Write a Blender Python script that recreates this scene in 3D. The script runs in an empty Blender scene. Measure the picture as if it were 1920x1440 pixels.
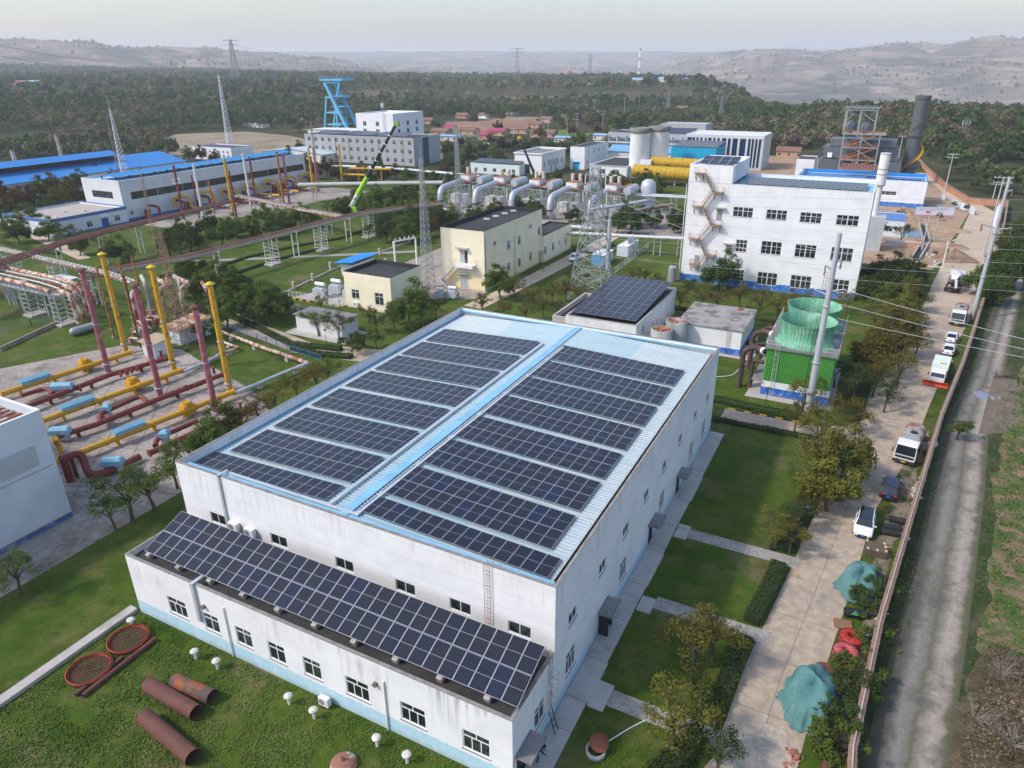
import bpy, math, random
import numpy as np
from mathutils import Vector, Matrix
R_ = math.radians
SC = bpy.context.scene
COL = SC.collection
rng = random.Random(7)
# ---------------------------------------------------------------- camera (world X = across the plant, Y = along it, Z up)
FPX, PIT, ROL, AZ, CH = 1326.4, 0.421707, -0.00954, 0.481735, 46.0
def _rot(p):
 return np.array([p[0]*math.cos(AZ)-p[1]*math.sin(AZ), p[0]*math.sin(AZ)+p[1]*math.cos(AZ), p[2]])
_c, _s = math.cos(PIT), math.sin(PIT)
_F = np.array([0, _c, -_s]); _R0 = np.array([1, 0, 0]); _U0 = np.array([0, _s, _c])
_R = math.cos(ROL)*_R0+math.sin(ROL)*_U0; _U = -math.sin(ROL)*_R0+math.cos(ROL)*_U0
CF, CR, CU = _rot(_F), _rot(_R), _rot(_U)
def ray(x, y): return CF+CR*(x-960)/FPX-CU*(y-720)/FPX
def G(x, y, z=0.0):
 "the place on the level z that lies behind a point of the survey photograph"
 d = ray(x, y); t = (z-CH)/d[2]; return Vector((d[0]*t, d[1]*t, z))
def HT(b, t):
 "height of an upright whose foot and tip are seen at b and t"
 g = G(*b); d = ray(*t); return CH+d[2]*math.hypot(g[0], g[1])/math.hypot(d[0], d[1])
def AT(x, y, dist):
 d = ray(x, y); k = dist/math.hypot(d[0], d[1]); return Vector((d[0]*k, d[1]*k, CH+d[2]*k))
cam = bpy.data.cameras.new('camera'); camo = bpy.data.objects.new('camera', cam); COL.objects.link(camo)
cam.sensor_width = 36; cam.lens = 36*FPX/1920; cam.clip_end = 40000; cam.clip_start = .5
camo.matrix_world = Matrix(((CR[0], CU[0], -CF[0], 0), (CR[1], CU[1], -CF[1], 0), (CR[2], CU[2], -CF[2], CH), (0, 0, 0, 1)))
SC.camera = camo
# ---------------------------------------------------------------- sky and sun
SUN_EL = 44.0; SUN_TR = 47.0       # elevation; the light travels this far round from +Y towards +X
W = bpy.data.worlds.new("World"); SC.world = W; W.use_nodes = True
nt = W.node_tree; bg = nt.nodes['Background']
sky = nt.nodes.new('ShaderNodeTexSky'); sky.sky_type = 'NISHITA'; sky.sun_disc = False
sky.sun_elevation = R_(SUN_EL); sky.sun_rotation = R_(SUN_TR+180); sky.air_density = 1.5; sky.dust_density = 2.2; sky.ozone_density = 3.0; sky.altitude = 0
_tm_ = nt.nodes.new('ShaderNodeVectorMath'); _tm_.operation = 'MULTIPLY'; _tm_.inputs[1].default_value = (.99, .975, 1.05); nt.links.new(sky.outputs[0], _tm_.inputs[0]); nt.links.new(_tm_.outputs[0], bg.inputs[0]); bg.inputs[1].default_value = 0.15
sun = bpy.data.lights.new('sun', 'SUN'); sun.energy = 2.0; sun.angle = R_(4); sun.color = (1, .94, .86)
suno = bpy.data.objects.new('sun', sun); COL.objects.link(suno)
_d = Vector((math.sin(R_(SUN_TR))*math.cos(R_(SUN_EL)), math.cos(R_(SUN_TR))*math.cos(R_(SUN_EL)), -math.sin(R_(SUN_EL))))
suno.rotation_euler = _d.to_track_quat('-Z', 'Y').to_euler()
SC.view_settings.view_transform = 'Standard'; SC.view_settings.look = 'None'; SC.view_settings.gamma = 1; SC.view_settings.exposure = 0.6
SC.cycles.volume_bounces = 3
# ---------------------------------------------------------------- materials
MC = {}
def _n(nt, t, **k):
 n = nt.nodes.new('ShaderNode'+t)
 for a, b in k.items(): setattr(n, a, b)
 return n
def _math(nt, op, a, b=None, c=None, clamp=False):
 n = _n(nt, 'Math', operation=op, use_clamp=clamp)
 for i, v in enumerate((a, b, c)):
  if v is None: continue
  if isinstance(v, (int, float)): n.inputs[i].default_value = v
  else: nt.links.new(v, n.inputs[i])
 return n.outputs[0]
def _mix(nt, f, a, b):
 n = _n(nt, 'Mix', data_type='RGBA')
 for i, v in ((0, f), (6, a), (7, b)):
  if isinstance(v, (int, float)): n.inputs[i].default_value = v
  elif isinstance(v, tuple): n.inputs[i].default_value = (*v[:3], 1)
  else: nt.links.new(v, n.inputs[i])
 return n.outputs[2]
def _noise(nt, vec, sc, det=3, rough=.55):
 n = _n(nt, 'TexNoise'); n.inputs['Scale'].default_value = sc; n.inputs['Detail'].default_value = det; n.inputs['Roughness'].default_value = rough
 nt.links.new(vec, n.inputs['Vector']); return n.outputs['Fac']
def _map(nt, vec, sc):
 n = _n(nt, 'Mapping'); n.inputs['Scale'].default_value = sc; nt.links.new(vec, n.inputs[0]); return n.outputs[0]
def _ramp(nt, f, lo, hi):
 n = _n(nt, 'MapRange'); n.inputs[1].default_value = lo; n.inputs[2].default_value = hi; nt.links.new(f, n.inputs[0]); return n.outputs[0]
def mat0(name):
 m = bpy.data.materials.new(name); m.use_nodes = True; nt = m.node_tree
 b = nt.nodes['Principled BSDF']; tc = _n(nt, 'TexCoord'); return m, nt, b, tc
def mk(name, c, rough=.8, metal=0, var=.18, sc=.6, c2=None, patch=None, pt=(.52, .62), psc=.8, bump=0, bsc=8, rnd=0, world=False, streak=0, stc=(.12, .1, .08), spec=.3):
 "painted or mineral surface: tone varies softly, optional patches of a second colour, run-off streaks, grain"
 if name in MC: return MC[name]
 m, nt, b, tc = mat0(name)
 v = tc.outputs['Object']
 if world:
  g = _n(nt, 'NewGeometry'); v = g.outputs['Position']
 f = _noise(nt, v, sc, 4)
 f2 = _noise(nt, v, sc*7, 3)
 f = _math(nt, 'ADD', _math(nt, 'MULTIPLY', f, .6), _math(nt, 'MULTIPLY', f2, .4))
 f = _ramp(nt, f, .32, .68)
 ca = tuple(max(0, x*(1-var)) for x in c); cb = tuple(min(1, x*(1+var)) for x in c) if c2 is None else c2
 col = _mix(nt, f, ca if c2 is None else c, cb)
 if patch:
  p = _noise(nt, v, psc, 6, .65); p = _ramp(nt, p, *pt); col = _mix(nt, p, col, patch)
 if streak:
  s = _noise(nt, _map(nt, v, (1.6, 1.6, .12)), 1.2, 5, .7); s = _math(nt, 'MULTIPLY', _ramp(nt, s, .5, .78), streak); col = _mix(nt, s, col, stc)
 if rnd:
  oi = _n(nt, 'ObjectInfo'); hs = _n(nt, 'HueSaturation'); nt.links.new(_math(nt, 'MULTIPLY_ADD', oi.outputs['Random'], 2*rnd, 1-rnd), hs.inputs['Value'])
  nt.links.new(col, hs.inputs['Color']); col = hs.outputs[0]
 nt.links.new(col, b.inputs['Base Color']); b.inputs['Roughness'].default_value = rough; b.inputs['Metallic'].default_value = metal
 b.inputs['Specular IOR Level'].default_value = spec
 if bump:
  bn = _n(nt, 'Bump'); bn.inputs['Strength'].default_value = min(1, bump); bn.inputs['Distance'].default_value = .05*bump
  nt.links.new(_noise(nt, v, bsc, 5), bn.inputs['Height']); nt.links.new(bn.outputs[0], b.inputs['Normal'])
 MC[name] = m; return m
def wallmat(name, c, skirt=None, sh=0, top=0, stain=.5, lines=0, ragged=.1, stc=(.16, .14, .11)):
 "rendered wall: painted band at the foot, board marks, rain streaks that start under the coping"
 if name in MC: return MC[name]
 m, nt, b, tc = mat0(name); v = tc.outputs['Object']
 sx = _n(nt, 'SeparateXYZ'); nt.links.new(v, sx.inputs[0]); z = sx.outputs[2]
 f = _ramp(nt, _noise(nt, v, .35, 5), .3, .7)
 col = _mix(nt, f, tuple(x*.9 for x in c), tuple(min(1, x*1.04) for x in c))
 if lines:
  w = _math(nt, 'FRACT', _math(nt, 'DIVIDE', z, lines)); l = _math(nt, 'LESS_THAN', w, .05/lines)
  col = _mix(nt, _math(nt, 'MULTIPLY', l, .22), col, (.2, .18, .16))
 s = _noise(nt, _map(nt, v, (2.2, 2.2, .1)), 1.0, 6, .72)
 s2 = _ramp(nt, _noise(nt, v, .25, 3), .42, .62)
 gr = _ramp(nt, z, top-4.5, top) if top else 1.0
 k = _math(nt, 'MULTIPLY', _ramp(nt, s, .5, .72), s2)
 k = _math(nt, 'MULTIPLY', k, gr) if top else k
 col = _mix(nt, _math(nt, 'MULTIPLY', k, stain), col, stc)
 sp = _ramp(nt, _noise(nt, v, 1.7, 7, .75), .66, .78)
 col = _mix(nt, _math(nt, 'MULTIPLY', sp, .35*stain), col, (.3, .28, .26))
 if skirt:
  e = _math(nt, 'MULTIPLY_ADD', _noise(nt, v, 2.0, 5), ragged*2, sh-ragged)
  a = _math(nt, 'LESS_THAN', z, e)
  fade = _mix(nt, _ramp(nt, _noise(nt, v, 1.1, 6, .7), .5, .72), skirt, tuple(.5*x+.5*y for x, y in zip(skirt, c)))
  col = _mix(nt, a, col, fade)
 gd = _math(nt, 'MULTIPLY', _ramp(nt, _math(nt, 'ADD', z, _noise(nt, v, 1.5, 4)), 1.1, .4), .45)
 col = _mix(nt, gd, col, (.28, .25, .2))
 nt.links.new(col, b.inputs['Base Color']); b.inputs['Roughness'].default_value = .85; b.inputs['Specular IOR Level'].default_value = .2
 bn = _n(nt, 'Bump'); bn.inputs['Strength'].default_value = .25; bn.inputs['Distance'].default_value = .03
 nt.links.new(_noise(nt, v, 5, 5), bn.inputs['Height']); nt.links.new(bn.outputs[0], b.inputs['Normal'])
 MC[name] = m; return m
def groundmat(name, cols, scs, rough=.95, bump=.6, bsc=4, fine=None):
 "cols: three or more tones laid over one another by noise of the scales scs"
 if name in MC: return MC[name]
 m, nt, b, tc = mat0(name); g = _n(nt, 'NewGeometry'); v = g.outputs['Position']
 col = cols[0]
 for c, (s, lo, hi) in zip(cols[1:], scs):
  col = _mix(nt, _ramp(nt, _noise(nt, v, s, 6, .65), lo, hi), col, c)
 fn = _ramp(nt, _noise(nt, v, 3.0 if fine is None else fine, 5, .7), .3, .7)
 hs = _n(nt, 'HueSaturation'); nt.links.new(_math(nt, 'MULTIPLY_ADD', fn, .5, .75), hs.inputs['Value']); nt.links.new(col, hs.inputs['Color']); col = hs.outputs[0]
 nt.links.new(col, b.inputs['Base Color']); b.inputs['Roughness'].default_value = rough; b.inputs['Specular IOR Level'].default_value = .15
 bn = _n(nt, 'Bump'); bn.inputs['Strength'].default_value = bump; bn.inputs['Distance'].default_value = .12
 nt.links.new(_noise(nt, v, bsc, 6, .7), bn.inputs['Height']); nt.links.new(bn.outputs[0], b.inputs['Normal'])
 MC[name] = m; return m
def leafmat(name, cols, rnd=.25):
 "leaves: clumps of different tone, some trees paler than others, light passes through"
 if name in MC: return MC[name]
 m, nt, b, tc = mat0(name); v = tc.outputs['Object']; oi = _n(nt, 'ObjectInfo')
 g = _n(nt, 'NewGeometry')
 n1 = _ramp(nt, _noise(nt, g.outputs['Position'], .45, 4, .6), .3, .7); n2 = _ramp(nt, _noise(nt, v, 2.5, 3), .3, .7)
 col = _mix(nt, n1, cols[0], cols[1]); col = _mix(nt, _math(nt, 'MULTIPLY', n2, .6), col, cols[2])
 hs = _n(nt, 'HueSaturation'); nt.links.new(_math(nt, 'MULTIPLY_ADD', oi.outputs['Random'], 2*rnd, 1-rnd), hs.inputs['Value'])
 nt.links.new(_math(nt, 'MULTIPLY_ADD', oi.outputs['Random'], .04, .48), hs.inputs['Hue'])
 nt.links.new(col, hs.inputs['Color']); col = hs.outputs[0]
 nt.links.new(col, b.inputs['Base Color']); b.inputs['Roughness'].default_value = .7; b.inputs['Specular IOR Level'].default_value = .15
 tr = _n(nt, 'BsdfTranslucent'); nt.links.new(col, tr.inputs[0]); ms = _n(nt, 'MixShader'); ms.inputs[0].default_value = .4
 out = nt.nodes['Material Output']; nt.links.new(b.outputs[0], ms.inputs[1]); nt.links.new(tr.outputs[0], ms.inputs[2]); nt.links.new(ms.outputs[0], out.inputs[0])
 MC[name] = m; return m
def metal(name, c, rough=.5, rust=0, rc=(.2, .07, .03), psc=1.2, m_=.0, streak=0): return mk(name, c, rough=rough, metal=m_, var=.1, patch=rc if rust else None, pt=(.62-.18*rust, .72-.18*rust), psc=psc, streak=streak, spec=.4)
glass = None
def glassmat():
 m, nt, b, tc = mat0('window_glass'); v = tc.outputs['Object']; oi = _n(nt, 'ObjectInfo')
 f = _ramp(nt, _noise(nt, v, 1.3, 2), .35, .65); f = _math(nt, 'MULTIPLY', f, oi.outputs['Random'])
 nt.links.new(_mix(nt, f, (.012, .016, .018), (.09, .11, .10)), b.inputs['Base Color']); b.inputs['Roughness'].default_value = .12; b.inputs['Specular IOR Level'].default_value = .6
 return m
GLASS = glassmat()
# ---------------------------------------------------------------- mesh builder
class MB:
 def __init__(s): s.v = []; s.f = []; s.sm = []
 def add(s, vs, fs, sm=False):
  o = len(s.v); s.v += [tuple(p) for p in vs]; s.f += [tuple(i+o for i in f) for f in fs]; s.sm += [sm]*len(fs); return s
 def box(s, x0, y0, z0, x1, y1, z1):
  if x0 > x1: x0, x1 = x1, x0
  if y0 > y1: y0, y1 = y1, y0
  if z0 > z1: z0, z1 = z1, z0
  return s.add([(x0, y0, z0), (x1, y0, z0), (x1, y1, z0), (x0, y1, z0), (x0, y0, z1), (x1, y0, z1), (x1, y1, z1), (x0, y1, z1)],
                     [(0, 3, 2, 1), (4, 5, 6, 7), (0, 1, 5, 4), (1, 2, 6, 5), (2, 3, 7, 6), (3, 0, 4, 7)])
 def cb(s, cx, cy, cz, w, d, h, rz=0, chf=0):
  "box on its base centre, optionally turned, optionally with chamfered top"
  c, n = math.cos(rz), math.sin(rz); k = []
  for z, q in ((0, 0), (h-chf, 0), (h, chf)) if chf else ((0, 0), (h, 0)):
   for x, y in ((-1, -1), (1, -1), (1, 1), (-1, 1)):
    X = x*(w/2-q); Y = y*(d/2-q); k.append((cx+X*c-Y*n, cy+X*n+Y*c, cz+z))
  fs = [(3, 2, 1, 0)]; L = len(k)//4
  for l in range(L-1):
   for i in range(4): fs.append((4*l+i, 4*l+(i+1) % 4, 4*l+4+(i+1) % 4, 4*l+4+i))
  fs.append(tuple(range(4*L-4, 4*L))); return s.add(k, fs)
 def beam(s, p, q, w, h=None):
  p, q = Vector(p), Vector(q); h = w if h is None else h; d = q-p
  if d.length < 1e-6: return s
  d.normalize(); a = d.cross(Vector((0, 0, 1)));
  if a.length < 1e-3: a = Vector((1, 0, 0))
  a.normalize(); b = a.cross(d); vs = []
  for o in (p, q):
   for i, j in ((-1, -1), (1, -1), (1, 1), (-1, 1)): vs.append(o+a*(i*w/2)+b*(j*h/2))
  return s.add(vs, [(3, 2, 1, 0), (4, 5, 6, 7), (0, 1, 5, 4), (1, 2, 6, 5), (2, 3, 7, 6), (3, 0, 4, 7)])
 def tube(s, pts, r, n=10, cap=True, radii=None, bend=0):
  pts = [Vector(p) for p in pts]
  if bend:
   out = [pts[0]]
   for i in range(1, len(pts)-1):
    a, b, c = pts[i-1], pts[i], pts[i+1]; u = (a-b); w = (c-b); k = min(bend, u.length*.48, w.length*.48); u.normalize(); w.normalize()
    A = b+u*k; Cc = b+w*k
    for t in (0, .2, .4, .6, .8, 1): out.append(A*(1-t)**2+b*2*t*(1-t)+Cc*t*t)
   out.append(pts[-1]); pts = out
  L = len(pts); rs = radii or [r]*L; vs = []; prev = None
  for i, p in enumerate(pts):
   d = (pts[min(i+1, L-1)]-pts[max(i-1, 0)]); d.normalize()
   if prev is None:
    a = d.cross(Vector((0, 0, 1)))
    if a.length < 1e-2: a = d.cross(Vector((1, 0, 0)))
   else: a = prev-d*prev.dot(d)
   a.normalize(); prev = a; b = d.cross(a)
   for k in range(n):
    t = 2*math.pi*k/n; vs.append(p+(a*math.cos(t)+b*math.sin(t))*rs[i])
  fs = [(i*n+k, i*n+(k+1) % n, (i+1)*n+(k+1) % n, (i+1)*n+k) for i in range(L-1) for k in range(n)]
  s.add(vs, fs, True)
  if cap: s.add(vs[:n], [tuple(range(n))[::-1]]); s.add(vs[-n:], [tuple(range(n))])
  return s
 def cyl(s, x, y, z0, z1, r, r1=None, n=16): return s.tube([(x, y, z0), (x, y, z1)], r, n, radii=[r, r if r1 is None else r1])
 def lathe(s, prof, x=0, y=0, z=0, n=24, cap=False):
  vs = [(x+r*math.cos(2*math.pi*k/n), y+r*math.sin(2*math.pi*k/n), z+h) for r, h in prof for k in range(n)]
  L = len(prof); s.add(vs, [(i*n+k, i*n+(k+1) % n, (i+1)*n+(k+1) % n, (i+1)*n+k) for i in range(L-1) for k in range(n)], True)
  if cap: s.add(vs[-n:], [tuple(range(n))])
  return s
 def ring(s, x, y, z0, z1, ro, ri, n=24): return s.lathe([(ri, z0), (ro, z0), (ro, z1), (ri, z1), (ri, z0)], x, y, 0, n)
 def poly(s, pts, z=0.0, th=0.0):
  "flat outline, optionally with thickness"
  n = len(pts); P = [(p[0], p[1]) for p in pts]
  ar = sum(P[i][0]*P[(i+1) % n][1]-P[(i+1) % n][0]*P[i][1] for i in range(n))
  if ar < 0: P = P[::-1]
  s.add([(a, b, z) for a, b in P], [tuple(range(n))])
  if th:
   s.add([(a, b, z) for a, b in P]+[(a, b, z-th) for a, b in P], [(i+n, (i+1) % n+n, (i+1) % n, i) for i in range(n)])
  return s
 def sphere(s, x, y, z, r, n=14, m=8, sz=1):
  return s.lathe([(max(.001, r*math.sin(math.pi*i/m)), -r*sz*math.cos(math.pi*i/m)) for i in range(m+1)], x, y, z, n)
 def data(s, name, m=None):
  me = bpy.data.meshes.new(name); me.from_pydata(s.v, [], s.f)
  me.polygons.foreach_set('use_smooth', s.sm)
  if m is not None: me.materials.append(m)
  me.update(); return me
 def out(s, name, m, parent=None, label=None, loc=None, rz=0, **tags):
  o = bpy.data.objects.new(name, s.data(name, m)); COL.objects.link(o)
  if parent is not None: o.parent = parent
  if loc is not None: o.location = loc
  if rz: o.rotation_euler[2] = rz
  if label: o['label'] = label
  for k, v in tags.items(): o[k] = v
  return o
def inst(me, name, parent=None, loc=(0, 0, 0), rz=0, sc=None, rx=0):
 o = bpy.data.objects.new(name, me); COL.objects.link(o); o.parent = parent; o.location = loc; o.rotation_euler = (rx, 0, rz)
 if sc: o.scale = sc
 return o
def thing(name, label, cat, loc=(0, 0, 0), rz=0, group=None):
 o = bpy.data.objects.new(name, None); COL.objects.link(o); o.location = loc; o.rotation_euler = (0, 0, rz); o.empty_display_size = .3
 o['label'] = label; o['category'] = cat
 if group and group != 'x': o['group'] = group
 return o
def single(mb, name, m, label, cat, group=None, loc=None, rz=0):
 o = mb.out(name, m, None, label, loc, rz, category=cat)
 if group: o['group'] = group
 return o
def struct(mb, name, m): return mb.out(name, m, None, None, None, 0, kind='structure')
def dup(root, loc, rz=None, label=None, group=None, sc=None):
 r = root.copy(); COL.objects.link(r); r.location = loc
 if rz is not None: r.rotation_euler[2] = rz
 if sc: r.scale = sc
 if label: r['label'] = label
 if group: r['group'] = group
 for ch in list(root.children):
  c = ch.copy(); COL.objects.link(c); c.parent = r
  for g in ch.children:
   d = g.copy(); COL.objects.link(d); d.parent = c
 return r
# palette
CONC = mk('concrete', (.42, .39, .35), rough=.9, var=.16, patch=(.28, .25, .22), pt=(.55, .75), psc=.35, bump=.3, world=True)
CONCD = mk('dark_concrete', (.2, .19, .18), rough=.9, var=.25, patch=(.33, .31, .29), pt=(.6, .7), psc=1.2)
COPE = mk('stained_coping', (.24, .22, .2), rough=.9, var=.4, sc=1.5)
WHITE = mk('white_paint', (.8, .8, .79), rough=.6, var=.05)
OFFW = mk('aged_white_paint', (.66, .65, .62), rough=.7, var=.12, patch=(.35, .22, .14), pt=(.64, .74), psc=1.5)
PVCW = mk('white_plastic', (.75, .76, .76), rough=.45, var=.05)
GREY = mk('grey_steel', (.34, .36, .37), rough=.5, var=.12, metal=.2)
LGREY = mk('galvanised_steel', (.5, .52, .53), rough=.5, var=.12, metal=.2)
DARK = mk('dark_metal', (.03, .03, .032), rough=.5, var=.2)
BLACK = mk('black_rubber', (.018, .018, .02), rough=.75, var=.3)
RUST = mk('rusted_steel', (.14, .06, .035), rough=.85, var=.3, sc=1.5, patch=(.25, .1, .05), pt=(.5, .65), psc=1.1)
RUSTW = metal('rust_and_cream_pipe', (.55, .47, .36), .7, rust=.95, rc=(.27, .09, .04), psc=.9)
REDB = metal('red_brown_pipe', (.19, .035, .025), .55, rust=.3, rc=(.1, .03, .02))
PINK = metal('faded_red_stack', (.32, .085, .1), .7, rust=.7, rc=(.42, .2, .22), psc=1.3, streak=.3)
YEL = metal('yellow_pipe', (.62, .33, .01), .5, rust=.35, rc=(.4, .17, .02), psc=1.4)
YELD = metal('yellow_stack', (.62, .34, .015), .6, rust=.5, rc=(.32, .14, .03), psc=1.3, streak=.5)
YRUST = metal('rusty_yellow_stack', (.45, .2, .02), .7, rust=.9, rc=(.2, .07, .03), psc=1.6, streak=.5)
SKYB = mk('light_blue_sheet', (.22, .45, .55), rough=.5, var=.12)
BLUE = mk('bright_blue_sheet', (.015, .16, .55), rough=.45, var=.12)
CYAN = mk('cyan_sheet', (.005, .35, .56), rough=.5, var=.08)
BITU = mk('bitumen_roof', (.045, .043, .042), rough=.85, var=.35, patch=(.16, .15, .14), pt=(.62, .75), psc=.8, bump=.3)
BITUL = mk('worn_concrete_roof', (.3, .27, .25), rough=.9, var=.25, patch=(.13, .12, .11), pt=(.5, .6), psc=.4, bump=.3)
BEIGER = mk('beige_felt_roof', (.4, .35, .3), rough=.9, var=.12)
GREENF = mk('green_panel', (.13, .42, .08), rough=.5, var=.15, streak=.3)
MINT = mk('mint_fan_stack', (.16, .42, .26), rough=.6, var=.3, streak=.9, stc=(.06, .2, .12), patch=(.32, .5, .4), pt=(.5, .7), psc=.5)
TARP = mk('teal_tarpaulin', (.085, .2, .19), rough=.75, var=.2, bump=.5, bsc=3)
BRICK = mk('brick', (.26, .14, .1), rough=.9, var=.35, sc=2.5, patch=(.34, .26, .2), pt=(.5, .7), psc=1.3, bump=.5)
ORD = 'first second third fourth fifth sixth seventh eighth ninth tenth eleventh twelfth thirteenth fourteenth fifteenth sixteenth seventeenth eighteenth nineteenth twentieth twenty-first twenty-second twenty-third twenty-fourth twenty-fifth twenty-sixth'.split()
# ---------------------------------------------------------------- terrain
PROF = {  # survey column: (distance, row seen there) beyond the level plateau
 -200: [(650, None), (820, 212), (1300, 172), (1900, 148), (2700, 134), (3600, 122), (4700, 76), (6500, 90), (9500, 100)],
 0: [(650, None), (820, 214), (1300, 170), (1900, 148), (2700, 135), (3600, 121), (4700, 77), (6500, 90), (9500, 100)],
 150: [(650, None), (820, 214), (1300, 168), (1900, 147), (2700, 136), (3600, 124), (4900, 82), (6500, 95), (9500, 100)],
 300: [(650, None), (820, 212), (1300, 164), (1900, 145), (2700, 137), (3600, 128), (5000, 92), (6500, 100), (9500, 101)],
 480: [(650, None), (820, 210), (1300, 163), (1900, 144), (2700, 139), (3600, 132), (5000, 100), (6500, 106), (9500, 98)],
 600: [(650, None), (820, 208), (1200, 165), (1900, 146), (2700, 141), (3600, 139), (4800, 110), (6500, 125), (9500, 96)],
 730: [(700, None), (850, 207), (1130, 186), (1160, 167), (1900, 148), (2700, 142), (3600, 144), (4800, 134), (6800, 128), (9500, 96)],
 960: [(750, None), (900, 204), (1090, 188), (1115, 168), (1800, 150), (2500, 143), (3400, 150), (4600, 150), (6800, 128), (9500, 96)],
 1200: [(750, None), (900, 200), (1080, 187), (1105, 166), (1500, 150), (2000, 144), (3000, 165), (4600, 150), (6800, 128), (9500, 97)],
 1310: [(750, None), (900, 197), (1050, 166), (1300, 147), (1700, 160), (2600, 190), (4200, 160), (5500, 118), (9500, 98)],
 1370: [(700, None), (850, 205), (1000, 172), (1250, 168), (1700, 185), (2600, 192), (3900, 165), (5200, 108), (9500, 98)],
 1440: [(600, None), (720, 222), (850, 205), (1100, 210), (1700, 225), (2700, 197), (3700, 176), (5000, 102), (9500, 98)],
 1560: [(430, None), (560, 226), (700, 216), (1000, 240), (1700, 240), (2800, 208), (3600, 186), (5000, 98), (9500, 98)],
 1700: [(400, None), (540, 230), (680, 218), (1000, 250), (1700, 250), (2800, 214), (3600, 193), (5200, 86), (9500, 95)],
 1920: [(380, None), (520, 240), (680, 222), (1000, 260), (1700, 260), (2800, 224), (3500, 205), (5000, 68), (9500, 90)],
 2200: [(380, None), (520, 245), (680, 225), (1000, 260), (1700, 260), (2800, 230), (3500, 210), (5000, 55), (9500, 90)]}
_cols = sorted(PROF)
RD = [30, 120, 250, 330, 380]+list(np.geomspace(400, 11000, 120))
_tab = []
for cx_ in _cols:
 ds = [0, PROF[cx_][0][0]]; zs = [0, 0]
 for d, y in PROF[cx_][1:]:
  ds.append(d); zs.append(AT(cx_, y, d)[2])
 ds.append(14000); zs.append(zs[-1])
 _tab.append(np.interp(np.log(RD), np.log(np.maximum(ds, 1)), zs))
_tab = np.array(_tab)
_caz = np.array([math.atan2(ray(x, 200)[0], ray(x, 200)[1]) for x in _cols])
def _vn(x, y, s, seed=0):
 "value noise"
 x, y = x/s+seed*17.3, y/s+seed*9.1; xi, yi = np.floor(x), np.floor(y); fx, fy = x-xi, y-yi
 fx, fy = fx*fx*(3-2*fx), fy*fy*(3-2*fy)
 h = lambda a, b: np.modf(np.abs(np.sin(a*127.1+b*311.7+seed)*43758.5453))[0]
 return (h(xi, yi)*(1-fx)+h(xi+1, yi)*fx)*(1-fy)+(h(xi, yi+1)*(1-fx)+h(xi+1, yi+1)*fx)*fy
def TZ(X, Y):
 "height of the land"
 X, Y = np.asarray(X, float), np.asarray(Y, float); d = np.maximum(np.hypot(X, Y), 31); az = np.arctan2(X, Y)
 ld = np.log(d); lr = np.log(RD); i = np.clip(np.searchsorted(lr, ld)-1, 0, len(RD)-2); t = np.clip((ld-lr[i])/(lr[i+1]-lr[i]), 0, 1)
 a = np.clip(az, _caz[0], _caz[-1]); j = np.clip(np.searchsorted(_caz, a)-1, 0, len(_caz)-2); s = (a-_caz[j])/(_caz[j+1]-_caz[j]); s = s*s*(3-2*s)
 z0 = _tab[j, i]*(1-t)+_tab[j, i+1]*t; z1 = _tab[j+1, i]*(1-t)+_tab[j+1, i+1]*t; z = z0*(1-s)+z1*s
 k = np.clip((d-720)/400, 0, 1); r = 1-2*np.abs(_vn(X, Y, 420, 1)-.5); r2 = 1-2*np.abs(_vn(X, Y, 150, 2)-.5)
 n = (_vn(X, Y, 260)-.5)*9+(_vn(X, Y, 60, 3)-.5)*5
 far = np.clip((d-3300)/1200, 0, 1)*np.clip((9300-d)/1500, 0.15, 1); n = n*(1-far*.3)-far*(r**2*48+r2**2*26-32)
 return z+n*k
def _terrain():
 azs = np.concatenate([np.linspace(-math.pi, _caz[0]-.05, 40, endpoint=False), np.linspace(_caz[0]-.05, _caz[-1]+.05, 620), np.linspace(_caz[-1]+.05, math.pi, 40, endpoint=False)[1:]])
 rs = np.array([0.5, 60, 200, 320]+list(np.geomspace(380, 11500, 360)))
 A, Rr = np.meshgrid(azs, rs, indexing='ij'); X, Y = Rr*np.sin(A), Rr*np.cos(A); Z = TZ(X, Y)
 na, nr = A.shape; v = np.stack([X, Y, Z], -1).reshape(-1, 3)
 i, j = np.meshgrid(np.arange(na), np.arange(nr-1), indexing='ij'); i2 = (i+1) % na
 f = np.stack([i*nr+j, i*nr+j+1, i2*nr+j+1, i2*nr+j], -1).reshape(-1, 4)
 me = bpy.data.meshes.new('terrain'); me.vertices.add(len(v)); me.vertices.foreach_set('co', v.ravel())
 me.loops.add(len(f)*4); me.loops.foreach_set('vertex_index', f.ravel()); me.polygons.add(len(f)); me.polygons.foreach_set('loop_start', np.arange(len(f))*4)
 me.polygons.foreach_set('use_smooth', np.ones(len(f), bool)); me.update(calc_edges=True); return me
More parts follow.
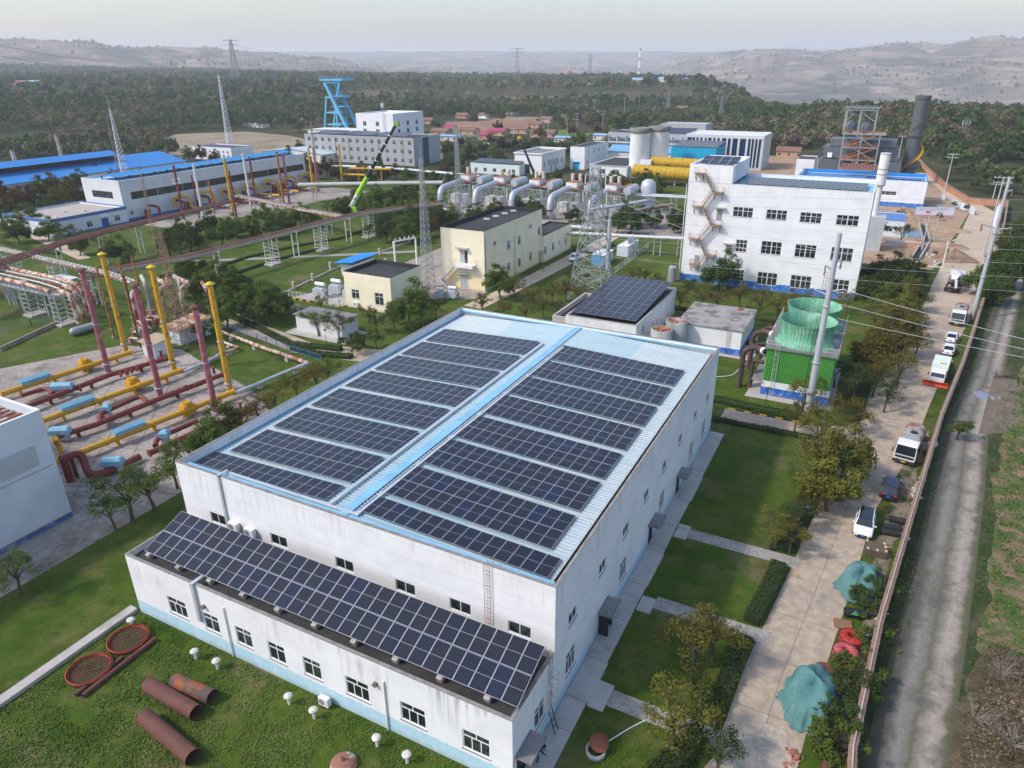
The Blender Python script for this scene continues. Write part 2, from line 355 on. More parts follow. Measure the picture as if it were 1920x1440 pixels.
def terrmat():
 m, nt, b, tc = mat0('land'); g = _n(nt, 'NewGeometry'); v = g.outputs['Position']
 n1 = _ramp(nt, _noise(nt, v, .012, 5, .6), .42, .58); n2 = _ramp(nt, _noise(nt, v, .05, 6, .7), .4, .62)
 col = _mix(nt, n1, (.05, .06, .028), (.1, .085, .05)); col = _mix(nt, _math(nt, 'MULTIPLY', n2, .7), col, (.03, .045, .02))
 # cultivated strips and bare terraces
 tn = _ramp(nt, _noise(nt, _map(nt, v, (1, 1, 9)), .005, 9, .78), .5, .6)
 ln = _n(nt, 'VectorMath', operation='LENGTH'); nt.links.new(v, ln.inputs[0]); fr = _ramp(nt, ln.outputs['Value'], 2600, 3600); tn = _math(nt, 'MULTIPLY', tn, fr); vg = _math(nt, 'MULTIPLY', _ramp(nt, _noise(nt, v, .0035, 9, .72), .47, .56), fr)
 sx = _n(nt, 'SeparateXYZ'); nt.links.new(g.outputs['Normal'], sx.inputs[0]); st = _ramp(nt, sx.outputs[2], .985, .93)
 col = _mix(nt, _math(nt, 'MULTIPLY', fr, .75), col, (.19, .145, .11)); col = _mix(nt, _math(nt, 'MULTIPLY', tn, .85), col, (.42, .31, .23)); col = _mix(nt, _math(nt, 'MULTIPLY', vg, .85), col, (.035, .05, .032))
 ps = _n(nt, 'SeparateXYZ'); nt.links.new(v, ps.inputs[0])
 wv = _noise(nt, _map(nt, v, (.004, .004, .16)), 1.0, 5, .75)
 col = _mix(nt, _math(nt, 'MULTIPLY', _math(nt, 'MULTIPLY', _ramp(nt, wv, .5, .6), .9), st), col, (.34, .23, .15))
 nt.links.new(col, b.inputs['Base Color']); b.inputs['Roughness'].default_value = 1; b.inputs['Specular IOR Level'].default_value = 0
 bn = _n(nt, 'Bump'); bn.inputs['Strength'].default_value = .8; bn.inputs['Distance'].default_value = 2.5
 nt.links.new(_noise(nt, v, .12, 6, .7), bn.inputs['Height']); nt.links.new(bn.outputs[0], b.inputs['Normal']); return m
_tm = _terrain(); _tm.materials.append(terrmat()); _to = bpy.data.objects.new('terrain', _tm); COL.objects.link(_to); _to['kind'] = 'structure'
GRASS = groundmat('lawn_grass', [(.045, .085, .006), (.075, .115, .012), (.115, .12, .03), (.17, .13, .07), (.035, .062, .008)],
                  [(.12, .4, .6), (.3, .48, .66), (.11, .55, .7), (.8, .5, .75)], bump=1, bsc=5, fine=6)
GRASSB = groundmat('bright_lawn', [(.045, .095, .014), (.075, .13, .02), (.03, .06, .012)], [(.15, .4, .6), (.5, .5, .7)], bump=1, bsc=5, fine=6)
WEED = groundmat('weedy_verge', [(.035, .055, .015), (.075, .075, .035), (.12, .1, .065), (.025, .04, .012)], [(.2, .45, .6), (.5, .52, .7), (1.2, .5, .7)], bump=1, bsc=4)
DIRT = groundmat('bare_earth', [(.33, .21, .13), (.42, .3, .2), (.22, .14, .09)], [(.15, .4, .65), (.6, .55, .75)], bump=1, bsc=2)
ROADC = groundmat('concrete_road', [(.375, .3, .225), (.43, .345, .25), (.3, .25, .2), (.42, .25, .14)], [(.05, .4, .6), (.13, .52, .72), (.25, .62, .76)], bump=.15, bsc=6, fine=1.2, rough=.85)
ROADD = groundmat('sandy_road', [(.46, .36, .26), (.53, .43, .32), (.36, .29, .22)], [(.06, .4, .6), (.3, .55, .75)], bump=.3, bsc=3)
YARDC = groundmat('stained_yard_slab', [(.3, .255, .215), (.38, .33, .28), (.16, .135, .115), (.26, .17, .11)], [(.08, .42, .6), (.25, .5, .68), (.12, .62, .75)], bump=.2, bsc=5, fine=1.5)
CROP = groundmat('crop_field', [(.25, .16, .1), (.19, .13, .08), (.075, .11, .028)], [(.3, .4, .6), (.5, .42, .56)], bump=1, bsc=3, fine=3)
BRUSH = groundmat('dry_brush', [(.1, .075, .045), (.15, .11, .07), (.05, .05, .022)], [(.4, .4, .6), (.9, .45, .65)], bump=1, bsc=3)
PAVE = groundmat('path_blocks', [(.3, .28, .25), (.37, .34, .3), (.2, .19, .17)], [(.4, .4, .6), (1.4, .5, .7)], bump=.4, bsc=3)
def sheet(name, pts, z, m, px=True, th=0, rough=0):
 P = [G(a, b, z) for a, b in pts] if px else pts
 if rough:
  Q = []
  for a, b in zip(P, list(P[1:])+[P[0]]):
   n = max(1, int(math.hypot(b[0]-a[0], b[1]-a[1])/(rough*.7)))
   for k in range(n): x, y = a[0]+(b[0]-a[0])*k/n, a[1]+(b[1]-a[1])*k/n; e = float(_vn(x, y, rough*3, 4)+.7*_vn(x, y, rough*1.1, 5)-.85); Q.append((x+rough*e, y+rough*(float(_vn(x, y, rough*2.5, 7))-.5)))
  P = Q
 return struct(MB().poly(P, z, th), name, m)
def strip(name, pts, w, z, m, px=True, th=0, rough=0):
 P = [G(a, b, z) for a, b in pts] if px else [Vector((a, b, z)) for a, b in pts]
 if rough:
  Q, ww = [], []; wl = w if isinstance(w, (list, tuple)) else [w]*len(P)
  for i in range(len(P)-1):
   n = max(1, int((P[i+1]-P[i]).length/.8))
   for k in range(n): t = k/n; p = P[i]+(P[i+1]-P[i])*t; e = _vn(p[0], p[1], 2.2, 4)+.6*_vn(p[0], p[1], .9, 5)-.8; Q.append(p+Vector((rough*e, 0, 0))); ww.append(max(.15, wl[i]+(wl[i+1]-wl[i])*t+rough*2*(_vn(p[0], p[1], 1.7, 9)+.6*_vn(p[0], p[1], .8, 2)-.8)))
  P, w = Q, ww
 L, Rr = [], []
 for i, p in enumerate(P):
  d = P[min(i+1, len(P)-1)]-P[max(i-1, 0)]; d = Vector((d[0], d[1])).normalized(); n = Vector((-d[1], d[0])); ww = w[i] if isinstance(w, (list, tuple)) else w
  L.append((p[0]+n[0]*ww/2, p[1]+n[1]*ww/2)); Rr.append((p[0]-n[0]*ww/2, p[1]-n[1]*ww/2))
 mb = MB(); vs = [(x, y, z) for x, y in L]+[(x, y, z) for x, y in Rr]; n = len(P)
 mb.add(vs, [(i+n, i+1+n, i+1, i) for i in range(n-1)])
 if th:
  for a in (0, n): mb.add([vs[a+i] for i in range(n)]+[(vs[a+i][0], vs[a+i][1], z-th) for i in range(n)], [(i, i+1, i+1+n, i+n) for i in range(n-1)])
 return struct(mb, name, m)
# plant ground: grass everywhere up to the boundary wall, earth beyond the works
WALLP = [(5.2, 28), (4.9, 41.9), (6.1, 56.4), (8.4, 74.9), (12.1, 104.2), (15.7, 126.8), (18.8, 149), (22.3, 174.9), (27, 212), (32.7, 257.4), (37.5, 300)]
WALLP2 = [(37.5, 300), (25.9, 301.6), (20.5, 330), (17.8, 352), (14, 385), (11.6, 412.7), (4, 460)]
sheet('lawn', [(5.2, 8)]+WALLP+[(-60, 300), (-140, 300), (-250, 240), (-290, 120), (-290, 8)], .02, GRASS, False)
sheet('verge', WALLP[::-1]+[(5.2, 8), (60, 8), (120, 100), (120, 330), (40, 330)], .012, WEED, False)
sheet('bare_ground', [(-2.5, 196), (13, 196), (26, 287), (20, 330), (14, 385), (0, 430), (-60, 430), (-60, 300), (-18, 285), (-4, 252)], .035, DIRT, False)
sheet('yard_ground', [(-142, 208), (-42, 205), (-44, 245), (-142, 245)], .03, YARDC, False)
sheet('works_ground', [(-219, 150), (-196, 150), (-188, 236), (-219, 238)], .028, YARDC, False)
# roads
strip('road', [(0, 20), (-1.2, 37.4), (-.6, 48.2), (.8, 61.1), (2.5, 78.8), (5.6, 95), (6.9, 110), (11, 138), (15.5, 165), (18, 185), (22.2, 215), (27.5, 255)], [5, 5.4, 5.7, 5.6, 5.6, 6.5, 8, 8.3, 9, 10, 10, 9], .05, ROADC, False)
strip('earth_road', [(15, 165), (17.6, 185), (21.8, 215), (27, 255), (30, 282), (25, 306), (21.5, 330), (18, 348), (12, 390), (6, 425), (0, 450)], [6.5, 9, 10, 9.4, 9, 8, 6, 4, 4.5, 5, 5], .056, ROADD, False)
sheet('side_road', [(-15.4, 91.8), (-15.4, 96.8), (-4, 96.6), (1, 98.6), (4, 104), (7, 104), (6, 88), (2, 86), (0, 90), (-4, 92)], .062, ROADC, False)
sheet('turning_area', [(-4.6, 20), (-4.6, 36), (-2.5, 42.5), (.5, 43.5), (2, 38), (2.4, 20)], .07, groundmat('old_slab', [(.43, .36, .28), (.3, .27, .23), (.12, .11, .09)], [(.3, .5, .62), (.5, .64, .76)], bump=.4, bsc=5), False)
# expansion joints of the concrete road
_j = MB()
for yy in range(38, 118, 6):
 xc = np.interp(yy, [20, 37.4, 48.2, 61.1, 78.8, 95, 110, 138], [0, -1.2, -.6, .8, 2.5, 5.6, 6.9, 11]); _j.box(xc-2.7, yy, .052, xc+2.7, yy+.045, .0545)
for a, b in zip([(0, 20), (-1.2, 37.4), (-.6, 48.2), (.8, 61.1), (2.5, 78.8)], [(-1.2, 37.4), (-.6, 48.2), (.8, 61.1), (2.5, 78.8), (5.6, 95)]): _j.beam((a[0], a[1], .0555), (b[0], b[1], .0555), .04, .004)
struct(_j, 'road_joints', mk('joint_dirt', (.12, .1, .08), var=.3))
# left service road, pipe yard
sheet('service_road', [(-75.6, 4), (-68.4, 4), (-68.4, 47.5), (-68.6, 50), (-75.6, 46)], .045, YARDC, False)
sheet('pipe_yard', [(-190, 30), (-130, 54.5), (-119.5, 74.5), (-108, 78), (-100, 75.5), (-92, 73.5), (-80, 69.5), (-68.6, 62), (-68.6, 46), (-75.4, 46), (-75.4, 36.4), (-190, 36.4)], .055, YARDC, False)
_j = MB()
for i in range(9):
 t = i/8; a = Vector((-125+38*t, 57+14*t-2*t*t, .06)); b = a+Vector((22, -26, 0)); _j.beam(a, b, .1, .006)
for i in range(4): a = Vector((-122+i*7, 56-i*7.5, .0605)); _j.beam(a, a+Vector((40, 14, 0)), .09, .006)
struct(_j, 'yard_joints', mk('joint_dirt', (.12, .1, .08)))
strip('middle_road', [(-119, 96), (-107.5, 92.5), (-98, 90.3), (-88, 88.2), (-78, 90), (-60, 94), (-56, 94.5)], [5, 5, 5, 5, 6, 6, 6], .06, ROADC, False)
strip('plant_lane', [(-73, 122), (-72, 133), (-71, 150), (-70, 179), (-69.7, 222)], 4.5, .058, ROADD, False)
strip('west_lane', [(-275, 136), (-240, 128), (-205, 118), (-188, 113)], [4, 4, 4, 3], .05, ROADD, False)
strip('garden_path', [(-166, 120), (-150, 130), (-128, 146), (-112, 158)], 2.2, .05, PAVE, False)
sheet('substation_yard', [(-107, 122), (-97, 122), (-84, 123), (-75.5, 127), (-75.5, 133), (-87.3, 133), (-87.3, 166), (-108, 166)], .05, groundmat('gravel', [(.36, .3, .25), (.27, .23, .19)], [(.5, .4, .6)], bump=.6), False)
sheet('foundation_apron', [(-88, 128.5), (-75.6, 128.5), (-75.6, 133.1), (-88, 133.1)], .062, YARDC, False)
# apron and paths beside the hall
_a = MB()
for i, (ya, yb) in enumerate([(23.5, 29.8), (29.86, 35.5), (35.56, 38.6), (38.66, 43.2), (43.26, 48.6), (48.66, 54), (54.06, 59.6), (59.66, 64.8), (64.86, 70.4), (70.46, 76), (76.06, 81.6), (81.66, 88.6)]):
 _a.box(-15.66, ya, 0, -13.7-(.12 if i % 3 else 0), yb, .16)
for (ya, yb) in [(38.4, 41.2), (50.5, 52.6), (63, 65.5)]: _a.box(-13.7, ya, 0, -12.4, yb, .17)
struct(_a, 'apron', CONC)
_a = MB()
for (ya, x1) in [(39.9, -3.6), (52.2, -2.2), (64.2, -1.1)]:
 _a.box(-12.4, ya-.75, .02, x1, ya+.75, .09); _a.box(-12.4, ya+.75, .02, x1, ya+.87, .15)
struct(_a, 'footpath', PAVE)
struct(MB().box(-55.3, 35.6, 0, -54.8, 88.6, .15), 'west_apron', CONC)
struct(MB().box(-55.9, 10, 0, -54.95, 29.5, .38), 'kerb', CONC)
# the track and the fields outside the wall
TRK = [(8.2, 20), (8.5, 43.6), (10.9, 62.6), (13.8, 88), (15.3, 104), (19.7, 130), (27, 177), (33, 215), (39, 260), (46, 300)]
def track():
 ys = np.arange(20, 300, .8); xs = np.interp(ys, [p[1] for p in TRK], [p[0] for p in TRK]); ws = np.interp(ys, [20, 100, 130, 300], [2.6, 2.7, 2.3, 1.9]); n = 14; vs = []; tn = []
 for y, x, w in zip(ys, xs, ws):
  for k in range(n+1): t = k/n; vs.append((x+(t-.5)*2*w, y, .034)); tn.append(t)
 me = bpy.data.meshes.new('dirt_track'); me.from_pydata(vs, [], [(i*(n+1)+k, i*(n+1)+k+1, (i+1)*(n+1)+k+1, (i+1)*(n+1)+k) for i in range(len(ys)-1) for k in range(n)]); me.attributes.new('across', 'FLOAT', 'POINT').data.foreach_set('value', tn)
 m, nt, b_, tc = mat0('track_surface'); at = _n(nt, 'Attribute', attribute_name='across'); g = _n(nt, 'NewGeometry'); v = g.outputs['Position']
 f = _math(nt, 'ADD', at.outputs['Fac'], _math(nt, 'MULTIPLY_ADD', _noise(nt, v, .55, 6, .7), .34, -.17)); r = _n(nt, 'ValToRGB'); nt.links.new(f, r.inputs[0]); e = r.color_ramp.elements
 for i, (p, c) in enumerate([(0, (.06, .065, .025)), (1, (.075, .075, .03)), (.1, (.07, .065, .045)), (.2, (.085, .08, .068)), (.34, (.21, .19, .16)), (.46, (.17, .155, .125)), (.52, (.11, .105, .06)), (.6, (.2, .175, .14)), (.72, (.33, .28, .225)), (.84, (.27, .23, .18)), (.92, (.1, .095, .05))]):
  q = e[i] if i < 2 else e.new(p); q.position = p; q.color = (*c, 1)
 c = _mix(nt, _ramp(nt, _noise(nt, v, .22, 5, .7), .5, .68), r.outputs[0], (.1, .09, .07)); hs = _n(nt, 'HueSaturation'); nt.links.new(_math(nt, 'MULTIPLY_ADD', _noise(nt, v, 3, 5, .7), .8, .6), hs.inputs['Value']); nt.links.new(c, hs.inputs['Color']); nt.links.new(hs.outputs[0], b_.inputs['Base Color']); b_.inputs['Roughness'].default_value = .95
 bn = _n(nt, 'Bump'); bn.inputs['Strength'].default_value = .7; bn.inputs['Distance'].default_value = .1; nt.links.new(_noise(nt, v, 3, 6, .7), bn.inputs['Height']); nt.links.new(bn.outputs[0], b_.inputs['Normal']); me.materials.append(m)
 o = bpy.data.objects.new('dirt_track', me); COL.objects.link(o); o['kind'] = 'structure'
track()
sheet('crop_field', [(14.2, 59), (20, 108), (24, 128), (30, 172), (60, 190), (90, 120), (60, 40), (30, 30), (24, 46)], .028, CROP, False, rough=1.2)
sheet('brush_patch', [(11.2, 20), (11.5, 50), (14.6, 60.5), (18, 60), (24, 50), (34, 32), (34, 20)], .033, BRUSH, False, rough=1.5)
sheet('earth_patch', [(16.8, 104), (20.4, 128), (23.5, 127.5), (22.6, 112), (20, 106)], .036, groundmat('damp_earth', [(.15, .115, .085), (.21, .165, .125), (.09, .08, .05)], [(.4, .4, .6), (.8, .5, .7)]), False)
_w = mk('puddle_water', (.2, .21, .24), rough=.06, var=.05, spec=.8)
for k, (x, y, a, b) in enumerate([(18.1, 118.6, 1.0, 1.5), (19.5, 118.2, .28, .9), (20.4, 118.5, .25, .6)]):
 struct(MB().poly([(x+a*math.cos(t)*(1+.2*math.sin(3*t+k)), y+b*math.sin(t)*(1+.15*math.cos(4*t))) for t in np.linspace(0, 2*math.pi, 22, endpoint=False)], .044), 'puddle', _w)
sheet('storage_strip', [(3.1, 36), (3.2, 43), (4.3, 52), (5.3, 64), (6.2, 76), (7.3, 87), (8.9, 95), (11, 103), (7.9, 75), (5.9, 57), (4.8, 42), (4.9, 34)], .048, groundmat('strip_earth', [(.2, .165, .12), (.28, .23, .17), (.06, .075, .025), (.1, .1, .05)], [(.3, .4, .6), (.4, .5, .62), (1, .52, .7)], bump=.8), False, rough=.7)
# far fields, laid on the level plateau
FG = groundmat('green_field', [(.09, .17, .035), (.12, .2, .05)], [(.02, .4, .6)], bump=.3)
FB = groundmat('ploughed_field', [(.24, .13, .08), (.3, .19, .12), (.2, .15, .1)], [(.02, .4, .6), (.05, .5, .7)], bump=.3)
FT = groundmat('dry_field', [(.24, .19, .12), (.31, .25, .17), (.14, .13, .07)], [(.02, .4, .6), (.06, .5, .7)], bump=.4)
FO = groundmat('earth_bank', [(.42, .26, .17), (.5, .34, .24)], [(.03, .4, .6)], bump=.4)
for nm, mt, pts in [('field', FB, [(838, 246), (835, 228), (925, 222), (1000, 218), (1010, 232), (985, 246), (900, 249)]), ('field', FG, [(820, 240), (900, 243), (930, 253), (880, 257), (845, 250)]),
 ('field', FG, [(1060, 212), (1130, 206), (1250, 203), (1330, 210), (1250, 217), (1160, 213), (1080, 222)]), ('field', FB, [(1075, 219), (1140, 213), (1200, 214), (1180, 220), (1100, 224)]),
 ('field', FT, [(940, 217), (1010, 213), (1020, 222), (960, 226)]), ('field', FG, [(1050, 216), (1110, 221), (1100, 226), (1060, 224)]),
 ('field', FT, [(305, 262), (340, 247), (430, 243), (540, 254), (580, 262), (540, 285), (420, 292), (340, 296), (300, 285)]), ('field', FO, [(440, 226), (520, 226), (620, 240), (600, 247), (520, 238), (450, 233)]),
 ('field', FT, [(0, 252), (60, 246), (110, 252), (100, 262), (0, 275)]), ('field', FG, [(1000, 247), (1060, 243), (1110, 250), (1100, 257), (1020, 257)]), ('field', FG, [(1440, 275), (1500, 268), (1530, 275), (1500, 285), (1440, 287)]),
 ('field', FT, [(560, 265), (760, 262), (830, 275), (830, 300), (560, 290)]), ('field', FT, [(1370, 290), (1500, 290), (1520, 320), (1380, 330)])]:
 sheet(nm, pts, .022+.003*rng.random(), mt)
# ---------------------------------------------------------------- buildings
def onF(x, y, y0):
 d = ray(x, y); t = y0/d[1]; return d[0]*t, CH+d[2]*t          # (X, Z) on a wall that faces the camera
def onR(x, y, x1):
 d = ray(x, y); t = x1/d[0]; return d[1]*t, CH+d[2]*t          # (Y, Z) on a wall that faces right
WCACHE = {}
def win_meshes(w, h, st):
 k = (round(w, 2), round(h, 2), st)
 if k in WCACHE: return WCACHE[k]
 f = MB(); t = .08
 f.box(-w/2, .05, 0, -w/2+t, .13, h).box(w/2-t, .05, 0, w/2, .13, h).box(-w/2+t, .05, 0, w/2-t, .13, t).box(-w/2+t, .05, h-t, w/2-t, .13, h)
 if st == 'cross':      # transom light over two casements
  zz = h*.68; f.box(-w/2+t, .06, zz, w/2-t, .12, zz+t); f.box(-t/2, .055, t, t/2, .125, zz)
  f.box(-t/2, .055, zz+t, t/2, .125, h-t)
 elif st == 'three':    # two lights above, three below
  zz = h*.66; f.box(-w/2+t, .06, zz, w/2-t, .12, zz+t); f.box(-t/2, .055, zz+t, t/2, .125, h-t)
  for q in (-w/6, w/6): f.box(q-t/2, .055, t, q+t/2, .125, zz)
 elif st == 'two': f.box(-t/2, .055, t, t/2, .125, h-t)
 elif st == 'eight':
  f.box(-w/2+t, .06, h*.6, w/2-t, .12, h*.6+t); f.box(-.09, .05, t, .09, .128, h-t)
  for q in (-w/4, w/4): f.box(q-t/2, .055, t, q+t/2, .125, h-t)
 elif st == 'nine':
  for q in (.33, .68): f.box(-w/2+t, .06, h*q, w/2-t, .12, h*q+t)
  for q in (-w/6, w/6): f.box(q-t/2, .055, t, q+t/2, .125, h-t)
 elif st == 'dark':
  for i in range(1, 4): q = -w/2+w*i/4; f.box(q-t/2, .055, t, q+t/2, .125, h-t)
 elif st == 'band':
  n = max(2, int(w/1.6))
  for i in range(1, n): q = -w/2+w*i/n; f.box(q-t/2, .055, t, q+t/2, .125, h-t)
  f.box(-w/2+t, .06, h*.5, w/2-t, .12, h*.5+.04)
 p = MB().box(-w/2+.04, .09, .04, w/2-.04, .1, h-.04)
 s = MB().box(-w/2-.08, -.06, -.08, w/2+.08, .12, -.002)
 WCACHE[k] = (f.data('window', DARK if st == 'dark' else PVCW), p.data('pane', GLASS), s.data('sill', COPE)); return WCACHE[k]
class Bld:
 def __init__(s, name, label, cat, x0, y0, x1, y1, h, wall, group=None, z0=0):
  s.w, s.d, s.h = x1-x0, y1-y0, h; s.x0, s.y0, s.x1, s.y1 = x0, y0, x1, y1; s.wall = wall
  s.t = thing(name, label, cat, (x0, y0, z0), 0, group); s.op = {'F': [], 'R': [], 'L': [], 'K': []}; s.wins = []
 def win(s, face, c, z, w, h, st='cross', sill=True):
  "opening with its foot at height z, centre c along the face"
  L = s.w if face in 'FK' else s.d
  if c-w/2 < .1 or c+w/2 > L-.1 or z < 0 or z+h > s.h: return
  for a in s.op[face]:
   if c-w/2 < a[2]+.05 and c+w/2 > a[0]-.05 and z < a[3]+.05 and z+h > a[1]-.05: return
  s.op[face].append((c-w/2, z, c+w/2, z+h)); s.wins.append((face, c, z, w, h, st, sill))
 def winpx(s, face, x, y, w, h, st='cross', sill=True):
  "window whose centre is seen at (x, y)"
  a, z = onF(x, y, s.y0) if face == 'F' else onR(x, y, s.x1)
  s.win(face, a-(s.x0 if face == 'F' else s.y0), z-h/2, w, h, st, sill)
 def place(s, face, c, z):
  if face == 'F': return (c, 0, z), 0
  if face == 'R': return (s.w, c, z), math.pi/2
  if face == 'K': return (s.w-c, s.d, z), math.pi
  return (0, s.d-c, z), -math.pi/2
 def door(s, face, c, w, h, m=None, z=0, label=None):
  s.op[face].append((c-w/2, z+.02, c+w/2, z+h)); loc, rz = s.place(face, c, z)
  o = MB().box(-w/2, .08, .02, w/2, .14, h).box(-w/2, .04, .02, -w/2+.07, .08, h).box(w/2-.07, .04, .02, w/2, .08, h).box(-.02, .06, .05, .02, .08, h).out('door', m or GREY, s.t, label)
  o.location = loc; o.rotation_euler[2] = rz
  hd = MB().box(.1, .03, h*.45, .14, .08, h*.55).out('handle', DARK, o); return o
 def canopy(s, face, c, z, w, dp, m=None, th=.14):
  loc, rz = s.place(face, c, z); o = MB().box(-w/2, -dp, 0, w/2, 0, th).box(-w/2, -dp, -.05, w/2, -dp+.06, 0).out('canopy', m or CONCD, s.t); o.location = loc; o.rotation_euler[2] = rz
 def finish(s, parapet=.5, roof=None, coping=COPE, cw=.24, rz=None, roofname='roof', over=0.02, copeh=.1, lining=None):
  m = MB(); D = .16
  for face in 'FRKL':
   L = s.w if face in 'FK' else s.d; ops = s.op[face]
   loc, r = s.place(face, 0, 0); c_, s_ = round(math.cos(r)), round(math.sin(r))
   fm = lambda a, b, z: (loc[0]+a*c_-b*s_, loc[1]+a*s_+b*c_, z)
   xs = sorted({0, L, *[o[0] for o in ops], *[o[2] for o in ops]}); zs = sorted({0, s.h, *[o[1] for o in ops], *[o[3] for o in ops]})
   for i in range(len(xs)-1):
    for j in range(len(zs)-1):
     cx, cz = (xs[i]+xs[i+1])/2, (zs[j]+zs[j+1])/2
     if any(o[0] < cx < o[2] and o[1] < cz < o[3] for o in ops): continue
     m.add([fm(xs[i], 0, zs[j]), fm(xs[i+1], 0, zs[j]), fm(xs[i+1], 0, zs[j+1]), fm(xs[i], 0, zs[j+1])], [(0, 1, 2, 3)])
   for a, z0, b, z1 in ops:
    m.add([fm(a, 0, z0), fm(b, 0, z0), fm(b, 0, z1), fm(a, 0, z1), fm(a, D, z0), fm(b, D, z0), fm(b, D, z1), fm(a, D, z1)],
                      [(0, 4, 5, 1), (1, 5, 6, 2), (2, 6, 7, 3), (3, 7, 4, 0), (4, 7, 6, 5)])
  p = cw; zr = s.h-parapet
  # inner faces and top of the parapet
  m.add([(0, 0, s.h), (s.w, 0, s.h), (s.w, s.d, s.h), (0, s.d, s.h), (p, p, s.h), (s.w-p, p, s.h), (s.w-p, s.d-p, s.h), (p, s.d-p, s.h), (p, p, zr), (s.w-p, p, zr), (s.w-p, s.d-p, zr), (p, s.d-p, zr)],
              [(0, 1, 5, 4), (1, 2, 6, 5), (2, 3, 7, 6), (3, 0, 4, 7), (4, 5, 9, 8), (5, 6, 10, 9), (6, 7, 11, 10), (7, 4, 8, 11)])
  m.out('wall', s.wall, s.t)
  if coping:
   q = over; h0, h1 = s.h+.003, s.h+copeh
   MB().box(-q, -q, h0, s.w+q, p+.01, h1).box(-q, s.d-p-.01, h0, s.w+q, s.d+q, h1).box(-q, p+.012, h0, p+.01, s.d-p-.012, h1).box(s.w-p-.01, p+.012, h0, s.w+q, s.d-p-.012, h1).out('coping', coping, s.t)
  if lining: q = p+.012; MB().add([(q, q, s.h), (s.w-q, q, s.h), (s.w-q, s.d-q, s.h), (q, s.d-q, s.h), (q, q, zr), (s.w-q, q, zr), (s.w-q, s.d-q, zr), (q, s.d-q, zr)], [(0, 4, 5, 1), (1, 5, 6, 2), (2, 6, 7, 3), (3, 7, 4, 0)]).out('parapet_lining', lining, s.t)
  if roof: MB().add([(p, p, zr), (s.w-p, p, zr), (s.w-p, s.d-p, zr), (p, s.d-p, zr)], [(0, 1, 2, 3)]).out(roofname, roof, s.t)
  for face, c, z, w, h, st, sill in s.wins:
   f, pn, sl = win_meshes(w, h, st); loc, r = s.place(face, c, z)
   o = inst(f, 'window', s.t, loc, r); inst(pn, 'pane', o)
   if sill: inst(sl, 'sill', o)
  return s
def ladder(mb, x, y0, z0, z1, w=.5, ax='x', r=.025, step=.35, hoop=True):
 for q in (-w/2, w/2):
  a = (x+q, y0) if ax == 'x' else (x, y0+q)
  pts = [(a[0], a[1], z0), (a[0], a[1], z1)]
  if hoop:
   dx, dy = ((0, .5) if ax == 'x' else (-.5, 0)); pts += [(a[0]+dx*.3, a[1]+dy*.3, z1+.35), (a[0]+dx, a[1]+dy, z1+.35), (a[0]+dx*1.3, a[1]+dy*1.3, z1-.4)]
  mb.tube(pts, r, 6)
 z = z0+step/2
 while z < z1:
  if ax == 'x': mb.beam((x-w/2, y0, z), (x+w/2, y0, z), .03)
  else: mb.beam((x, y0-w/2, z), (x, y0+w/2, z), .03)
  z += step
 return mb
def fence_rail(mb, pts, h=1.05, step=1.2, r=.025, mid=True):
 for a, b in zip(pts[:-1], pts[1:]):
  a, b = Vector(a), Vector(b); n = max(1, int((b-a).length/step))
  for i in range(n+1):
   p = a+(b-a)*i/n; mb.beam(p, p+Vector((0, 0, h)), r*1.6)
  mb.beam(a+Vector((0, 0, h)), b+Vector((0, 0, h)), r*2)
  if mid: mb.beam(a+Vector((0, 0, h*.5)), b+Vector((0, 0, h*.5)), r*1.5)
 return mb
# ---- solar panels
def pvmat():
 m, nt, b, tc = mat0('solar_cells'); v = tc.outputs['Object']; s = _n(nt, 'SeparateXYZ'); nt.links.new(v, s.inputs[0]); oi = _n(nt, 'ObjectInfo')
 def line(c, per, wd, off=0.0): return _math(nt, 'LESS_THAN', _math(nt, 'ABSOLUTE', _math(nt, 'SUBTRACT', _math(nt, 'FRACT', _math(nt, 'ADD', _math(nt, 'DIVIDE', c, per), off)), .5)), wd/per/2)
 lx = line(s.outputs[0], .187, .012, .5); ly = line(s.outputs[1], .0925, .005); mid = _math(nt, 'LESS_THAN', _math(nt, 'ABSOLUTE', s.outputs[1]), .014)
 base = _mix(nt, oi.outputs['Random'], (.007, .01, .022), (.013, .012, .018)); base = _mix(nt, _math(nt, 'GREATER_THAN', oi.outputs['Random'], .93), base, (.008, .013, .034))
 base = _mix(nt, _math(nt, 'MULTIPLY', _ramp(nt, _noise(nt, v, .8, 3), .3, .7), .3), base, (.016, .017, .024))
 col = _mix(nt, _math(nt, 'MULTIPLY', lx, .3), base, (.3, .32, .37)); col = _mix(nt, _math(nt, 'MULTIPLY', ly, .15), col, (.3, .32, .36)); col = _mix(nt, _math(nt, 'MULTIPLY', mid, .7), col, (.45, .47, .5))
 nt.links.new(col, b.inputs['Base Color']); b.inputs['Roughness'].default_value = .25; b.inputs['Specular IOR Level'].default_value = .25; b.inputs['Coat Weight'].default_value = .08; b.inputs['Coat Roughness'].default_value = .1; return m
PVM = pvmat(); ALU = mk('aluminium_frame', (.42, .44, .47), rough=.4, metal=.5, var=.05)
PW, PL = 1.134, 2.49
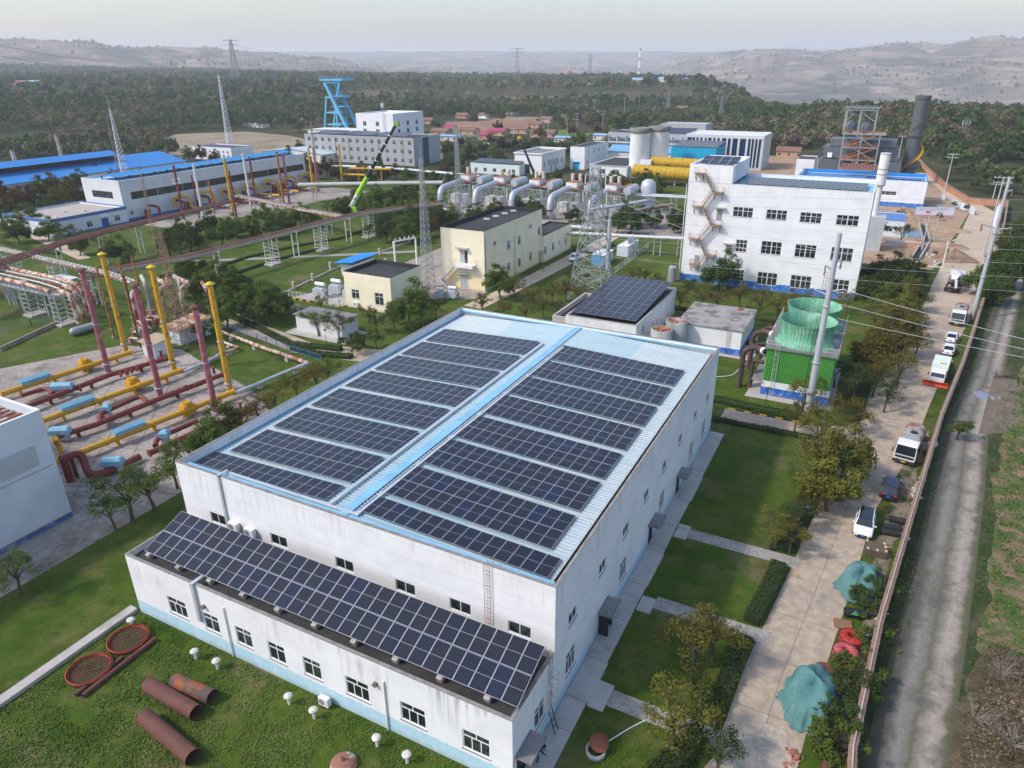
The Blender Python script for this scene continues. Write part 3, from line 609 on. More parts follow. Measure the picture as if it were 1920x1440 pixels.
def _panel(w, l):
 f = MB().box(-w/2, -l/2, 0, w/2, -l/2+.03, .04).box(-w/2, l/2-.03, 0, w/2, l/2, .04).box(-w/2, -l/2+.03, 0, -w/2+.03, l/2-.03, .04).box(w/2-.03, -l/2+.03, 0, w/2, l/2-.03, .04)
 m = MB(); m.box(-w/2+.03, -l/2+.03, .03, w/2-.03, l/2-.03, .036); n = len(m.f); m.v += f.v; m.f += [tuple(i+8 for i in q) for q in f.f]; m.sm += f.sm
 me = m.data('panel'); me.materials.append(PVM); me.materials.append(ALU)
 for i, p in enumerate(me.polygons): p.material_index = 0 if i < n else 1
 return me
PANEL = _panel(PW, PL)
def array(label, loc, nx, ny, rot=(0, 0, 0), px=1.157, py=2.52, group='solar arrays on the roof of the big white hall', name='solar_array', mesh=None, sx=1, skip=(), z=.14):
 t = thing(name, label, 'solar array', loc, 0, group); t.rotation_euler = rot; r = MB()
 for j in range(ny):
  for i in range(nx):
   if (i, j) in skip: continue
   inst(mesh or PANEL, 'panel', t, (px*(i+.5), py*(j+.5), z))
  for q in (.25, .75): r.box(0, py*(j+q)-.03, z-.06, px*nx, py*(j+q)+.03, z-.002)
 for i in range(0, nx+1, 2): r.box(px*i-.02 if i else 0, .1, z-.13, px*i+.02 if i else .04, py*ny-.1, z-.062)
 r.out('rail', ALU, t); return t
# ---------------------------------------------------------------- the big white hall
HX0, HX1, HY0, HY1, HH = -54.7, -15.7, 36.4, 88.2, 12.5
HALLW = wallmat('hall_wall', (.8, .795, .785), (.42, .62, .72), 1.15, HH, .75, lines=1.5, ragged=.06)
hall = Bld('factory_hall', 'large white hall with a light blue metal roof carrying sixteen solar arrays, in the foreground', 'building', HX0, HY0, HX1, HY1, HH, HALLW)
for x, y in [(409, 974), (523, 1015), (646, 1060), (760, 1103), (863, 1139), (974, 1182)]: hall.winpx('F', x, y-1, 1.95, 1.15, 'two', False)
for x, y in [(1074, 1154), (1130, 1062), (1173.5, 993), (1212, 928), (1246, 873), (1276, 822), (1304, 778), (1327, 745)]: hall.winpx('R', x, y, 1.6, 1.15, 'two')
for x, y in [(1070, 1236), (1168, 1067), (1241, 937), (1296, 843), (1319, 802)]: hall.winpx('R', x, y, 1.9, 2.2, 'three')
for x, y in [(1127, 1182), (1219, 1006), (1271, 904)]:
 c = onR(x, y, HX1)[0]-HY0; hall.door('R', c, 1.5, 2.3, DARK); hall.canopy('R', c, 2.75, 2.6, 1.25)
hall.finish(.95, None, cw=.22, copeh=.06)
RW = HX1-HX0-.44; RD_ = HY1-HY0-.44; RZ = HH-.25; EZ = HH-.95; XR = 19.45
def roofmat():
 m, nt, b, tc = mat0('weathered_blue_roof_sheet'); v = tc.outputs['Object']; s = _n(nt, 'SeparateXYZ'); nt.links.new(v, s.inputs[0])
 n1 = _ramp(nt, _noise(nt, _map(nt, v, (.12, 1.2, 1)), 1.2, 5, .7), .35, .65)
 a = _math(nt, 'LESS_THAN', _math(nt, 'ABSOLUTE', _math(nt, 'SUBTRACT', s.outputs[0], 19.45)), 9.8)
 base = _mix(nt, a, (.44, .49, .49), (.33, .45, .5)); col = _mix(nt, _math(nt, 'MULTIPLY', n1, .5), base, (.26, .4, .48))
 w = _math(nt, 'ABSOLUTE', _math(nt, 'SUBTRACT', _math(nt, 'FRACT', _math(nt, 'DIVIDE', s.outputs[1], .75)), .5)); r = _math(nt, 'MULTIPLY', _ramp(nt, w, .3, .1), _ramp(nt, _noise(nt, _map(nt, v, (.5, 2, 1)), 1.3, 6, .75), .48, .6))
 col = _mix(nt, _math(nt, 'MULTIPLY', r, .45), col, (.3, .22, .15))
 nt.links.new(col, b.inputs['Base Color']); b.inputs['Roughness'].default_value = .5; b.inputs['Metallic'].default_value = .1; return m
ROOFB = roofmat()
r = MB(); g0 = .9
r.add([(g0, .22, EZ), (XR, .22, RZ), (XR, RD_+.22, RZ), (g0, RD_+.22, EZ), (2*XR-g0+.1, .22, EZ), (2*XR-g0+.1, RD_+.22, EZ)], [(0, 1, 2, 3), (1, 4, 5, 2)])
y = .6
while y < RD_:
 r.add([(g0, y-.05, EZ), (g0, y+.05, EZ), (XR, y-.05, RZ), (XR, y+.05, RZ), (g0, y, EZ+.1), (XR, y, RZ+.1)], [(0, 2, 5, 4), (1, 4, 5, 3), (0, 4, 1)])
 r.add([(2*XR-g0, y-.05, EZ), (2*XR-g0, y+.05, EZ), (XR, y-.05, RZ), (XR, y+.05, RZ), (2*XR-g0, y, EZ+.1), (XR, y, RZ+.1)], [(0, 4, 5, 2), (1, 3, 5, 4), (0, 1, 4)])
 y += .42
r.out('roof', ROOFB, hall.t)
LB = mk('light_blue_flashing', (.22, .45, .58), rough=.5, var=.2)
MB().box(XR-.45, .23, RZ+.08, XR+.45, RD_+.2, RZ+.13).out('ridge_cap', LB, hall.t)
MB().box(.23, .23, EZ-.12, .88, RD_+.2, EZ-.1).box(.23, RD_-.3, RZ-.05, 2*XR-.2, RD_+.2, RZ-.02).box(.9, .23, RZ+.03, 2*XR-.3, .8, RZ+.06).out('gutter', LB, hall.t)
tr = MB()
for x in (XR-1.95, XR+1.05): tr.box(x, .9, RZ+.12, x+.28, RD_-8, RZ+.24)
tr.box(5.5, .85, RZ+.08, XR+1.35, 1.1, RZ+.22).box(5.6, -.16, 6.4, 5.85, -.002, HH+.14).box(5.6, -.16, HH+.065, 5.85, 1.0, HH+.16); tr.out('cable_tray', LGREY, hall.t)
c_ = onF(915, 1100, HY0)[0]-HX0
ladder(MB(), c_, -.16, 6.7, HH+.2, .5).out('ladder', mk('rust_tinted_ladder', (.5, .4, .34), patch=(.3, .14, .08), pt=(.45, .6), psc=2), hall.t)
dm = MB().beam((0, 0, 0), (0, .75, 0), .05, 2.2); dm = MB().box(0, 0, .1, .06, 1.1, 2.25)
cdr = onR(1127, 1182, HX1)[0]-HY0
MB().box(39.0, cdr-.8, .12, 39.9, cdr-.74, 2.3).box(39.0, cdr+.74, .12, 39.7, cdr+.8, 2.3).out('door', DARK, hall.t, 'black door leaf standing open')
st = MB().box(.3, .23, HH-.9, .35, RD_, HH-.1); u = MB()
# sixteen arrays
sl = math.atan2(RZ-EZ, XR-g0)
ys = [37.85, 41.0, 46.8, 52.5, 58.3, 64.0, 69.6, 75.35]; od = ['', 'second', 'third', 'fourth', 'fifth', 'sixth', 'seventh', 'eighth']
for i, y in enumerate(ys):
 ny = 1 if i == 0 else 2
 pos = 'single row array nearest the annex' if i == 0 else ('rearmost double row array, beside the bare roof end' if i == 7 else od[i]+' array back from the annex, two panels deep')
 xl = -52.8 if i else -54.1; z = EZ+(xl-HX0-g0)*math.tan(sl)+.08
 array('dark solar '+pos+', left of the roof ridge', (xl, y, z), 13 if i else 14, ny, (0, -sl, 0))
 xr = -34.35; z = RZ-(xr-HX0-XR)*math.tan(sl)+.08
 array('dark solar '+pos+', right of the roof ridge', (xr, y, z), 14 if i else 15, ny, (0, sl, 0))
# ---- the low annex in front
AY = 29.6; AH = 6.5
ANNW = wallmat('annex_wall', (.79, .785, .775), (.42, .62, .7), 1.45, AH, 1.0, lines=0, ragged=.25)
ann = Bld('annex_building', 'low white flat-roofed annex with faded blue base in front of the big hall', 'building', HX0, AY, HX1, HY0-.02, AH, ANNW)
ws = [((312.5, 1115), (353.7, 1163), 'three', 2.3), ((379, 1145), (415, 1192), 'cross', 1.8), ((440, 1171), (475, 1219), 'cross', 1.8), ((499.6, 1198), (539, 1251), 'cross', 1.8), ((566, 1228), (605, 1279), 'cross', 1.8), ((646, 1263), (694.5, 1322), 'three', 2.2), ((750, 1311), (799, 1371.5), 'three', 2.2), ((866, 1362.5), (919.6, 1427.5), 'three', 2.2)]
for a, b, st_, w in ws: ann.winpx('F', (a[0]+b[0])/2, (a[1]+b[1])/2, w, 1.85, st_)
ann.winpx('R', 1012, 1337, 1.7, 2.0, 'cross')
ann.door('R', 1.35, 1.5, 2.3, DARK); ann.canopy('R', 1.5, 2.75, 2.5, 1.3)
ann.finish(.45, BITU, copeh=.07)
xd = onF(363, 1110, AY)[0]-HX0; p = MB().box(xd, -.22, 2.6, xd+.35, -.003, AH+.12).box(xd, -.22, AH+.09, xd+.35, 2.0, AH+.18)
p.out('cable_duct', LGREY, ann.t, 'square white cable duct')
p = MB()
for x, z in ((onF(424, 1160, AY)[0]-HX0, 5.3), (onF(721, 1290, AY)[0]-HX0, 5.0)): p.tube([(x+.05, .2, z+.1), (x, -.1, z), (x, -.1, .1)], .07, 8)
p.out('downpipe', OFFW, ann.t)
p = MB()
for x, z in ((9.6, 4.5), (27.6, 4.4)): p.tube([(x, .1, z), (x, -.25, z-.02)], .2, 12)
p.out('wall_vent', mk('vent_brown', (.2, .14, .12), var=.4), ann.t)
lad = MB(); ladder(lad, 39.25, 5.6, 1.9, AH+.9, .5, 'y', .03, .33)
for z in (3.2, 4.1, 5.0, 5.9): lad.tube([(39.25, 5.3, z), (39.75, 5.35, z), (39.95, 5.6, z), (39.75, 5.85, z), (39.25, 5.9, z)], .02, 5)
lad.out('caged_ladder', mk('rust_tinted_ladder', (.5, .4, .34)), ann.t)
lad2 = MB(); lad2.beam((39.25, 5.35, 2.1), (39.9, 5.2, .15), .05).beam((39.25, 5.85, 2.1), (39.9, 5.75, .15), .05)
for q in (.2, .45, .7): lad2.beam((39.25+.65*q, 5.35-.15*q, 2.1-1.95*q), (39.25+.65*q, 5.85-.1*q, 2.1-1.95*q), .04)
lad2.out('lower_ladder', DARK, ann.t)
_pts = [G(267, 1037, 7.05), G(346, 958, 8.25), G(1011, 1203, 8.25), G(970, 1325, 7.05)]
a0 = G(267, 1037, 6.9); a1 = G(973, 1326, 6.9)
t_ = math.radians(19.5); n_ = 29; pit = (a1[0]-a0[0])/n_; tilt = thing('solar_array', 'long tilted two-row solar array on the flat roof of the low annex', 'solar array', (a0[0], (a0[1]+a1[1])/2, 7.0)); tilt.rotation_euler[0] = t_
PA = _panel(pit-.02, 2.28)
for j in range(2):
 for i in range(n_): inst(PA, 'panel', tilt, (pit*(i+.5), 2.33*(j+.5), 0))
fr = MB()
for j in (.3, 1.9, 2.7, 4.3): fr.box(0, j-.03, -.07, pit*n_, j+.03, -.01)
for i in range(0, n_+1, 4):
 fr.beam((pit*i+.05, .3, -.07), (pit*i+.05, .3-.1, -.5), .06).beam((pit*i+.05, 4.3, -.07), (pit*i+.05, 4.3-.5, -1.75), .06)
fr.out('rail', ALU, tilt)
bl = MB()
for i in range(0, n_+1, 3): x = pit*i+.1-(.3 if i == n_ else 0); bl.cb(x, .1, -.97+.0*i, .45, .45, .5)
bl.out('ballast_block', CONC, tilt)
# air conditioners and yard vents
def ac(loc, rz, label, group, w=.95, h=.8):
 t = thing('air_conditioner', label, 'air conditioner', loc, rz, group); MB().cb(0, 0, .08, w, .42, h, 0, .03).out('casing', OFFW if 'low' in label else WHITE, t)
 MB().tube([(-w*.16, -.22, .08+h/2), (-w*.16, -.232, .08+h/2)], h*.34, 18).out('fan_grille', mk('grille_grey', (.25, .25, .24)), t); MB().box(-w*.4, -.2, 0, -w*.3, .2, .08).box(w*.3, -.2, 0, w*.4, .2, .08).out('bracket', DARK, t); return t
g = 'outdoor air conditioning units of the white hall'
for i, (x, y) in enumerate([(438, 987), (468, 998)]):
 X, z = onF(x, y, HY0-.35); ac((X, HY0-.32, z-.5), 0, ('left' if i == 0 else 'right')+' one of two air conditioning boxes on the hall wall above the tilted array', g, 1.05, .85)
q = G(612, 1322); ac((q[0], AY-.5, .1), 0, 'dusty cream air conditioning unit standing low in the grass against the annex', g)
vm = thing('yard_vent', 'x', 'vent pipe', (0, 0, 0)); MB().cyl(0, 0, 0, 1.0, .15, n=12).out('pipe', OFFW, vm)
VC = metal('rusty_white_cap', (.62, .6, .54), .8, rust=.45, rc=(.32, .2, .13), psc=4); MB().lathe([(.001, 1.22), (.2, 1.2), (.42, 1.1), (.46, 1.0), (.42, .97), (.15, .95)], n=18).out('cap', VC, vm)
vl = ['between the concrete kerb and the upper red ring', 'left of the pair near the rusty pipes', 'right of the pair near the rusty pipes', 'left of the pair beside the grass air conditioner', 'right of the pair beside the grass air conditioner', 'left of the pair near the buried tank top', 'right of the pair near the buried tank top']
for i, (x, y) in enumerate([(249, 1176), (368, 1236), (409, 1255), (543, 1320), (590, 1347), (708, 1400), (764, 1430)]):
 q = G(x, y); o = vm if i == 0 else dup(vm, (0, 0, 0)); o.location = (q[0], q[1], 0); o['label'] = 'white mushroom vent pipe with rusty cap, '+vl[i]; o['group'] = 'mushroom vents in the front lawn'; o.rotation_euler[2] = i; o.scale = (.8, .8, .85+.04*(i % 3))
# ---- things lying in the front lawn
def ringcover(a, b, label):
 c = (G(*a)+G(*b))/2; r = (G(*a)-G(*b)).length/2; t = thing('ring_cover', label, 'steel ring', (c[0], c[1], 0), 0, 'red steel rings in the front lawn')
 RD1 = mk('orange_red_paint', (.36, .07, .035), rough=.7, var=.25, patch=(.2, .06, .03), pt=(.55, .7), psc=2)
 MB().ring(0, 0, .05, .5, r, r-.09, 40).ring(0, 0, .44, .5, r+.07, r-.12, 40).out('rim', RD1, t)
 m = MB().poly([(math.cos(k*math.pi/16)*(r-.1), math.sin(k*math.pi/16)*(r-.1)) for k in range(32)], .2)
 for i in range(-5, 6):
  x = i*r/6; h = math.sqrt(max(0, (r-.12)**2-x*x)); m.box(x-.03, -h, .2, x+.03, h, .28)
 m.out('deck', mk('old_red_deck', (.17, .07, .05), var=.35, patch=(.1, .1, .04), pt=(.5, .62), psc=1.5), t); return t
ringcover((126, 1278), (212, 1244), 'lower left round red steel ring lying in the grass near the kerb')
ringcover((203, 1218), (281, 1190), 'upper right round red steel ring lying in the grass, white scraps inside')
def lyingpipe(name, a, b, r, m, label, z=None, hollow=True, group=None):
 A, B = G(*a, r if z is None else z), G(*b, r if z is None else z); mb = MB().tube([A, B], r, 24, cap=False)
 if hollow: mb.tube([B, A], r-.03, 24, cap=False); mb.tube([A, A+(B-A)*.0008], r, 24, cap=False)
 single(mb, name, m, label, 'steel pipe', group); return A, B
RP = mk('rust_brown_pipe', (.13, .055, .04), rough=.8, var=.2, sc=.8, patch=(.25, .08, .035), pt=(.6, .72), psc=.7, streak=.3, stc=(.05, .045, .045))
RP2 = mk('rust_black_pipe', (.1, .07, .06), rough=.8, var=.3, patch=(.28, .09, .035), pt=(.5, .62), psc=.6)
g = 'large rusty pipes lying in the front lawn'
lyingpipe('steel_pipe', (277, 1283), (368, 1336), .62, RP, 'long rusty pipe, middle one of the three big pipes in the lawn', group=g)
lyingpipe('steel_pipe', (327, 1276), (398, 1307), .6, RP2, 'short blackened rusty pipe, nearest the annex of three', group=g)
lyingpipe('steel_pipe', (270, 1343), (362, 1420), .62, RP, 'long rusty pipe lying alone, lowest of the three big pipes', group=g)
lyingpipe('steel_pipe', (155, 1305), (291, 1198), .22, RP, 'thin rusty pipe along the front of the two red rings', group='thin pipes beside the red rings')
lyingpipe('steel_pipe', (141, 1303), (230, 1232), .18, RP, 'shorter thin rusty pipe tucked under the red rings', group='thin pipes beside the red rings')
q = G(645, 1436); t = thing('buried_tank', 'rusty domed tank top rising from the grass at the lower picture edge', 'tank', (q[0], q[1], 0)); MB().lathe([(1.0, 0), (.98, .3), (.7, .5), (.3, .62), (.001, .65)], n=28).out('dome', metal('tank_dome', (.26, .12, .08), .8, rust=.4, rc=(.5, .47, .42), psc=1.2), t); MB().cyl(0, 0, .62, .8, .12).beam((-.3, 0, .8), (.3, .1, .8), .05).out('valve', RUST, t)
q = G(1117, 1412); t = thing('well', 'concrete well ring with a rusty round lid in the right lawn', 'well', (q[0], q[1], 0)); MB().ring(0, 0, 0, .45, .75, .6, 28).out('ring', CONC, t)
lidm = MB().lathe([(.001, .0), (.72, .0), (.72, .05), (.001, .06)], n=28); o = lidm.out('lid', mk('rusty_lid', (.24, .085, .045), var=.2, patch=(.16, .06, .04), pt=(.5, .7), psc=2), t); o.location = (.12, .35, .75); o.rotation_euler = (.25, .12, 0)
MB().beam((.1, -.4, .3), (.15, .3, .78), .06).beam((-.4, .1, .3), (-.2, .4, .76), .06).out('prop', RUST, t)
q = G(1132, 1397); q2 = G(1222, 1345); single(MB().tube([(q[0], q[1], .1), ((q[0]+q2[0])/2, (q[1]+q2[1])/2+.2, .05), (q2[0], q2[1], .05)], .05, 6), 'hose', WHITE, 'white hose running from the well across the lawn', 'hose')
single(MB().tube([G(1302, 706, .06), G(1345, 707, .06), G(1375, 704, .06), G(1390, 685, .06), G(1410, 678, .06)], .06, 6, bend=1.5), 'hose', WHITE, 'pale hose curving over the grass beside the hall end', 'hose')
# ---------------------------------------------------------------- white five storey works building
WBW = wallmat('tall_white_wall', (.81, .805, .8), (.03, .16, .5), 1.7, 22.4, .4, lines=2.6, ragged=.25, stc=(.1, .095, .09))
wb = Bld('works_building', 'tall white works building with blue base, zigzag fire stair and solar panels on its roof', 'building', -39.6, 161, -2.3, 180, 22.4, WBW)
for x, y in [(1393, 398), (1456, 403), (1520, 408.5), (1589, 413.5)]: wb.winpx('F', x, y, 4.2, 2.1, 'eight')
wb.winpx('F', 1390, 461, 2.4, 2.7, 'nine'); wb.winpx('F', 1384, 516, 2.4, 2.5, 'nine')
for x, y in [(1446, 465), (1510, 471), (1578, 477)]: wb.winpx('F', x, y, 4.2, 2.8, 'eight')
for x, y in [(1438, 523), (1501, 529), (1571, 536)]: wb.winpx('F', x, y, 4.2, 2.8, 'eight')
for x, y, hh in [(1349, 403, 2.6), (1366, 469, 2.4), (1307, 487, 2.1)]:
 a, z = onF(x, y, 161); wb.door('F', a+39.6, 1.2, hh, GREY, z-hh/2); wb.canopy('F', a+39.6, z+hh/2+.25, 2.4, .9, CONC) if x != 1307 else None
wb.finish(.7, SKYB, coping=mk('white_coping', (.66, .65, .63), var=.2, streak=.4), cw=.35)
TW = wallmat('stair_tower_wall', (.8, .795, .79), None, 0, 3.6, .9)
m = MB(); w_, d_, zb, zt = 9.4, 19, 22.52, 26.2; m.add([(0, .0, zb), (w_, .0, zb), (w_, d_, zb), (0, d_, zb), (0, 0, zt), (w_, 0, zt), (w_, d_, zt), (0, d_, zt), (.3, .3, zt), (w_-.3, .3, zt), (w_-.3, d_-.3, zt), (.3, d_-.3, zt), (.3, .3, zt-.6), (w_-.3, .3, zt-.6), (w_-.3, d_-.3, zt-.6), (.3, d_-.3, zt-.6)],
      [(0, 1, 5, 4), (1, 2, 6, 5), (2, 3, 7, 6), (3, 0, 4, 7), (4, 5, 9, 8), (5, 6, 10, 9), (6, 7, 11, 10), (7, 4, 8, 11), (8, 9, 13, 12), (9, 10, 14, 13), (10, 11, 15, 14), (11, 8, 12, 15), (12, 13, 14, 15)])
m.out('stair_tower', WBW, wb.t)
MB().box(w_+.003, 3.5, zb, w_+.14, 3.66, zt+.1).box(-.35, -.28, 0.1, -.2, -.13, 22).out('downpipe', OFFW, wb.t)
fs = MB(); fl = MB()
lands = [(1311.7, 324), (1346.7, 360), (1308, 386.7), (1343, 421.7), (1300.8, 446.7), (1331.7, 478), (1301.7, 495)]
L = []
for i, (x, y) in enumerate(lands): a, z = onF(x, y, 160.2); L.append((a+39.6, z))
for i, (a, z) in enumerate(L):
 fl.box(a-1.1, -1.5, z-.12, a+1.1, -.05, z); fence_rail(fs, [(a-1.05, -.1, z), (a-1.05, -1.45, z), (a+1.05, -1.45, z)] if i % 2 == 0 else [(a-1.05, -1.45, z), (a+1.05, -1.45, z), (a+1.05, -.1, z)], 1.1, .7)
 for q in (-.8, .8): fs.beam((a+q, -1.4, z-.12), (a+q, -.05, z-1.7), .09); fs.beam((a+q, -.07, z-.2), (a+q, -.07, z-1.8), .08)
for (a, z), (b, y) in zip(L[:-1], L[1:]):
 s_ = 1 if b > a else -1; p, q = (a+1.1*s_, z), (b-1.1*s_, y)
 if abs(q[0]-p[0]) < .5: q = (p[0]+s_*1.5, y)
 for yy in (-1.4, -.5): fs.beam((p[0], yy, p[1]), (q[0], yy, q[1]), .09, .22); fs.beam((p[0], yy, p[1]+1.05), (q[0], yy, q[1]+1.05), .06)
 n = int(abs(p[1]-q[1])/.28)+1
 for k in range(n):
  t = (k+.5)/n; X, Z = p[0]+(q[0]-p[0])*t, p[1]+(q[1]-p[1])*t; fl.box(X-.14, -1.38, Z-.03, X+.14, -.52, Z)
  if k % 2: fs.beam((X, -1.4, Z), (X, -1.4, Z+1.05), .04)
FSM = mk('stair_steel', (.42, .38, .34), patch=(.28, .15, .08), pt=(.42, .62), psc=1.5, rough=.8)
fs.out('fire_stair', FSM, wb.t); fl.out('stair_tread', mk('rusty_tread', (.32, .19, .12), var=.3), wb.t)
PS = _panel(1.9, 1.9); array('two tilted rows of solar panels on the stair tower of the tall white building', (-38.2, 163.5, 25.9), 4, 2, (R_(12), 0, 0), 2.0, 2.9, 'solar arrays on the tall white building', mesh=_panel(1.95, 2.8))
array('long flat solar array on the main roof of the tall white building', (-28.3, 165.5, 21.95), 21, 3, (R_(2), 0, 0), 1.157, 2.9, 'solar arrays on the tall white building', mesh=_panel(1.13, 2.8))
t = thing('steel_tank', 'small grey upright tank at the left foot of the tall white building', 'tank', (-41, 159.2, 0)); MB().cyl(0, 0, 0, 3.4, .95, n=20).lathe([(.95, 3.4), (.5, 3.75), (.001, 3.85)], n=20).out('shell', GREY, t); MB().cyl(0, 0, 3.7, 4.5, .2).out('cap', RUST, t)
# ---- cream buildings
CRW = wallmat('cream_wall', (.85, .76, .56), (.82, .7, .42), 3.4, 13.5, .35, lines=3.3, ragged=.05); CRC = mk('black_felt_edge', (.03, .03, .03), rough=.7)
cr = Bld('control_building', 'cream two storey block with black flat roof and an outside stair on its front', 'building', -87.2, 133, -76.1, 162, 13.5, CRW)
for x, y in [(928, 455.5), (954, 459), (974, 450.5), (995, 423.5), (1011, 432.5), (954, 500.5), (974, 491.5), (995, 480.5)]: cr.winpx('R', x, y, 1.5, 2.0 if (x, y) not in ((928, 455.5), (995, 423.5)) else 1.0, 'cross')
a, z = onF(870, 480, 133); cr.door('F', a+87.2, 1.9, 2.9, LGREY, z-1.6); cr.canopy('F', a+86.9, z+1.75, 3.1, .9, CONC); dz = z-1.6
MB().box(a+87.35, .03, dz+.05, a+88.1, .07, dz+2.8).out('door', DARK, cr.t, 'open dark half of the upper door')
a2, z2 = onF(871.5, 530, 133); cr.door('F', a2+87.2, 2.0, 3.2, LGREY, .12); cr.canopy('F', a2+86.9, 3.7, 3.0, .9, CONC)
cr.door('R', onR(1013, 500, -76.1)[0]-133, 1.6, 2.5, LGREY); cr.canopy('R', onR(1013, 476, -76.1)[0]-133, 3.0, 2.2, 1.1, CONC)
cr.finish(.8, BITU, coping=CRC, cw=.22, copeh=.12, lining=CRC)
bal = MB().box(a+85.6, -1.6, dz-.75, a+90.2, -.01, dz-.1); bal.out('balcony', mk('white_balcony', (.7, .69, .66)), cr.t)
rl = fence_rail(MB(), [(a+85.7, -1.5, dz-.1), (a+90.1, -1.5, dz-.1), (a+90.1, -.1, dz-.1)], 1.1, 1.1)
sx0, sx1 = a+85.6, 1.0
for yy in (-1.5, -.5): rl.beam((sx0, yy, dz-.2), (sx1, yy, dz-3.6), .1, .25); rl.beam((sx0, yy, dz+.9), (sx1, yy, dz-2.5), .05); rl.beam((sx1, yy-1.2, dz-3.6), (sx1+2.6, yy-1.2, .1), .1, .25); rl.beam((sx1, yy-1.2, dz-2.5), (sx1+2.6, yy-1.2, 1.1), .05)
for k in range(16): t = (k+.5)/16; X, Z = sx0+(sx1-sx0)*t, dz-.2-3.4*t; rl.box(X-.15, -1.5, Z-.02, X+.15, -.5, Z+.02)
for k in range(18): t = (k+.5)/18; X, Z = sx1+2.6*t, (dz-3.6)*(1-t)+.1*t; rl.box(X-.15, -2.7, Z-.02, X+.15, -1.7, Z+.02)
rl.box(sx1-.8, -2.7, dz-3.65, sx1+.2, -.5, dz-3.55); rl.out('outside_stair', mk('pale_stair_steel', (.52, .52, .5), rough=.6), cr.t)
MB().box(11.13, .4, .2, 11.25, .52, 12).tube([(11.25, 14.4, .2), (11.25, 14.4, 9.8)], .07, 6).out('downpipe', GREY, cr.t)
u = MB()
for i in range(4): u.cb(4+i*.3, 14+i*4, 12.98, 1.4, .5, .35, .4)
u.out('roof_unit', OFFW, cr.t)
c2 = Bld('control_annex', 'lower cream wing with dark flat roof behind the cream two storey block', 'building', -81.5, 162.05, -75.1, 179.3, 6.9, wallmat('cream_wing_wall', (.85, .76, .56), (.82, .7, .44), .8, 6.9, .3))
for x, y in [(1023, 469), (1037.5, 462), (1049.5, 454), (1061, 452)]: c2.winpx('R', x, y, 1.4 if x != 1049.5 else .9, 1.9 if x != 1049.5 else 1, 'cross')
c2.finish(.3, BITU, coping=CRC, cw=.2, lining=CRC)
sm = Bld('switch_house', 'small cream one storey house with black roof beside the fenced transformers', 'building', -97.3, 111, -85.4, 121.8, 7.6, wallmat('cream_small_wall', (.86, .77, .56), None, 0, 7.6, .2, lines=3.2))
sm.winpx('F', 666.5, 551.5, 2.0, 2.0, 'cross'); sm.winpx('F', 711, 561, 2.2, 2.6, 'cross'); sm.finish(.7, BITU, coping=CRC, cw=.22, copeh=.12, lining=CRC)
q = G(678, 575); ac((q[0], 110.6, .6), 0, 'white air conditioner on the front of the small cream house', 'x')
wh = Bld('brick_hut', 'tiny white hut with dark slab roof behind two thin trees beside the middle road', 'building', -95.6, 94.4, -84.6, 99, 3.5, wallmat('hut_wall', (.7, .69, .67), None, 0, 3.5, .7)); wh.finish(.1, CONCD, coping=None)
MB().box(-.35, -.35, 3.52, 11.3, 4.9, 3.68).out('roof_slab', CONCD, wh.t); 
sheet('hut_apron', [(-97.5, 92.8), (-83, 92.8), (-83, 100), (-97.5, 100)], .05, CONC, False)
ki = thing('switch_kiosk', 'white cabinet kiosk under a bright blue sloping sheet roof', 'kiosk', (-114, 129.5, 0)); MB().box(0, 0, .2, 3.6, 8.2, 3.0).out('cabinet', OFFW, ki)
MB().add([(-1, -1.3, 3.4), (4.4, -1.3, 3.9), (4.4, 9.4, 3.9), (-1, 9.4, 3.4), (-1, -1.3, 3.52), (4.4, -1.3, 4.02), (4.4, 9.4, 4.02), (-1, 9.4, 3.52)], [(3, 2, 1, 0), (4, 5, 6, 7), (0, 1, 5, 4), (1, 2, 6, 5), (2, 3, 7, 6), (3, 0, 4, 7)]).out('roof', mk('kiosk_blue', (.01, .22, .62), rough=.5, var=.06), ki)
MB().beam((.3, .3, 3), (.3, .3, 3.5), .1).beam((3.3, .3, 3), (3.3, .3, 3.8), .1).beam((.3, 7.9, 3), (.3, 7.9, 3.5), .1).beam((3.3, 7.9, 3), (3.3, 7.9, 3.8), .1).box(3.61, 3.3, .3, 3.64, 4.6, 2.6).out('post', GREY, ki)
# ---- pump house with the solar roof
pw = Bld('pump_house', 'low white pump house whose roof is covered by a solar array, behind the big hall', 'building', -47.2, 111.2, -34, 136.4, 5.3, wallmat('pump_wall', (.76, .76, .75), None, 0, 5.3, .7))
pw.winpx('R', 1206, 617, 1.2, 1.2, 'two'); pw.finish(.4, BITU, coping=CONC, cw=.3)
tr_ = thing('concrete_basin', 'narrow concrete basin with dark bottom along the left side of the pump house', 'basin', (-50.6, 113, 0)); MB().box(0, 0, 0, .35, 16, 4.3).box(2.9, 0, 0, 3.25, 16, 4.3).box(.35, 0, 0, 2.9, .35, 4.3).box(.35, 15.65, 0, 2.9, 16, 4.3).out('basin_wall', CONC, tr_); MB().box(.35, .35, 3.2, 2.9, 15.65, 3.3).out('basin_floor', BITU, tr_)
array('solar array of nine rows lying over the flat roof of the pump house', (-46.7, 112.6, 5.55), 8, 8, (R_(3), 0, 0), 1.5, 2.8, 'x', mesh=_panel(1.46, 2.76))
lb = Bld('storage_block', 'low white block with bright blue base and stained slab roof behind the hall corner', 'building', -28.8, 118.6, -17.7, 131.2, 4.5, wallmat('block_wall', (.78, .78, .77), (.01, .13, .5), 1.15, 4.5, .35, ragged=.02))
lb.finish(.08, BITUL, coping=None); MB().box(-.25, -.25, 4.52, 11.35, 12.85, 4.66).out('roof_slab', BITUL, lb.t)
l_ = MB(); ladder(l_, 9.0, -.15, .2, 4.7, .55); l_.out('ladder', RUST, lb.t)
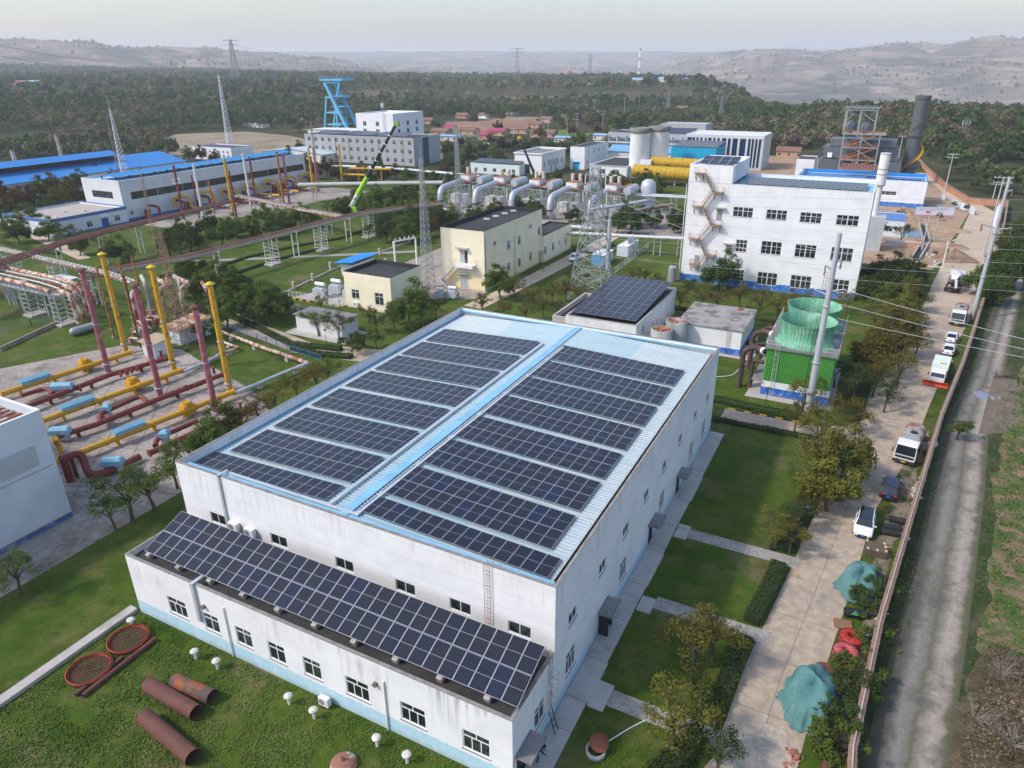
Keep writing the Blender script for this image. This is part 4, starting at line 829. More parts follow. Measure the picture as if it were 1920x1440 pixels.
MB().box(8.2, 11.2, 4.7, 8.9, 12, 4.95).out('debris', mk('red_brick_debris', (.3, .1, .06)), lb.t)
sheet('block_apron', [(-29, 117.2), (-15.8, 117.2), (-15.2, 120), (-16.6, 131), (-17.6, 131), (-17.6, 118.5), (-29, 118.5)], .06, CONC, False)
for i, (x, y, lab) in enumerate([(-30.2, 113.6, 'front one of two grey concrete tanks with rusty lids beside the pump house'), (-28.6, 117.9-2.4+1.6, 'rear one of two grey concrete tanks with rusty lids and railings')]):
 t = thing('round_tank', lab, 'tank', (x, y, 0), 0, 'round concrete tanks beside the pump house'); h = 4.7+i*.7; MB().lathe([(1.85, 0), (1.85, h), (1.6, h)], n=30).out('shell', mk('tank_concrete', (.34, .35, .33), var=.15, streak=.5), t)
 MB().poly([(1.62*math.cos(k*math.pi/12), 1.62*math.sin(k*math.pi/12)) for k in range(24)], h-.04).box(-1.5, -.3, h-.03, 1.5, .3, h+.12).box(-.3, -1.5, h-.03, .3, -.31, h+.1).out('lid', mk('rust_patched_lid', (.55, .5, .44), patch=(.3, .1, .05), pt=(.42, .5), psc=1.2), t)
 r_ = MB(); pts = [(1.75*math.cos(a), 1.75*math.sin(a), h) for a in np.linspace(.3, 4.6, 9)]; fence_rail(r_, pts, 1.0, 3); r_.out('railing', RUST, t)
# ---- cooling tower
CT = thing('cooling_tower', 'bright green box cooling tower with two mint fan stacks on a blue and white base', 'cooling tower', (-11.8, 104.3, 0))
MB().box(0, 0, 0, 9.6, 17, 2.3).out('basin', wallmat('basin_wall', (.78, .78, .77), (.01, .12, .45), 1.35, 0, .2, ragged=.01), CT)
MB().box(-1.5, -.4, 2.3, -.02, 17.4, 2.42).out('ledge', CONCD, CT)
MB().box(.15, .15, 2.31, 9.45, 16.85, 7.55).out('casing', mk('green_backing', (.03, .26, .03), rough=.6), CT); g_ = MB()
for i in range(38): x = .2+i*.245; g_.box(x, .03, 2.4, x+.1, .148, 7.5)
for i in range(66): y = .3+i*.252; g_.box(9.452, y, 2.4, 9.56, y+.1, 7.5).box(.04, y, 2.4, .148, y+.1, 7.5)
g_.out('casing_rib', GREENF, CT)
MB().box(-.25, -.25, 7.56, 9.85, 17.25, 7.8).out('deck', CONCD, CT)
for y in (4.6, 12.4):
 f = MB(); pr = [(4.35, 7.81), (4.0, 8.2), (3.72, 8.9), (3.65, 9.8), (3.8, 10.7), (4.0, 11.3)]
 f.lathe([(r, z) for r, z in pr], 4.8, y, 0, 48); f.lathe([(r-.08, z) for r, z in pr[::-1]], 4.8, y, 0, 48)
 f.lathe([(pr[-1][0], pr[-1][1]), (pr[-1][0]-.08, pr[-1][1])], 4.8, y, 0, 48)
 for k in range(48):
  a = 2*math.pi*k/48; c_, s_ = math.cos(a), math.sin(a)
  for (r0, z0), (r1, z1) in zip(pr[:-1], pr[1:]): f.beam((4.8+c_*(r0+.03), y+s_*(r0+.03), z0), (4.8+c_*(r1+.03), y+s_*(r1+.03), z1), .06)
 o = f.out('fan_stack', MINT, CT)
 MB().box(1.6, y-.12, 9.1, 8.0, y+.12, 9.35).out('fan_beam', CONC, o)
 MB().poly([(4.8+3.55*math.cos(k*math.pi/16), y+3.55*math.sin(k*math.pi/16)) for k in range(32)], 8.2).out('fan_screen', CONCD, o)
 MB().cb(9.0, y, 7.8, 1.0, .9, .8).cyl(8.9, y+.9, 7.8, 8.5, .35).out('fan_motor', GREY, CT)
r_ = MB(); fence_rail(r_, [(-.15, 17, 7.8), (-.15, -.15, 7.8), (9.75, -.15, 7.8), (9.75, 17.1, 7.8)], 1.05, 1.6); r_.out('railing', LGREY, CT)
l_ = MB(); ladder(l_, 1.6, -.1, .2, 8.6, .55)
for z in np.arange(3, 8.5, .8): l_.tube([(1.33, -.1, z), (1.3, -.6, z), (1.6, -.8, z), (1.9, -.6, z), (1.87, -.1, z)], .02, 4)
l_.out('caged_ladder', LGREY, CT)
sheet('tower_apron', [(-13.8, 102.6), (-1.5, 102.6), (-1.5, 122), (-12.9, 122)], .052, CONC, False)
RW_ = mk('bandaged_rusty_pipe', (.07, .05, .045), rough=.85, var=.4, patch=(.2, .08, .06), pt=(.5, .65), psc=1.2, bump=.4)
for i, (y, yy) in enumerate([(105.6, 106.6), (113.6, 114.8)]):
 X = -11.8; mb = MB()
 mb.tube([(X-3.4, y, 0), (X-3.4, y, 6.2), (X-1.7, y+.3, 6.9), (X-.1, y-1.2, 6.9)], .42, 14, bend=1.1); mb.tube([(X-2.3, y+.2, 6.7), (X-1.6, y+2.2, 6.7), (X-.1, y+2.4, 6.9)], .36, 12, bend=.6); mb.tube([(X-1.9, y+.5, 0), (X-1.9, y+.5, 4.6), (X-.3, y+.2, 4.6)], .3, 10, bend=.6)
 t = thing('riser_pipe', ('front' if i == 0 else 'rear')+' dark wrapped rusty riser pipe on the left side of the green cooling tower', 'pipe', (0, 0, 0), 0, 'rusty riser pipes of the cooling tower'); mb.out('pipe', RW_, t)
 MB().cyl(X-.35, y-1.0, 6.6, 7.2, .3).tube([(X-.5, y-.8, 6.9), (X-.2, y-1.2, 6.9)], .55, 12).tube([(X-.5, y+2.35, 6.85), (X-.2, y+2.4, 6.9)], .5, 12).out('flange', WHITE, t)
# ---- big white hall at the left edge
lh = Bld('process_hall', 'big pale sheet-clad hall with blue foot and rusty striped roof at the left edge', 'building', -150, 6, -75.2, 36.4, 13.4, wallmat('pale_cladding', (.57, .62, .66), (.02, .1, .35), .7, 13.4, .25, ragged=.12))
a, z = onR(22, 874, -75.2)
lh.finish(.9, mk('striped_rust_roof', (.42, .38, .36), patch=(.2, .08, .05), pt=(.45, .55), psc=.6), coping=mk('white_trim', (.7, .72, .73), var=.05), cw=.3)
lv = MB()
for k in range(11): lv.beam((74.84, a-6-3.6, z-1.1+k*.22), (74.84, a-6+2.6, z-1.1+k*.22), .05, .1)
lv.out('louvre', mk('louvre_grey', (.4, .42, .42)), lh.t); MB().box(74.8, .5, 7.0, 74.85, 30, 7.08).box(74.8, .2, .68, 74.88, 30.3, .8).out('flashing', mk('rust_stained_trim', (.4, .3, .22), var=.4), lh.t)
rb = MB()
for k in range(36): x = 74.0-k*1.1; rb.box(x, .4, 12.5, x+.3, 29.9, 12.58)
rb.out('roof_rib', RUST, lh.t)
# ---- long hall with the raised blue roof strip
bh = Bld('compressor_hall', 'long white hall with a raised bright blue roof strip behind the row of stacks', 'building', -241, 150.5, -221.8, 236.5, 13.2, wallmat('ribbed_wall', (.62, .64, .65), (.02, .1, .4), 1.1, 13.2, .6, lines=3.3, stc=(.3, .18, .1)))
bh.win('F', 9.6, 7.4, 10.5, 2.2, 'dark', False)
for k in range(8): bh.win('R', 8.5+k*10.2, 6.9, 10.08, 2.4, 'dark', False)
bh.win('R', 2.5, 2.2, 1.2, 1.4, 'cross'); bh.finish(.5, mk('pale_blue_roof', (.25, .45, .58), var=.1), coping=mk('white_trim', (.7, .72, .73)), cw=.3)
m = MB().box(4.4, 3, 13.6, 8.8, 84, 14.4).box(12.6, 3, 13.6, 16.4, 84, 13.9); m = MB()
m.add([(5.4, 2.5, 13.9), (9.6, 2.5, 14.6), (9.6, 85, 14.6), (5.4, 85, 13.9), (13.8, 2.5, 13.9), (13.8, 85, 13.9)], [(0, 1, 2, 3), (1, 4, 5, 2)])
m.out('roof_strip', mk('vivid_blue_sheet', (.025, .22, .5), rough=.6, var=.1), bh.t)
pm_ = MB().box(-.15, -.15, 0, .15, .15, 1.25).data('roof_post', DARK)
for k in range(17):
 for x in (6, 13.2): inst(pm_, 'roof_post', bh.t, (x, 3.5+k*5, 12.7))
BT = mk('blue_trim', (.07, .17, .36), var=.15)
lo = Bld('valve_house', 'low flat-roofed white building edged with blue trim in front of the compressor hall', 'building', -245, 125, -220.6, 150.4, 5.2, wallmat('valve_wall', (.72, .73, .74), (.03, .12, .4), .6, 0, .3))
lo.door('R', 17.2, 2.4, 3.0, mk('royal_blue_door', (.01, .1, .4))); lo.canopy('R', 17.2, 3.5, 3.2, .7, PVCW); lo.win('R', 12, 1.2, 1.9, 1.8); lo.win('R', 21.6, 1.4, 1.9, 1.8); lo.win('R', 5.5, 1.8, 3, 1.0, 'band', False); lo.finish(.5, BEIGER, coping=BT, cw=.35, copeh=.25)
MB().box(24.4, -.03, 4.5, 24.46, 25.4, 5.19).box(0, -.06, 4.5, 24.4, -.003, 5.19).out('fascia', BT, lo.t)
u = MB()
for x, y in ((6, 6), (13, 12), (17, 16), (20, 5)): u.lathe([(.35, 4.7), (.35, 5.1), (.55, 5.2), (.5, 5.3), (.001, 5.5)], x, y)
u.out('roof_vent', OFFW, lo.t)
# ---- long sheds with blue roofs far left
VB = mk('far_blue_sheet', (.03, .2, .5), rough=.6, var=.12)
def shed(label, x0, y0, x1, y1, he, hr, m, wm=OFFW, ridge=.5, name='roofed_shed', group=None, ax='y', roofn='roof'):
 t = thing(name, label, 'building', (x0, y0, 0), 0, group); w, d = x1-x0, y1-y0
 b = MB().box(0, 0, 0, w, d, he)
 if ax == 'y': r = w*ridge; b.add([(0, .01, he), (w, .01, he), (r, .01, hr), (0, d-.01, he), (w, d-.01, he), (r, d-.01, hr)], [(0, 1, 2), (4, 3, 5)])
 else: r = d*ridge; b.add([(.01, 0, he), (.01, d, he), (.01, r, hr), (w-.01, 0, he), (w-.01, d, he), (w-.01, r, hr)], [(1, 0, 2), (3, 4, 5)])
 b.out('wall', wm, t); o = .5; th = .12; rm = MB()
 for k in (0, th):
  if ax == 'y': rm.add([(-o, -o, he-.1+k), (r, -o, hr+.05+k), (r, d+o, hr+.05+k), (-o, d+o, he-.1+k), (w+o, -o, he-.1+k), (w+o, d+o, he-.1+k)], [(0, 1, 2, 3), (1, 4, 5, 2)])
  else: rm.add([(-o, -o, he-.1+k), (-o, r, hr+.05+k), (w+o, r, hr+.05+k), (w+o, -o, he-.1+k), (-o, d+o, he-.1+k), (w+o, d+o, he-.1+k)], [(3, 2, 1, 0), (2, 5, 4, 1)])
 rm.out(roofn, m, t); return t
s1 = shed('long factory shed with bright blue roof and a dark raised ridge band, far left', -335, 125, -300, 215, 6.5, 9.5, VB)
MB().box(13, 1, 9.2, 21, 89, 11.4).out('ridge_band', mk('dark_louvre', (.03, .03, .035)), s1); MB().add([(10, 0, 11.2), (17.5, 0, 12.9), (17.5, 90, 12.9), (10, 90, 11.2), (24, 0, 11.2), (24, 90, 11.2)], [(0, 1, 2, 3), (1, 4, 5, 2)]).out('ridge_roof', VB, s1)
shed('end section of the blue-roofed factory shed without the ridge band', -335, 215.6, -300, 240, 6.3, 10, VB)
# ---- far white block, office, mine buildings
fw = Bld('workshop_block', 'white two storey block with purple roof edge in front of the brown field', 'building', -352, 288, -322, 304, 6.9, wallmat('far_white_wall', (.74, .74, .75), None, 0, 6.9, .2))
for k in range(6): fw.win('F', 9.8+k*3.5, 1.6, 1.5, 1.5); fw.win('F', 9.8+k*3.5, 4.2, 1.5, .9, 'two')
fw.win('F', 4, 2.5, 1.8, 1.4); fw.finish(.5, mk('plum_roof', (.1, .07, .09)), coping=BT, cw=.3)
shed('white shed with a pale blue roof between the workshop block and the grey office', -312, 300, -268, 318, 4.5, 6.5, mk('far_pale_roof', (.45, .52, .55)))
OW = wallmat('grey_cladding', (.38, .39, .4), None, 0, 13.5, .12, lines=1.6)
of = Bld('office_block', 'long grey three storey office with white windows and solar panels along its roof', 'building', -288, 309.5, -216.5, 334, 13.6, OW)
for r_i, z in enumerate((1.6, 6.0, 10.2)):
 for k in range(15): of.win('F', 3+k*4.72, z, 2.0, 2.1, 'cross')
of.finish(.6, BITU, coping=mk('grey_coping', (.33, .34, .35)), cw=.35)
MB().box(71.4, 8.3, .2, 71.62, 13.5, 13.3).out('glass_strip', mk('teal_glass', (.03, .09, .1), rough=.15, spec=.7, var=.5, sc=3), of.t)
m = MB()
for x in (6.6, 21, 30, 49.5, 65): m.tube([(x, -.12, .2), (x, -.12, 12.8)], .1, 6)
m.out('downpipe', GREY, of.t)
g = 'solar arrays on the roof of the grey office'
for k, (x, lab) in enumerate([(-282, 'leftmost'), (-262, 'middle'), (-241, 'rightmost')]): array(lab+' tilted solar array on the roof of the grey office', (x, 312, 13.9), 15, 3, (R_(9), 0, 0), 1.2, 2.6, g, mesh=_panel(1.15, 2.5))
WM = wallmat('mine_white_wall', (.78, .78, .78), None, 0, 24, .2, lines=3.8)
mb_ = Bld('mine_building', 'white four storey block with a telecom mast behind the grey office', 'building', -278, 342, -252, 372, 22.5, WM)
for r_i, z in enumerate((8, 12, 16)):
 for k in range(2): mb_.win('F', 6+k*9, z, 2.4, 2.4)
 for k in range(3): mb_.win('R', 5+k*9, z, 2.4, 2.4)
mb_.finish(.6, mk('white_roof', (.68, .69, .7)), coping=OFFW, cw=.3)
t = thing('telecom_mast', 'short telecom mast with white antennas on the corner of the white mine block', 'mast', (-258, 341.3, 22.6)); MB().cyl(0, 0, -9, 6.5, .18).out('pole', LGREY, t)
for k in range(5): a = k*1.25; MB().cb(.7*math.cos(a), .7*math.sin(a), 3.2, .3, .25, 2.2).beam((0, 0, 4), (.7*math.cos(a), .7*math.sin(a), 4), .06).out('antenna', WHITE, t)
shed('flat white link building between the mine block and the headframe', -318, 345, -282, 360, 12.5, 12.7, OFFW)
# blue winding tower
HB = mk('headframe_blue', (.12, .42, .62), rough=.5, var=.1)
hx, hy = onF(634, 240, 372)[0], 372; hf = thing('headframe', 'tall light blue steel mine headframe with two raking legs', 'headframe', (hx, hy, 0))
m = MB(); HTP = 41
for dx in (0, 9):
 m.beam((dx, -4, 10), (dx-2, 0, HTP-1), 1.0); m.beam((dx+12, -2, 6), (dx-5, 0, HTP-1), 1.5)
m2 = MB()
for x, y in ((-9, 0), (-9, 9), (0, 0), (0, 9)):
 m2.beam((x-(3.5 if x < -5 else 0), y, 4), (x+(2 if x < -5 else 0), y, 29), .9)
for z in (13, 20, 29): m2.box(-8, -.5, z, 3, 9.5, z+.8)
for z in (24, 30): m2.box(-2, -2, z, 8, 6, z+.4)
m = MB(); m.beam((14, -3, 4), (-6, -1, HTP-3), 1.7).beam((14, 8, 4), (-6, 8, HTP-3), 1.7).beam((-6, -1, HTP-3), (5, -1, HTP-3), 1.0).beam((2, -1, HTP-12), (6, -1, HTP-2), .8)
m.out('raking_leg', HB, hf); m2.out('tower', HB, hf)
MB().box(-9, -2.5, HTP-2, 9, 10, HTP-1).out('platform', HB, hf)
fence_rail(MB(), [(-9, -2.5, HTP-1), (9, -2.5, HTP-1), (9, 10, HTP-1)], 1.3, 2, .06).out('railing', HB, hf)
wl = MB()
for z in (22, 33):
 c = Vector((3, 3, z)); n = 18
 for k in range(n): a, b = 2*math.pi*k/n, 2*math.pi*(k+1)/n; wl.beam(c+Vector((3*math.cos(a), 0, 3*math.sin(a))), c+Vector((3*math.cos(b), 0, 3*math.sin(b))), .4); wl.beam(c, c+Vector((3*math.cos(a), 0, 3*math.sin(a))), .12)
wl.out('sheave', mk('sheave_grey', (.2, .22, .2)), hf)
MB().beam((-3, 0, HTP-1), (-3, 0, HTP+4), .25).beam((7, 0, HTP-1), (7, 0, HTP+4), .25).out('aerial', RUST, hf)
# ---------------------------------------------------------------- middle distance, right
tq = Bld('lab_building', 'low pale turquoise and white building with dark panelled roof beside the white garage', 'building', -178, 300, -152, 308, 4.6, wallmat('mint_wall', (.62, .72, .68), None, 0, 4.6, .2))
for k in range(5): tq.win('F', 3+k*5, 1.2, 1.8, 1.6, 'two')
tq.finish(.3, BITU, coping=PVCW); array('grey solar array on the roof of the low turquoise building', (-177, 301, 4.9), 11, 3, (R_(10), 0, 0), 2.2, 2.2, 'x', mesh=_panel(2.15, 2.1))
ga = Bld('garage_building', 'white garage with dark open gateway, black-edged roof and grey side doors', 'building', -157.5, 306, -143.5, 333, 9.2, wallmat('garage_wall', (.74, .74, .73), None, 0, 9.2, .4))
ga.win('F', 5.5, .1, 5.2, 4.6, 'none', False); MB().box(2.95, .1, 3.6, 8.05, .2, 4.75).out('roller_shutter', LGREY, ga.t)
for k in range(5): ga.win('R', 3+k*5, 3.5, 1.6, 2.4)
ga.door('R', 10.5, 1.8, 6, GREY); ga.door('R', 15.5, 1.8, 6, GREY); ga.finish(.4, CONCD, coping=PVCW, over=.5, cw=.3, copeh=.5)
w2 = Bld('white_tower_block', 'narrow tall white block with a cyan door left of the silos', 'building', -140, 331, -132.5, 362, 10.6, wallmat('block2_wall', (.77, .77, .77), None, 0, 10.6, .15, lines=3.5))
for k in range(4): w2.win('R', 5+k*7, 7, 1.4, 1.9)
w2.win('R', 4, 2.2, 1.4, 1.9); w2.door('F', 3.2, 3.4, 3.4, CYAN); w2.canopy('F', 3.2, 3.6, 4, .6, CYAN); w2.finish(.4, BITU)
lk = Bld('fan_house', 'white house with shallow black roof at the foot of the silos', 'building', -122, 311.5, -104.5, 345, 5.2, wallmat('fan_wall', (.76, .76, .75), None, 0, 5.2, .3))
for c in (6, 12.5): lk.win('F', c, 1.5, 3.0, 2.2, 'cross')
lk.finish(.3, BITU, coping=PVCW, over=.35)
si = thing('vent_silo', 'pair of joined white concrete silos with dark ring heads', 'silo', (-101.5, 318, 0))
SW = mk('silo_white', (.74, .74, .73), var=.06, patch=(.4, .38, .36), pt=(.66, .74), psc=.25, streak=.3)
for (x, y, r, h) in ((0, 0, 4.1, 20.2), (7.0, 6.5, 4.3, 20.6)):
 MB().lathe([(r, 0), (r, h-1.5), (r*1.02, h-1.2)], x, y, 0, 28).out('shaft', SW, si)
 MB().lathe([(r+.3, h-1.2), (r+.5, h-1), (r+.5, h+1), (r+.2, h+1), (r+.2, h-.4), (.001, h-.4)], x, y, 0, 28).out('ring_head', mk('ring_concrete', (.2, .2, .18), var=.3), si)
 MB().add([(x-3, y, 0), (x+8, y-2, 0), (x+2.5, y-1, 12), (x, y, 12)], [(0, 1, 2, 3)]).box(x+2, y-4, 0, x+7, y+4, 8).out('duct_base', SW, si)
YD = mk('yellow_duct', (.5, .31, .01), rough=.6, var=.15, patch=(.25, .17, .04), pt=(.56, .7), psc=.25, streak=.4)
for i, (p0, p1, yy, rad, lab) in enumerate([((1188, 320), (1306, 333), 300, 2.6, 'front'), ((1222, 303), (1320, 306), 318, 2.3, 'rear')]):
 a, b = onF(*p0, yy), onF(*p1, yy); t = thing('air_duct', lab+' one of two thick yellow ribbed ducts leading to the tall white building', 'duct', (0, 0, 0), 0, 'yellow ducts behind the tall white building')
 z0 = a[1]; X0, X1 = a[0], b[0]+1; MB().tube([(X0, yy, z0), (X1+6, yy, z0-.4)], rad, 26).out('duct', YD, t)
 rg = MB(); k = X0+1
 while k < X1+6: rg.tube([(k, yy, z0-.4*(k-X0)/(X1+6-X0)), (k+.2, yy, z0-.4*(k-X0)/(X1+6-X0))], rad+.12, 26); k += 1.9
 rg.out('rib', mk('duct_rib', (.45, .28, .02), var=.2), t)
 s_ = MB()
 for k in (X0+8, X0+18): s_.beam((k, yy, 0), (k, yy, z0-rad), .5)
 s_.out('support', LGREY, t)
GB = wallmat('grey_block_wall', (.4, .41, .42), None, 0, 14, .15)
g1 = Bld('dormitory_block', 'grey block with balcony rows and dark roof panels behind the silos', 'building', -139, 380, -93, 400, 13.5, GB)
for z in (1.5, 5.2, 8.8):
 for k in range(9): g1.win('F', 3.2+k*5, z, 3.2, 2.2, 'three')
g1.finish(.5, BITU, coping=LGREY)
b = MB()
for z in (1.0, 4.7, 8.3): b.box(.5, -1.2, z, 45.5, -.02, z+.15).box(.5, -1.25, z+.15, 45.5, -1.15, z+.9)
for k in range(10): b.box(.5+k*4.95, -1.3, .1, .75+k*4.95, -.02, 12)
b.out('balcony', LGREY, g1.t)
array('dark solar array along the roof of the grey dormitory block', (-118, 382, 13.6), 11, 4, (R_(14), 0, 0), 2.2, 2.2, 'x', mesh=_panel(2.15, 2.15))
pn = Bld('plant_room', 'grey box standing on the roof behind the dormitory block', 'building', -117, 401, -92, 416, 17, GB); pn.finish(.3, LGREY)
fn = Bld('fin_building', 'grey hall with tall white fins and dark blue glass strips across its front', 'building', -92, 362, -55.5, 384, 15.5, mk('pale_grey_cladding', (.5, .51, .53), var=.05))
fins = [(.5, 2.2), (3, 1.3), (4.9, 1.1), (6.8, 1.1), (9, .9), (10.6, 1.6), (13, 1.1), (15, 1.1), (17.2, 2.0), (20, 1.3), (22.2, 2.4), (25.6, 2.8), (29.4, 1.2), (31, 1.1), (32.6, 1.1), (34.2, 1.1)]
BG = mk('dark_blue_glass', (.01, .035, .09), rough=.12, spec=.7, var=.3)
for i, (c, w) in enumerate(fins): MB().box(c, -.06, 9.3 if c < 20 else 1.2, c+w, -.003, 14.0).out('glass_strip', BG, fn.t)
m = MB(); m.box(0, -.3, 14.05, 36.5, -.003, 15.5)
for (c, w), (c2, w2_) in zip(fins[:-1], fins[1:]): m.box(c+w+.02, -.3, 1.2 if c > 19 else 9.3, c2-.02, -.003, 14.04)
m.out('fin', mk('pale_fin', (.58, .59, .6), var=.04), fn.t); fn.finish(.2, mk('pale_roof', (.62, .62, .61)), coping=PVCW)
cy = Bld('cyan_cabin', 'cyan sheet-clad box building with grey panelled roof behind the stair tower', 'building', -92.5, 338, -72, 358, 11.5, CYAN)
cy.finish(.05, BITU, coping=mk('cyan_edge', (.03, .4, .6)), cw=.3); array('grey solar array on the roof of the cyan building', (-92, 339, 11.7), 8, 7, (R_(4), 0, 0), 2.5, 2.6, 'x', mesh=_panel(2.4, 2.5))
shed('long pale blue roofed hall between the silos and the cyan building', -133, 366, -93, 378, 5.5, 8, mk('faded_blue_roof', (.16, .34, .52), var=.08), ax='x')
# blue edged hall behind the tall white building
bp = Bld('boiler_annex', 'white hall with bright blue parapet behind and right of the tall white building', 'building', -30, 284.6, 11.5, 304, 9.0, wallmat('annex_white', (.74, .76, .79), (.03, .17, .5), 1.6, 0, .15, ragged=.1))
bp.winpx('F', 1665, 362, 5.2, 1.3, 'band', False); bp.winpx('F', 1664, 383, 4.6, 3.2, 'three', False); bp.winpx('F', 1711, 384, 5.2, 3.2, 'three', False)
bp.finish(1.2, mk('bp_roof', (.1, .2, .4)), coping=mk('vivid_blue_edge', (.01, .25, .62), var=.06), cw=.35, copeh=.15)
MB().box(.36, 19.0, 8.0, 41.1, 19.03, 8.98).out('inner_parapet', mk('vivid_blue_edge', (.01, .25, .62)), bp.t)
array('thin dark solar array along the roof edge of the blue parapet hall', (-8, 287, 8.3), 8, 1, (R_(14), 0, 0), 2.2, 2.3, 'x', mesh=_panel(2.1, 2.2))
array('reddish brown tilted solar array above the blue parapet hall', (-17, 298, 10), 14, 1, (R_(38), 0, 0), 1.1, 3.2, 'x', mesh=(lambda q: (q.materials.__setitem__(0, mk('red_brown_glass', (.16, .06, .04), rough=.4)), q)[1])(_panel(1.05, 3.1)))
# grey boiler house under construction
bx, by = onF(1536, 300, 330)[0], 330; bz = lambda y: onF(1600, y, 330)[1]; bx1 = onF(1692, 300, 330)[0]
bo = thing('boiler_house', 'dark grey panelled boiler structure with orange stairs and an open steel frame on top', 'boiler', (bx, by, 0)); Wd = bx1-bx
SG = mk('slate_panel', (.13, .15, .17), rough=.6, var=.15, patch=(.07, .075, .08), pt=(.5, .7), psc=.3); zz = [bz(322), bz(300), bz(276), bz(262)]
m = MB().box(1, 0, 0, Wd*.4, 14, max(2, zz[0])).box(Wd*.62, 0, 0, Wd-1, 14, max(2, zz[0])).box(0, -1, zz[0]+.3, Wd, 15, zz[1]).box(1, 0, zz[1]+.3, Wd-2, 14, zz[2]).box(Wd*.1, 0, zz[2]+.3, Wd*.9, 12, zz[3]).box(Wd*.4, 3, 0, Wd*.62, 12, zz[1])
for k in range(26): x = k*Wd/26; m.box(x, -1.2, zz[0]+.4, x+.18, -1.01, zz[1]-.1); m.box(1.2+x*.93, -.15, zz[1]+.4, 1.35+x*.93, -.01, zz[2]-.1)
m.out('casing', SG, bo)
ORG = mk('orange_rail', (.5, .15, .03), rough=.6, var=.2); st_ = MB(); orr = MB(); cx0, cx1 = Wd*.3, Wd*.66; levels = [bz(316), bz(298), bz(275), bz(250)]
for z in levels[:3]: st_.box(cx0-1, -6, z, cx1+1, -1.3, z+.25); fence_rail(orr, [(cx0-1, -6, z+.25), (cx1+1, -6, z+.25)], 1.3, 1.2, .05)
st_.box(cx0-2, -6, levels[3], cx1+3, 4, levels[3]+.3); fence_rail(orr, [(cx0-2, 4, levels[3]), (cx0-2, -6, levels[3]), (cx1+3, -6, levels[3]), (cx1+3, 4, levels[3])], 1.5, 1.2, .06)
for z0_, z1_ in zip(levels[:-1], levels[1:]):
 orr.beam((cx0, -5.5, z0_+.3), (cx1, -5.5, z1_), .5, .3).beam((cx0, -5.5, z0_+1.5), (cx1, -5.5, z1_+1.2), .14); orr.beam((cx0, -3.5, z0_+.3), (cx1, -3.5, z1_), .5, .3); st_.beam((cx1, -5.8, z0_+.3), (cx0+3, -5.8, z1_), .2)
for x in (cx0-1, (cx0+cx1)/2, cx1+1): st_.beam((x, -5.8, 0), (x, -5.8, levels[3]), .4)
tz = bz(205); tx = lambda x: onF(x, 240, 330)[0]-bx
for x in (1583, 1610, 1640): st_.beam((tx(x), -5.5, levels[3]), (tx(x), -5.5, tz), .4); st_.beam((tx(x), 3, levels[3]), (tx(x), 3, tz+.5), .4)
st_.beam((tx(1583), -5.5, tz), (tx(1640), -5.5, tz), .4).beam((tx(1583), 3, tz+.5), (tx(1640), 3, tz+.5), .4).beam((tx(1585), -5.5, levels[3]+5), (tx(1600), -5.5, tz-1), .25).beam((tx(1614), -5.5, tz-1), (tx(1638), -5.5, levels[3]+5), .25)
for k in range(16): x = tx(1580)+k*(tx(1643)-tx(1580))/15; st_.beam((x, -7, tz+.6), (x, 5, tz+1.2), .22)
st_.out('steel_frame', GREY, bo); orr.out('orange_stair', ORG, bo)
d_ = MB()
for x in (1595, 1623): d_.sphere(tx(x), -2, levels[3]+2.6, 2.0, sz=1.2)
d_.out('drum', SG, bo); MB().box(Wd*.15, -1.3, 0, Wd*.25, -1.2, 2).box(tx(1560), -1.28, bz(296), tx(1569), -1.21, bz(287)).out('white_panel', WHITE, bo)
# chimney and white stack
cY = 345; cb_ = onF(1700, 330, cY); ct_ = onF(1724, 180, cY); t = thing('chimney', 'thick dark grey steel chimney with flared top and a yellow stair, right of the boiler', 'chimney', (cb_[0], cY, 0)); hC = onF(1724, 180, cY)[1]; rC = 2.9
MB().tube([(0, 0, 0), (0, 0, hC-7), (0, 0, hC-6.9), (0, 0, hC)], rC, 32, radii=[rC, rC*.85, rC*.85, rC*.9]).out('shaft', mk('chimney_grey', (.12, .13, .14), rough=.45, var=.15, metal=.3), t)
MB().lathe([(rC*.88, hC-1.8), (rC*1.05, hC+.2), (rC*.98, hC+.2), (rC*.8, hC-1)], n=32).lathe([(rC+.1, hC*.55), (rC+.3, hC*.55), (rC+.3, hC*.55+.4), (rC+.1, hC*.55+.4)], n=32).lathe([(rC+.1, hC*.19), (rC+.6, hC*.19), (rC+.6, hC*.19+.3), (rC+.1, hC*.19+.3)], n=32).out('band', mk('chimney_band', (.07, .07, .075)), t)
hl = MB(); prev = None
for k in range(28): a = 3.6+k*.13; p = Vector(((rC+.9)*math.cos(a), (rC+.9)*math.sin(a), 4.5+k*.42)); (hl.beam(prev, p, .9, .12), hl.beam(prev+Vector((0, 0, 1.1)), p+Vector((0, 0, 1.1)), .12)) if prev else None; hl.beam(p, p+Vector((0, 0, 1.1)), .1); prev = p
hl.out('spiral_stair', mk('stair_yellow', (.62, .33, .02)), t); sc = MB(); prev = None
for k in range(20): a = 4.0+k*.25; p = Vector((rC*.93*math.cos(a), rC*.93*math.sin(a), hC*.62+k*.55)); (sc.beam(prev, p, .25) if prev else None); prev = p
sc.out('strake', mk('chimney_band', (.07, .07, .075)), t)
sY = 214; sb = onF(1646, 366, sY); hS = onF(1661, 287, sY)[1]; t = thing('exhaust_stack', 'slim white stack rising behind the right corner of the tall white building', 'stack', (sb[0], sY, 0))
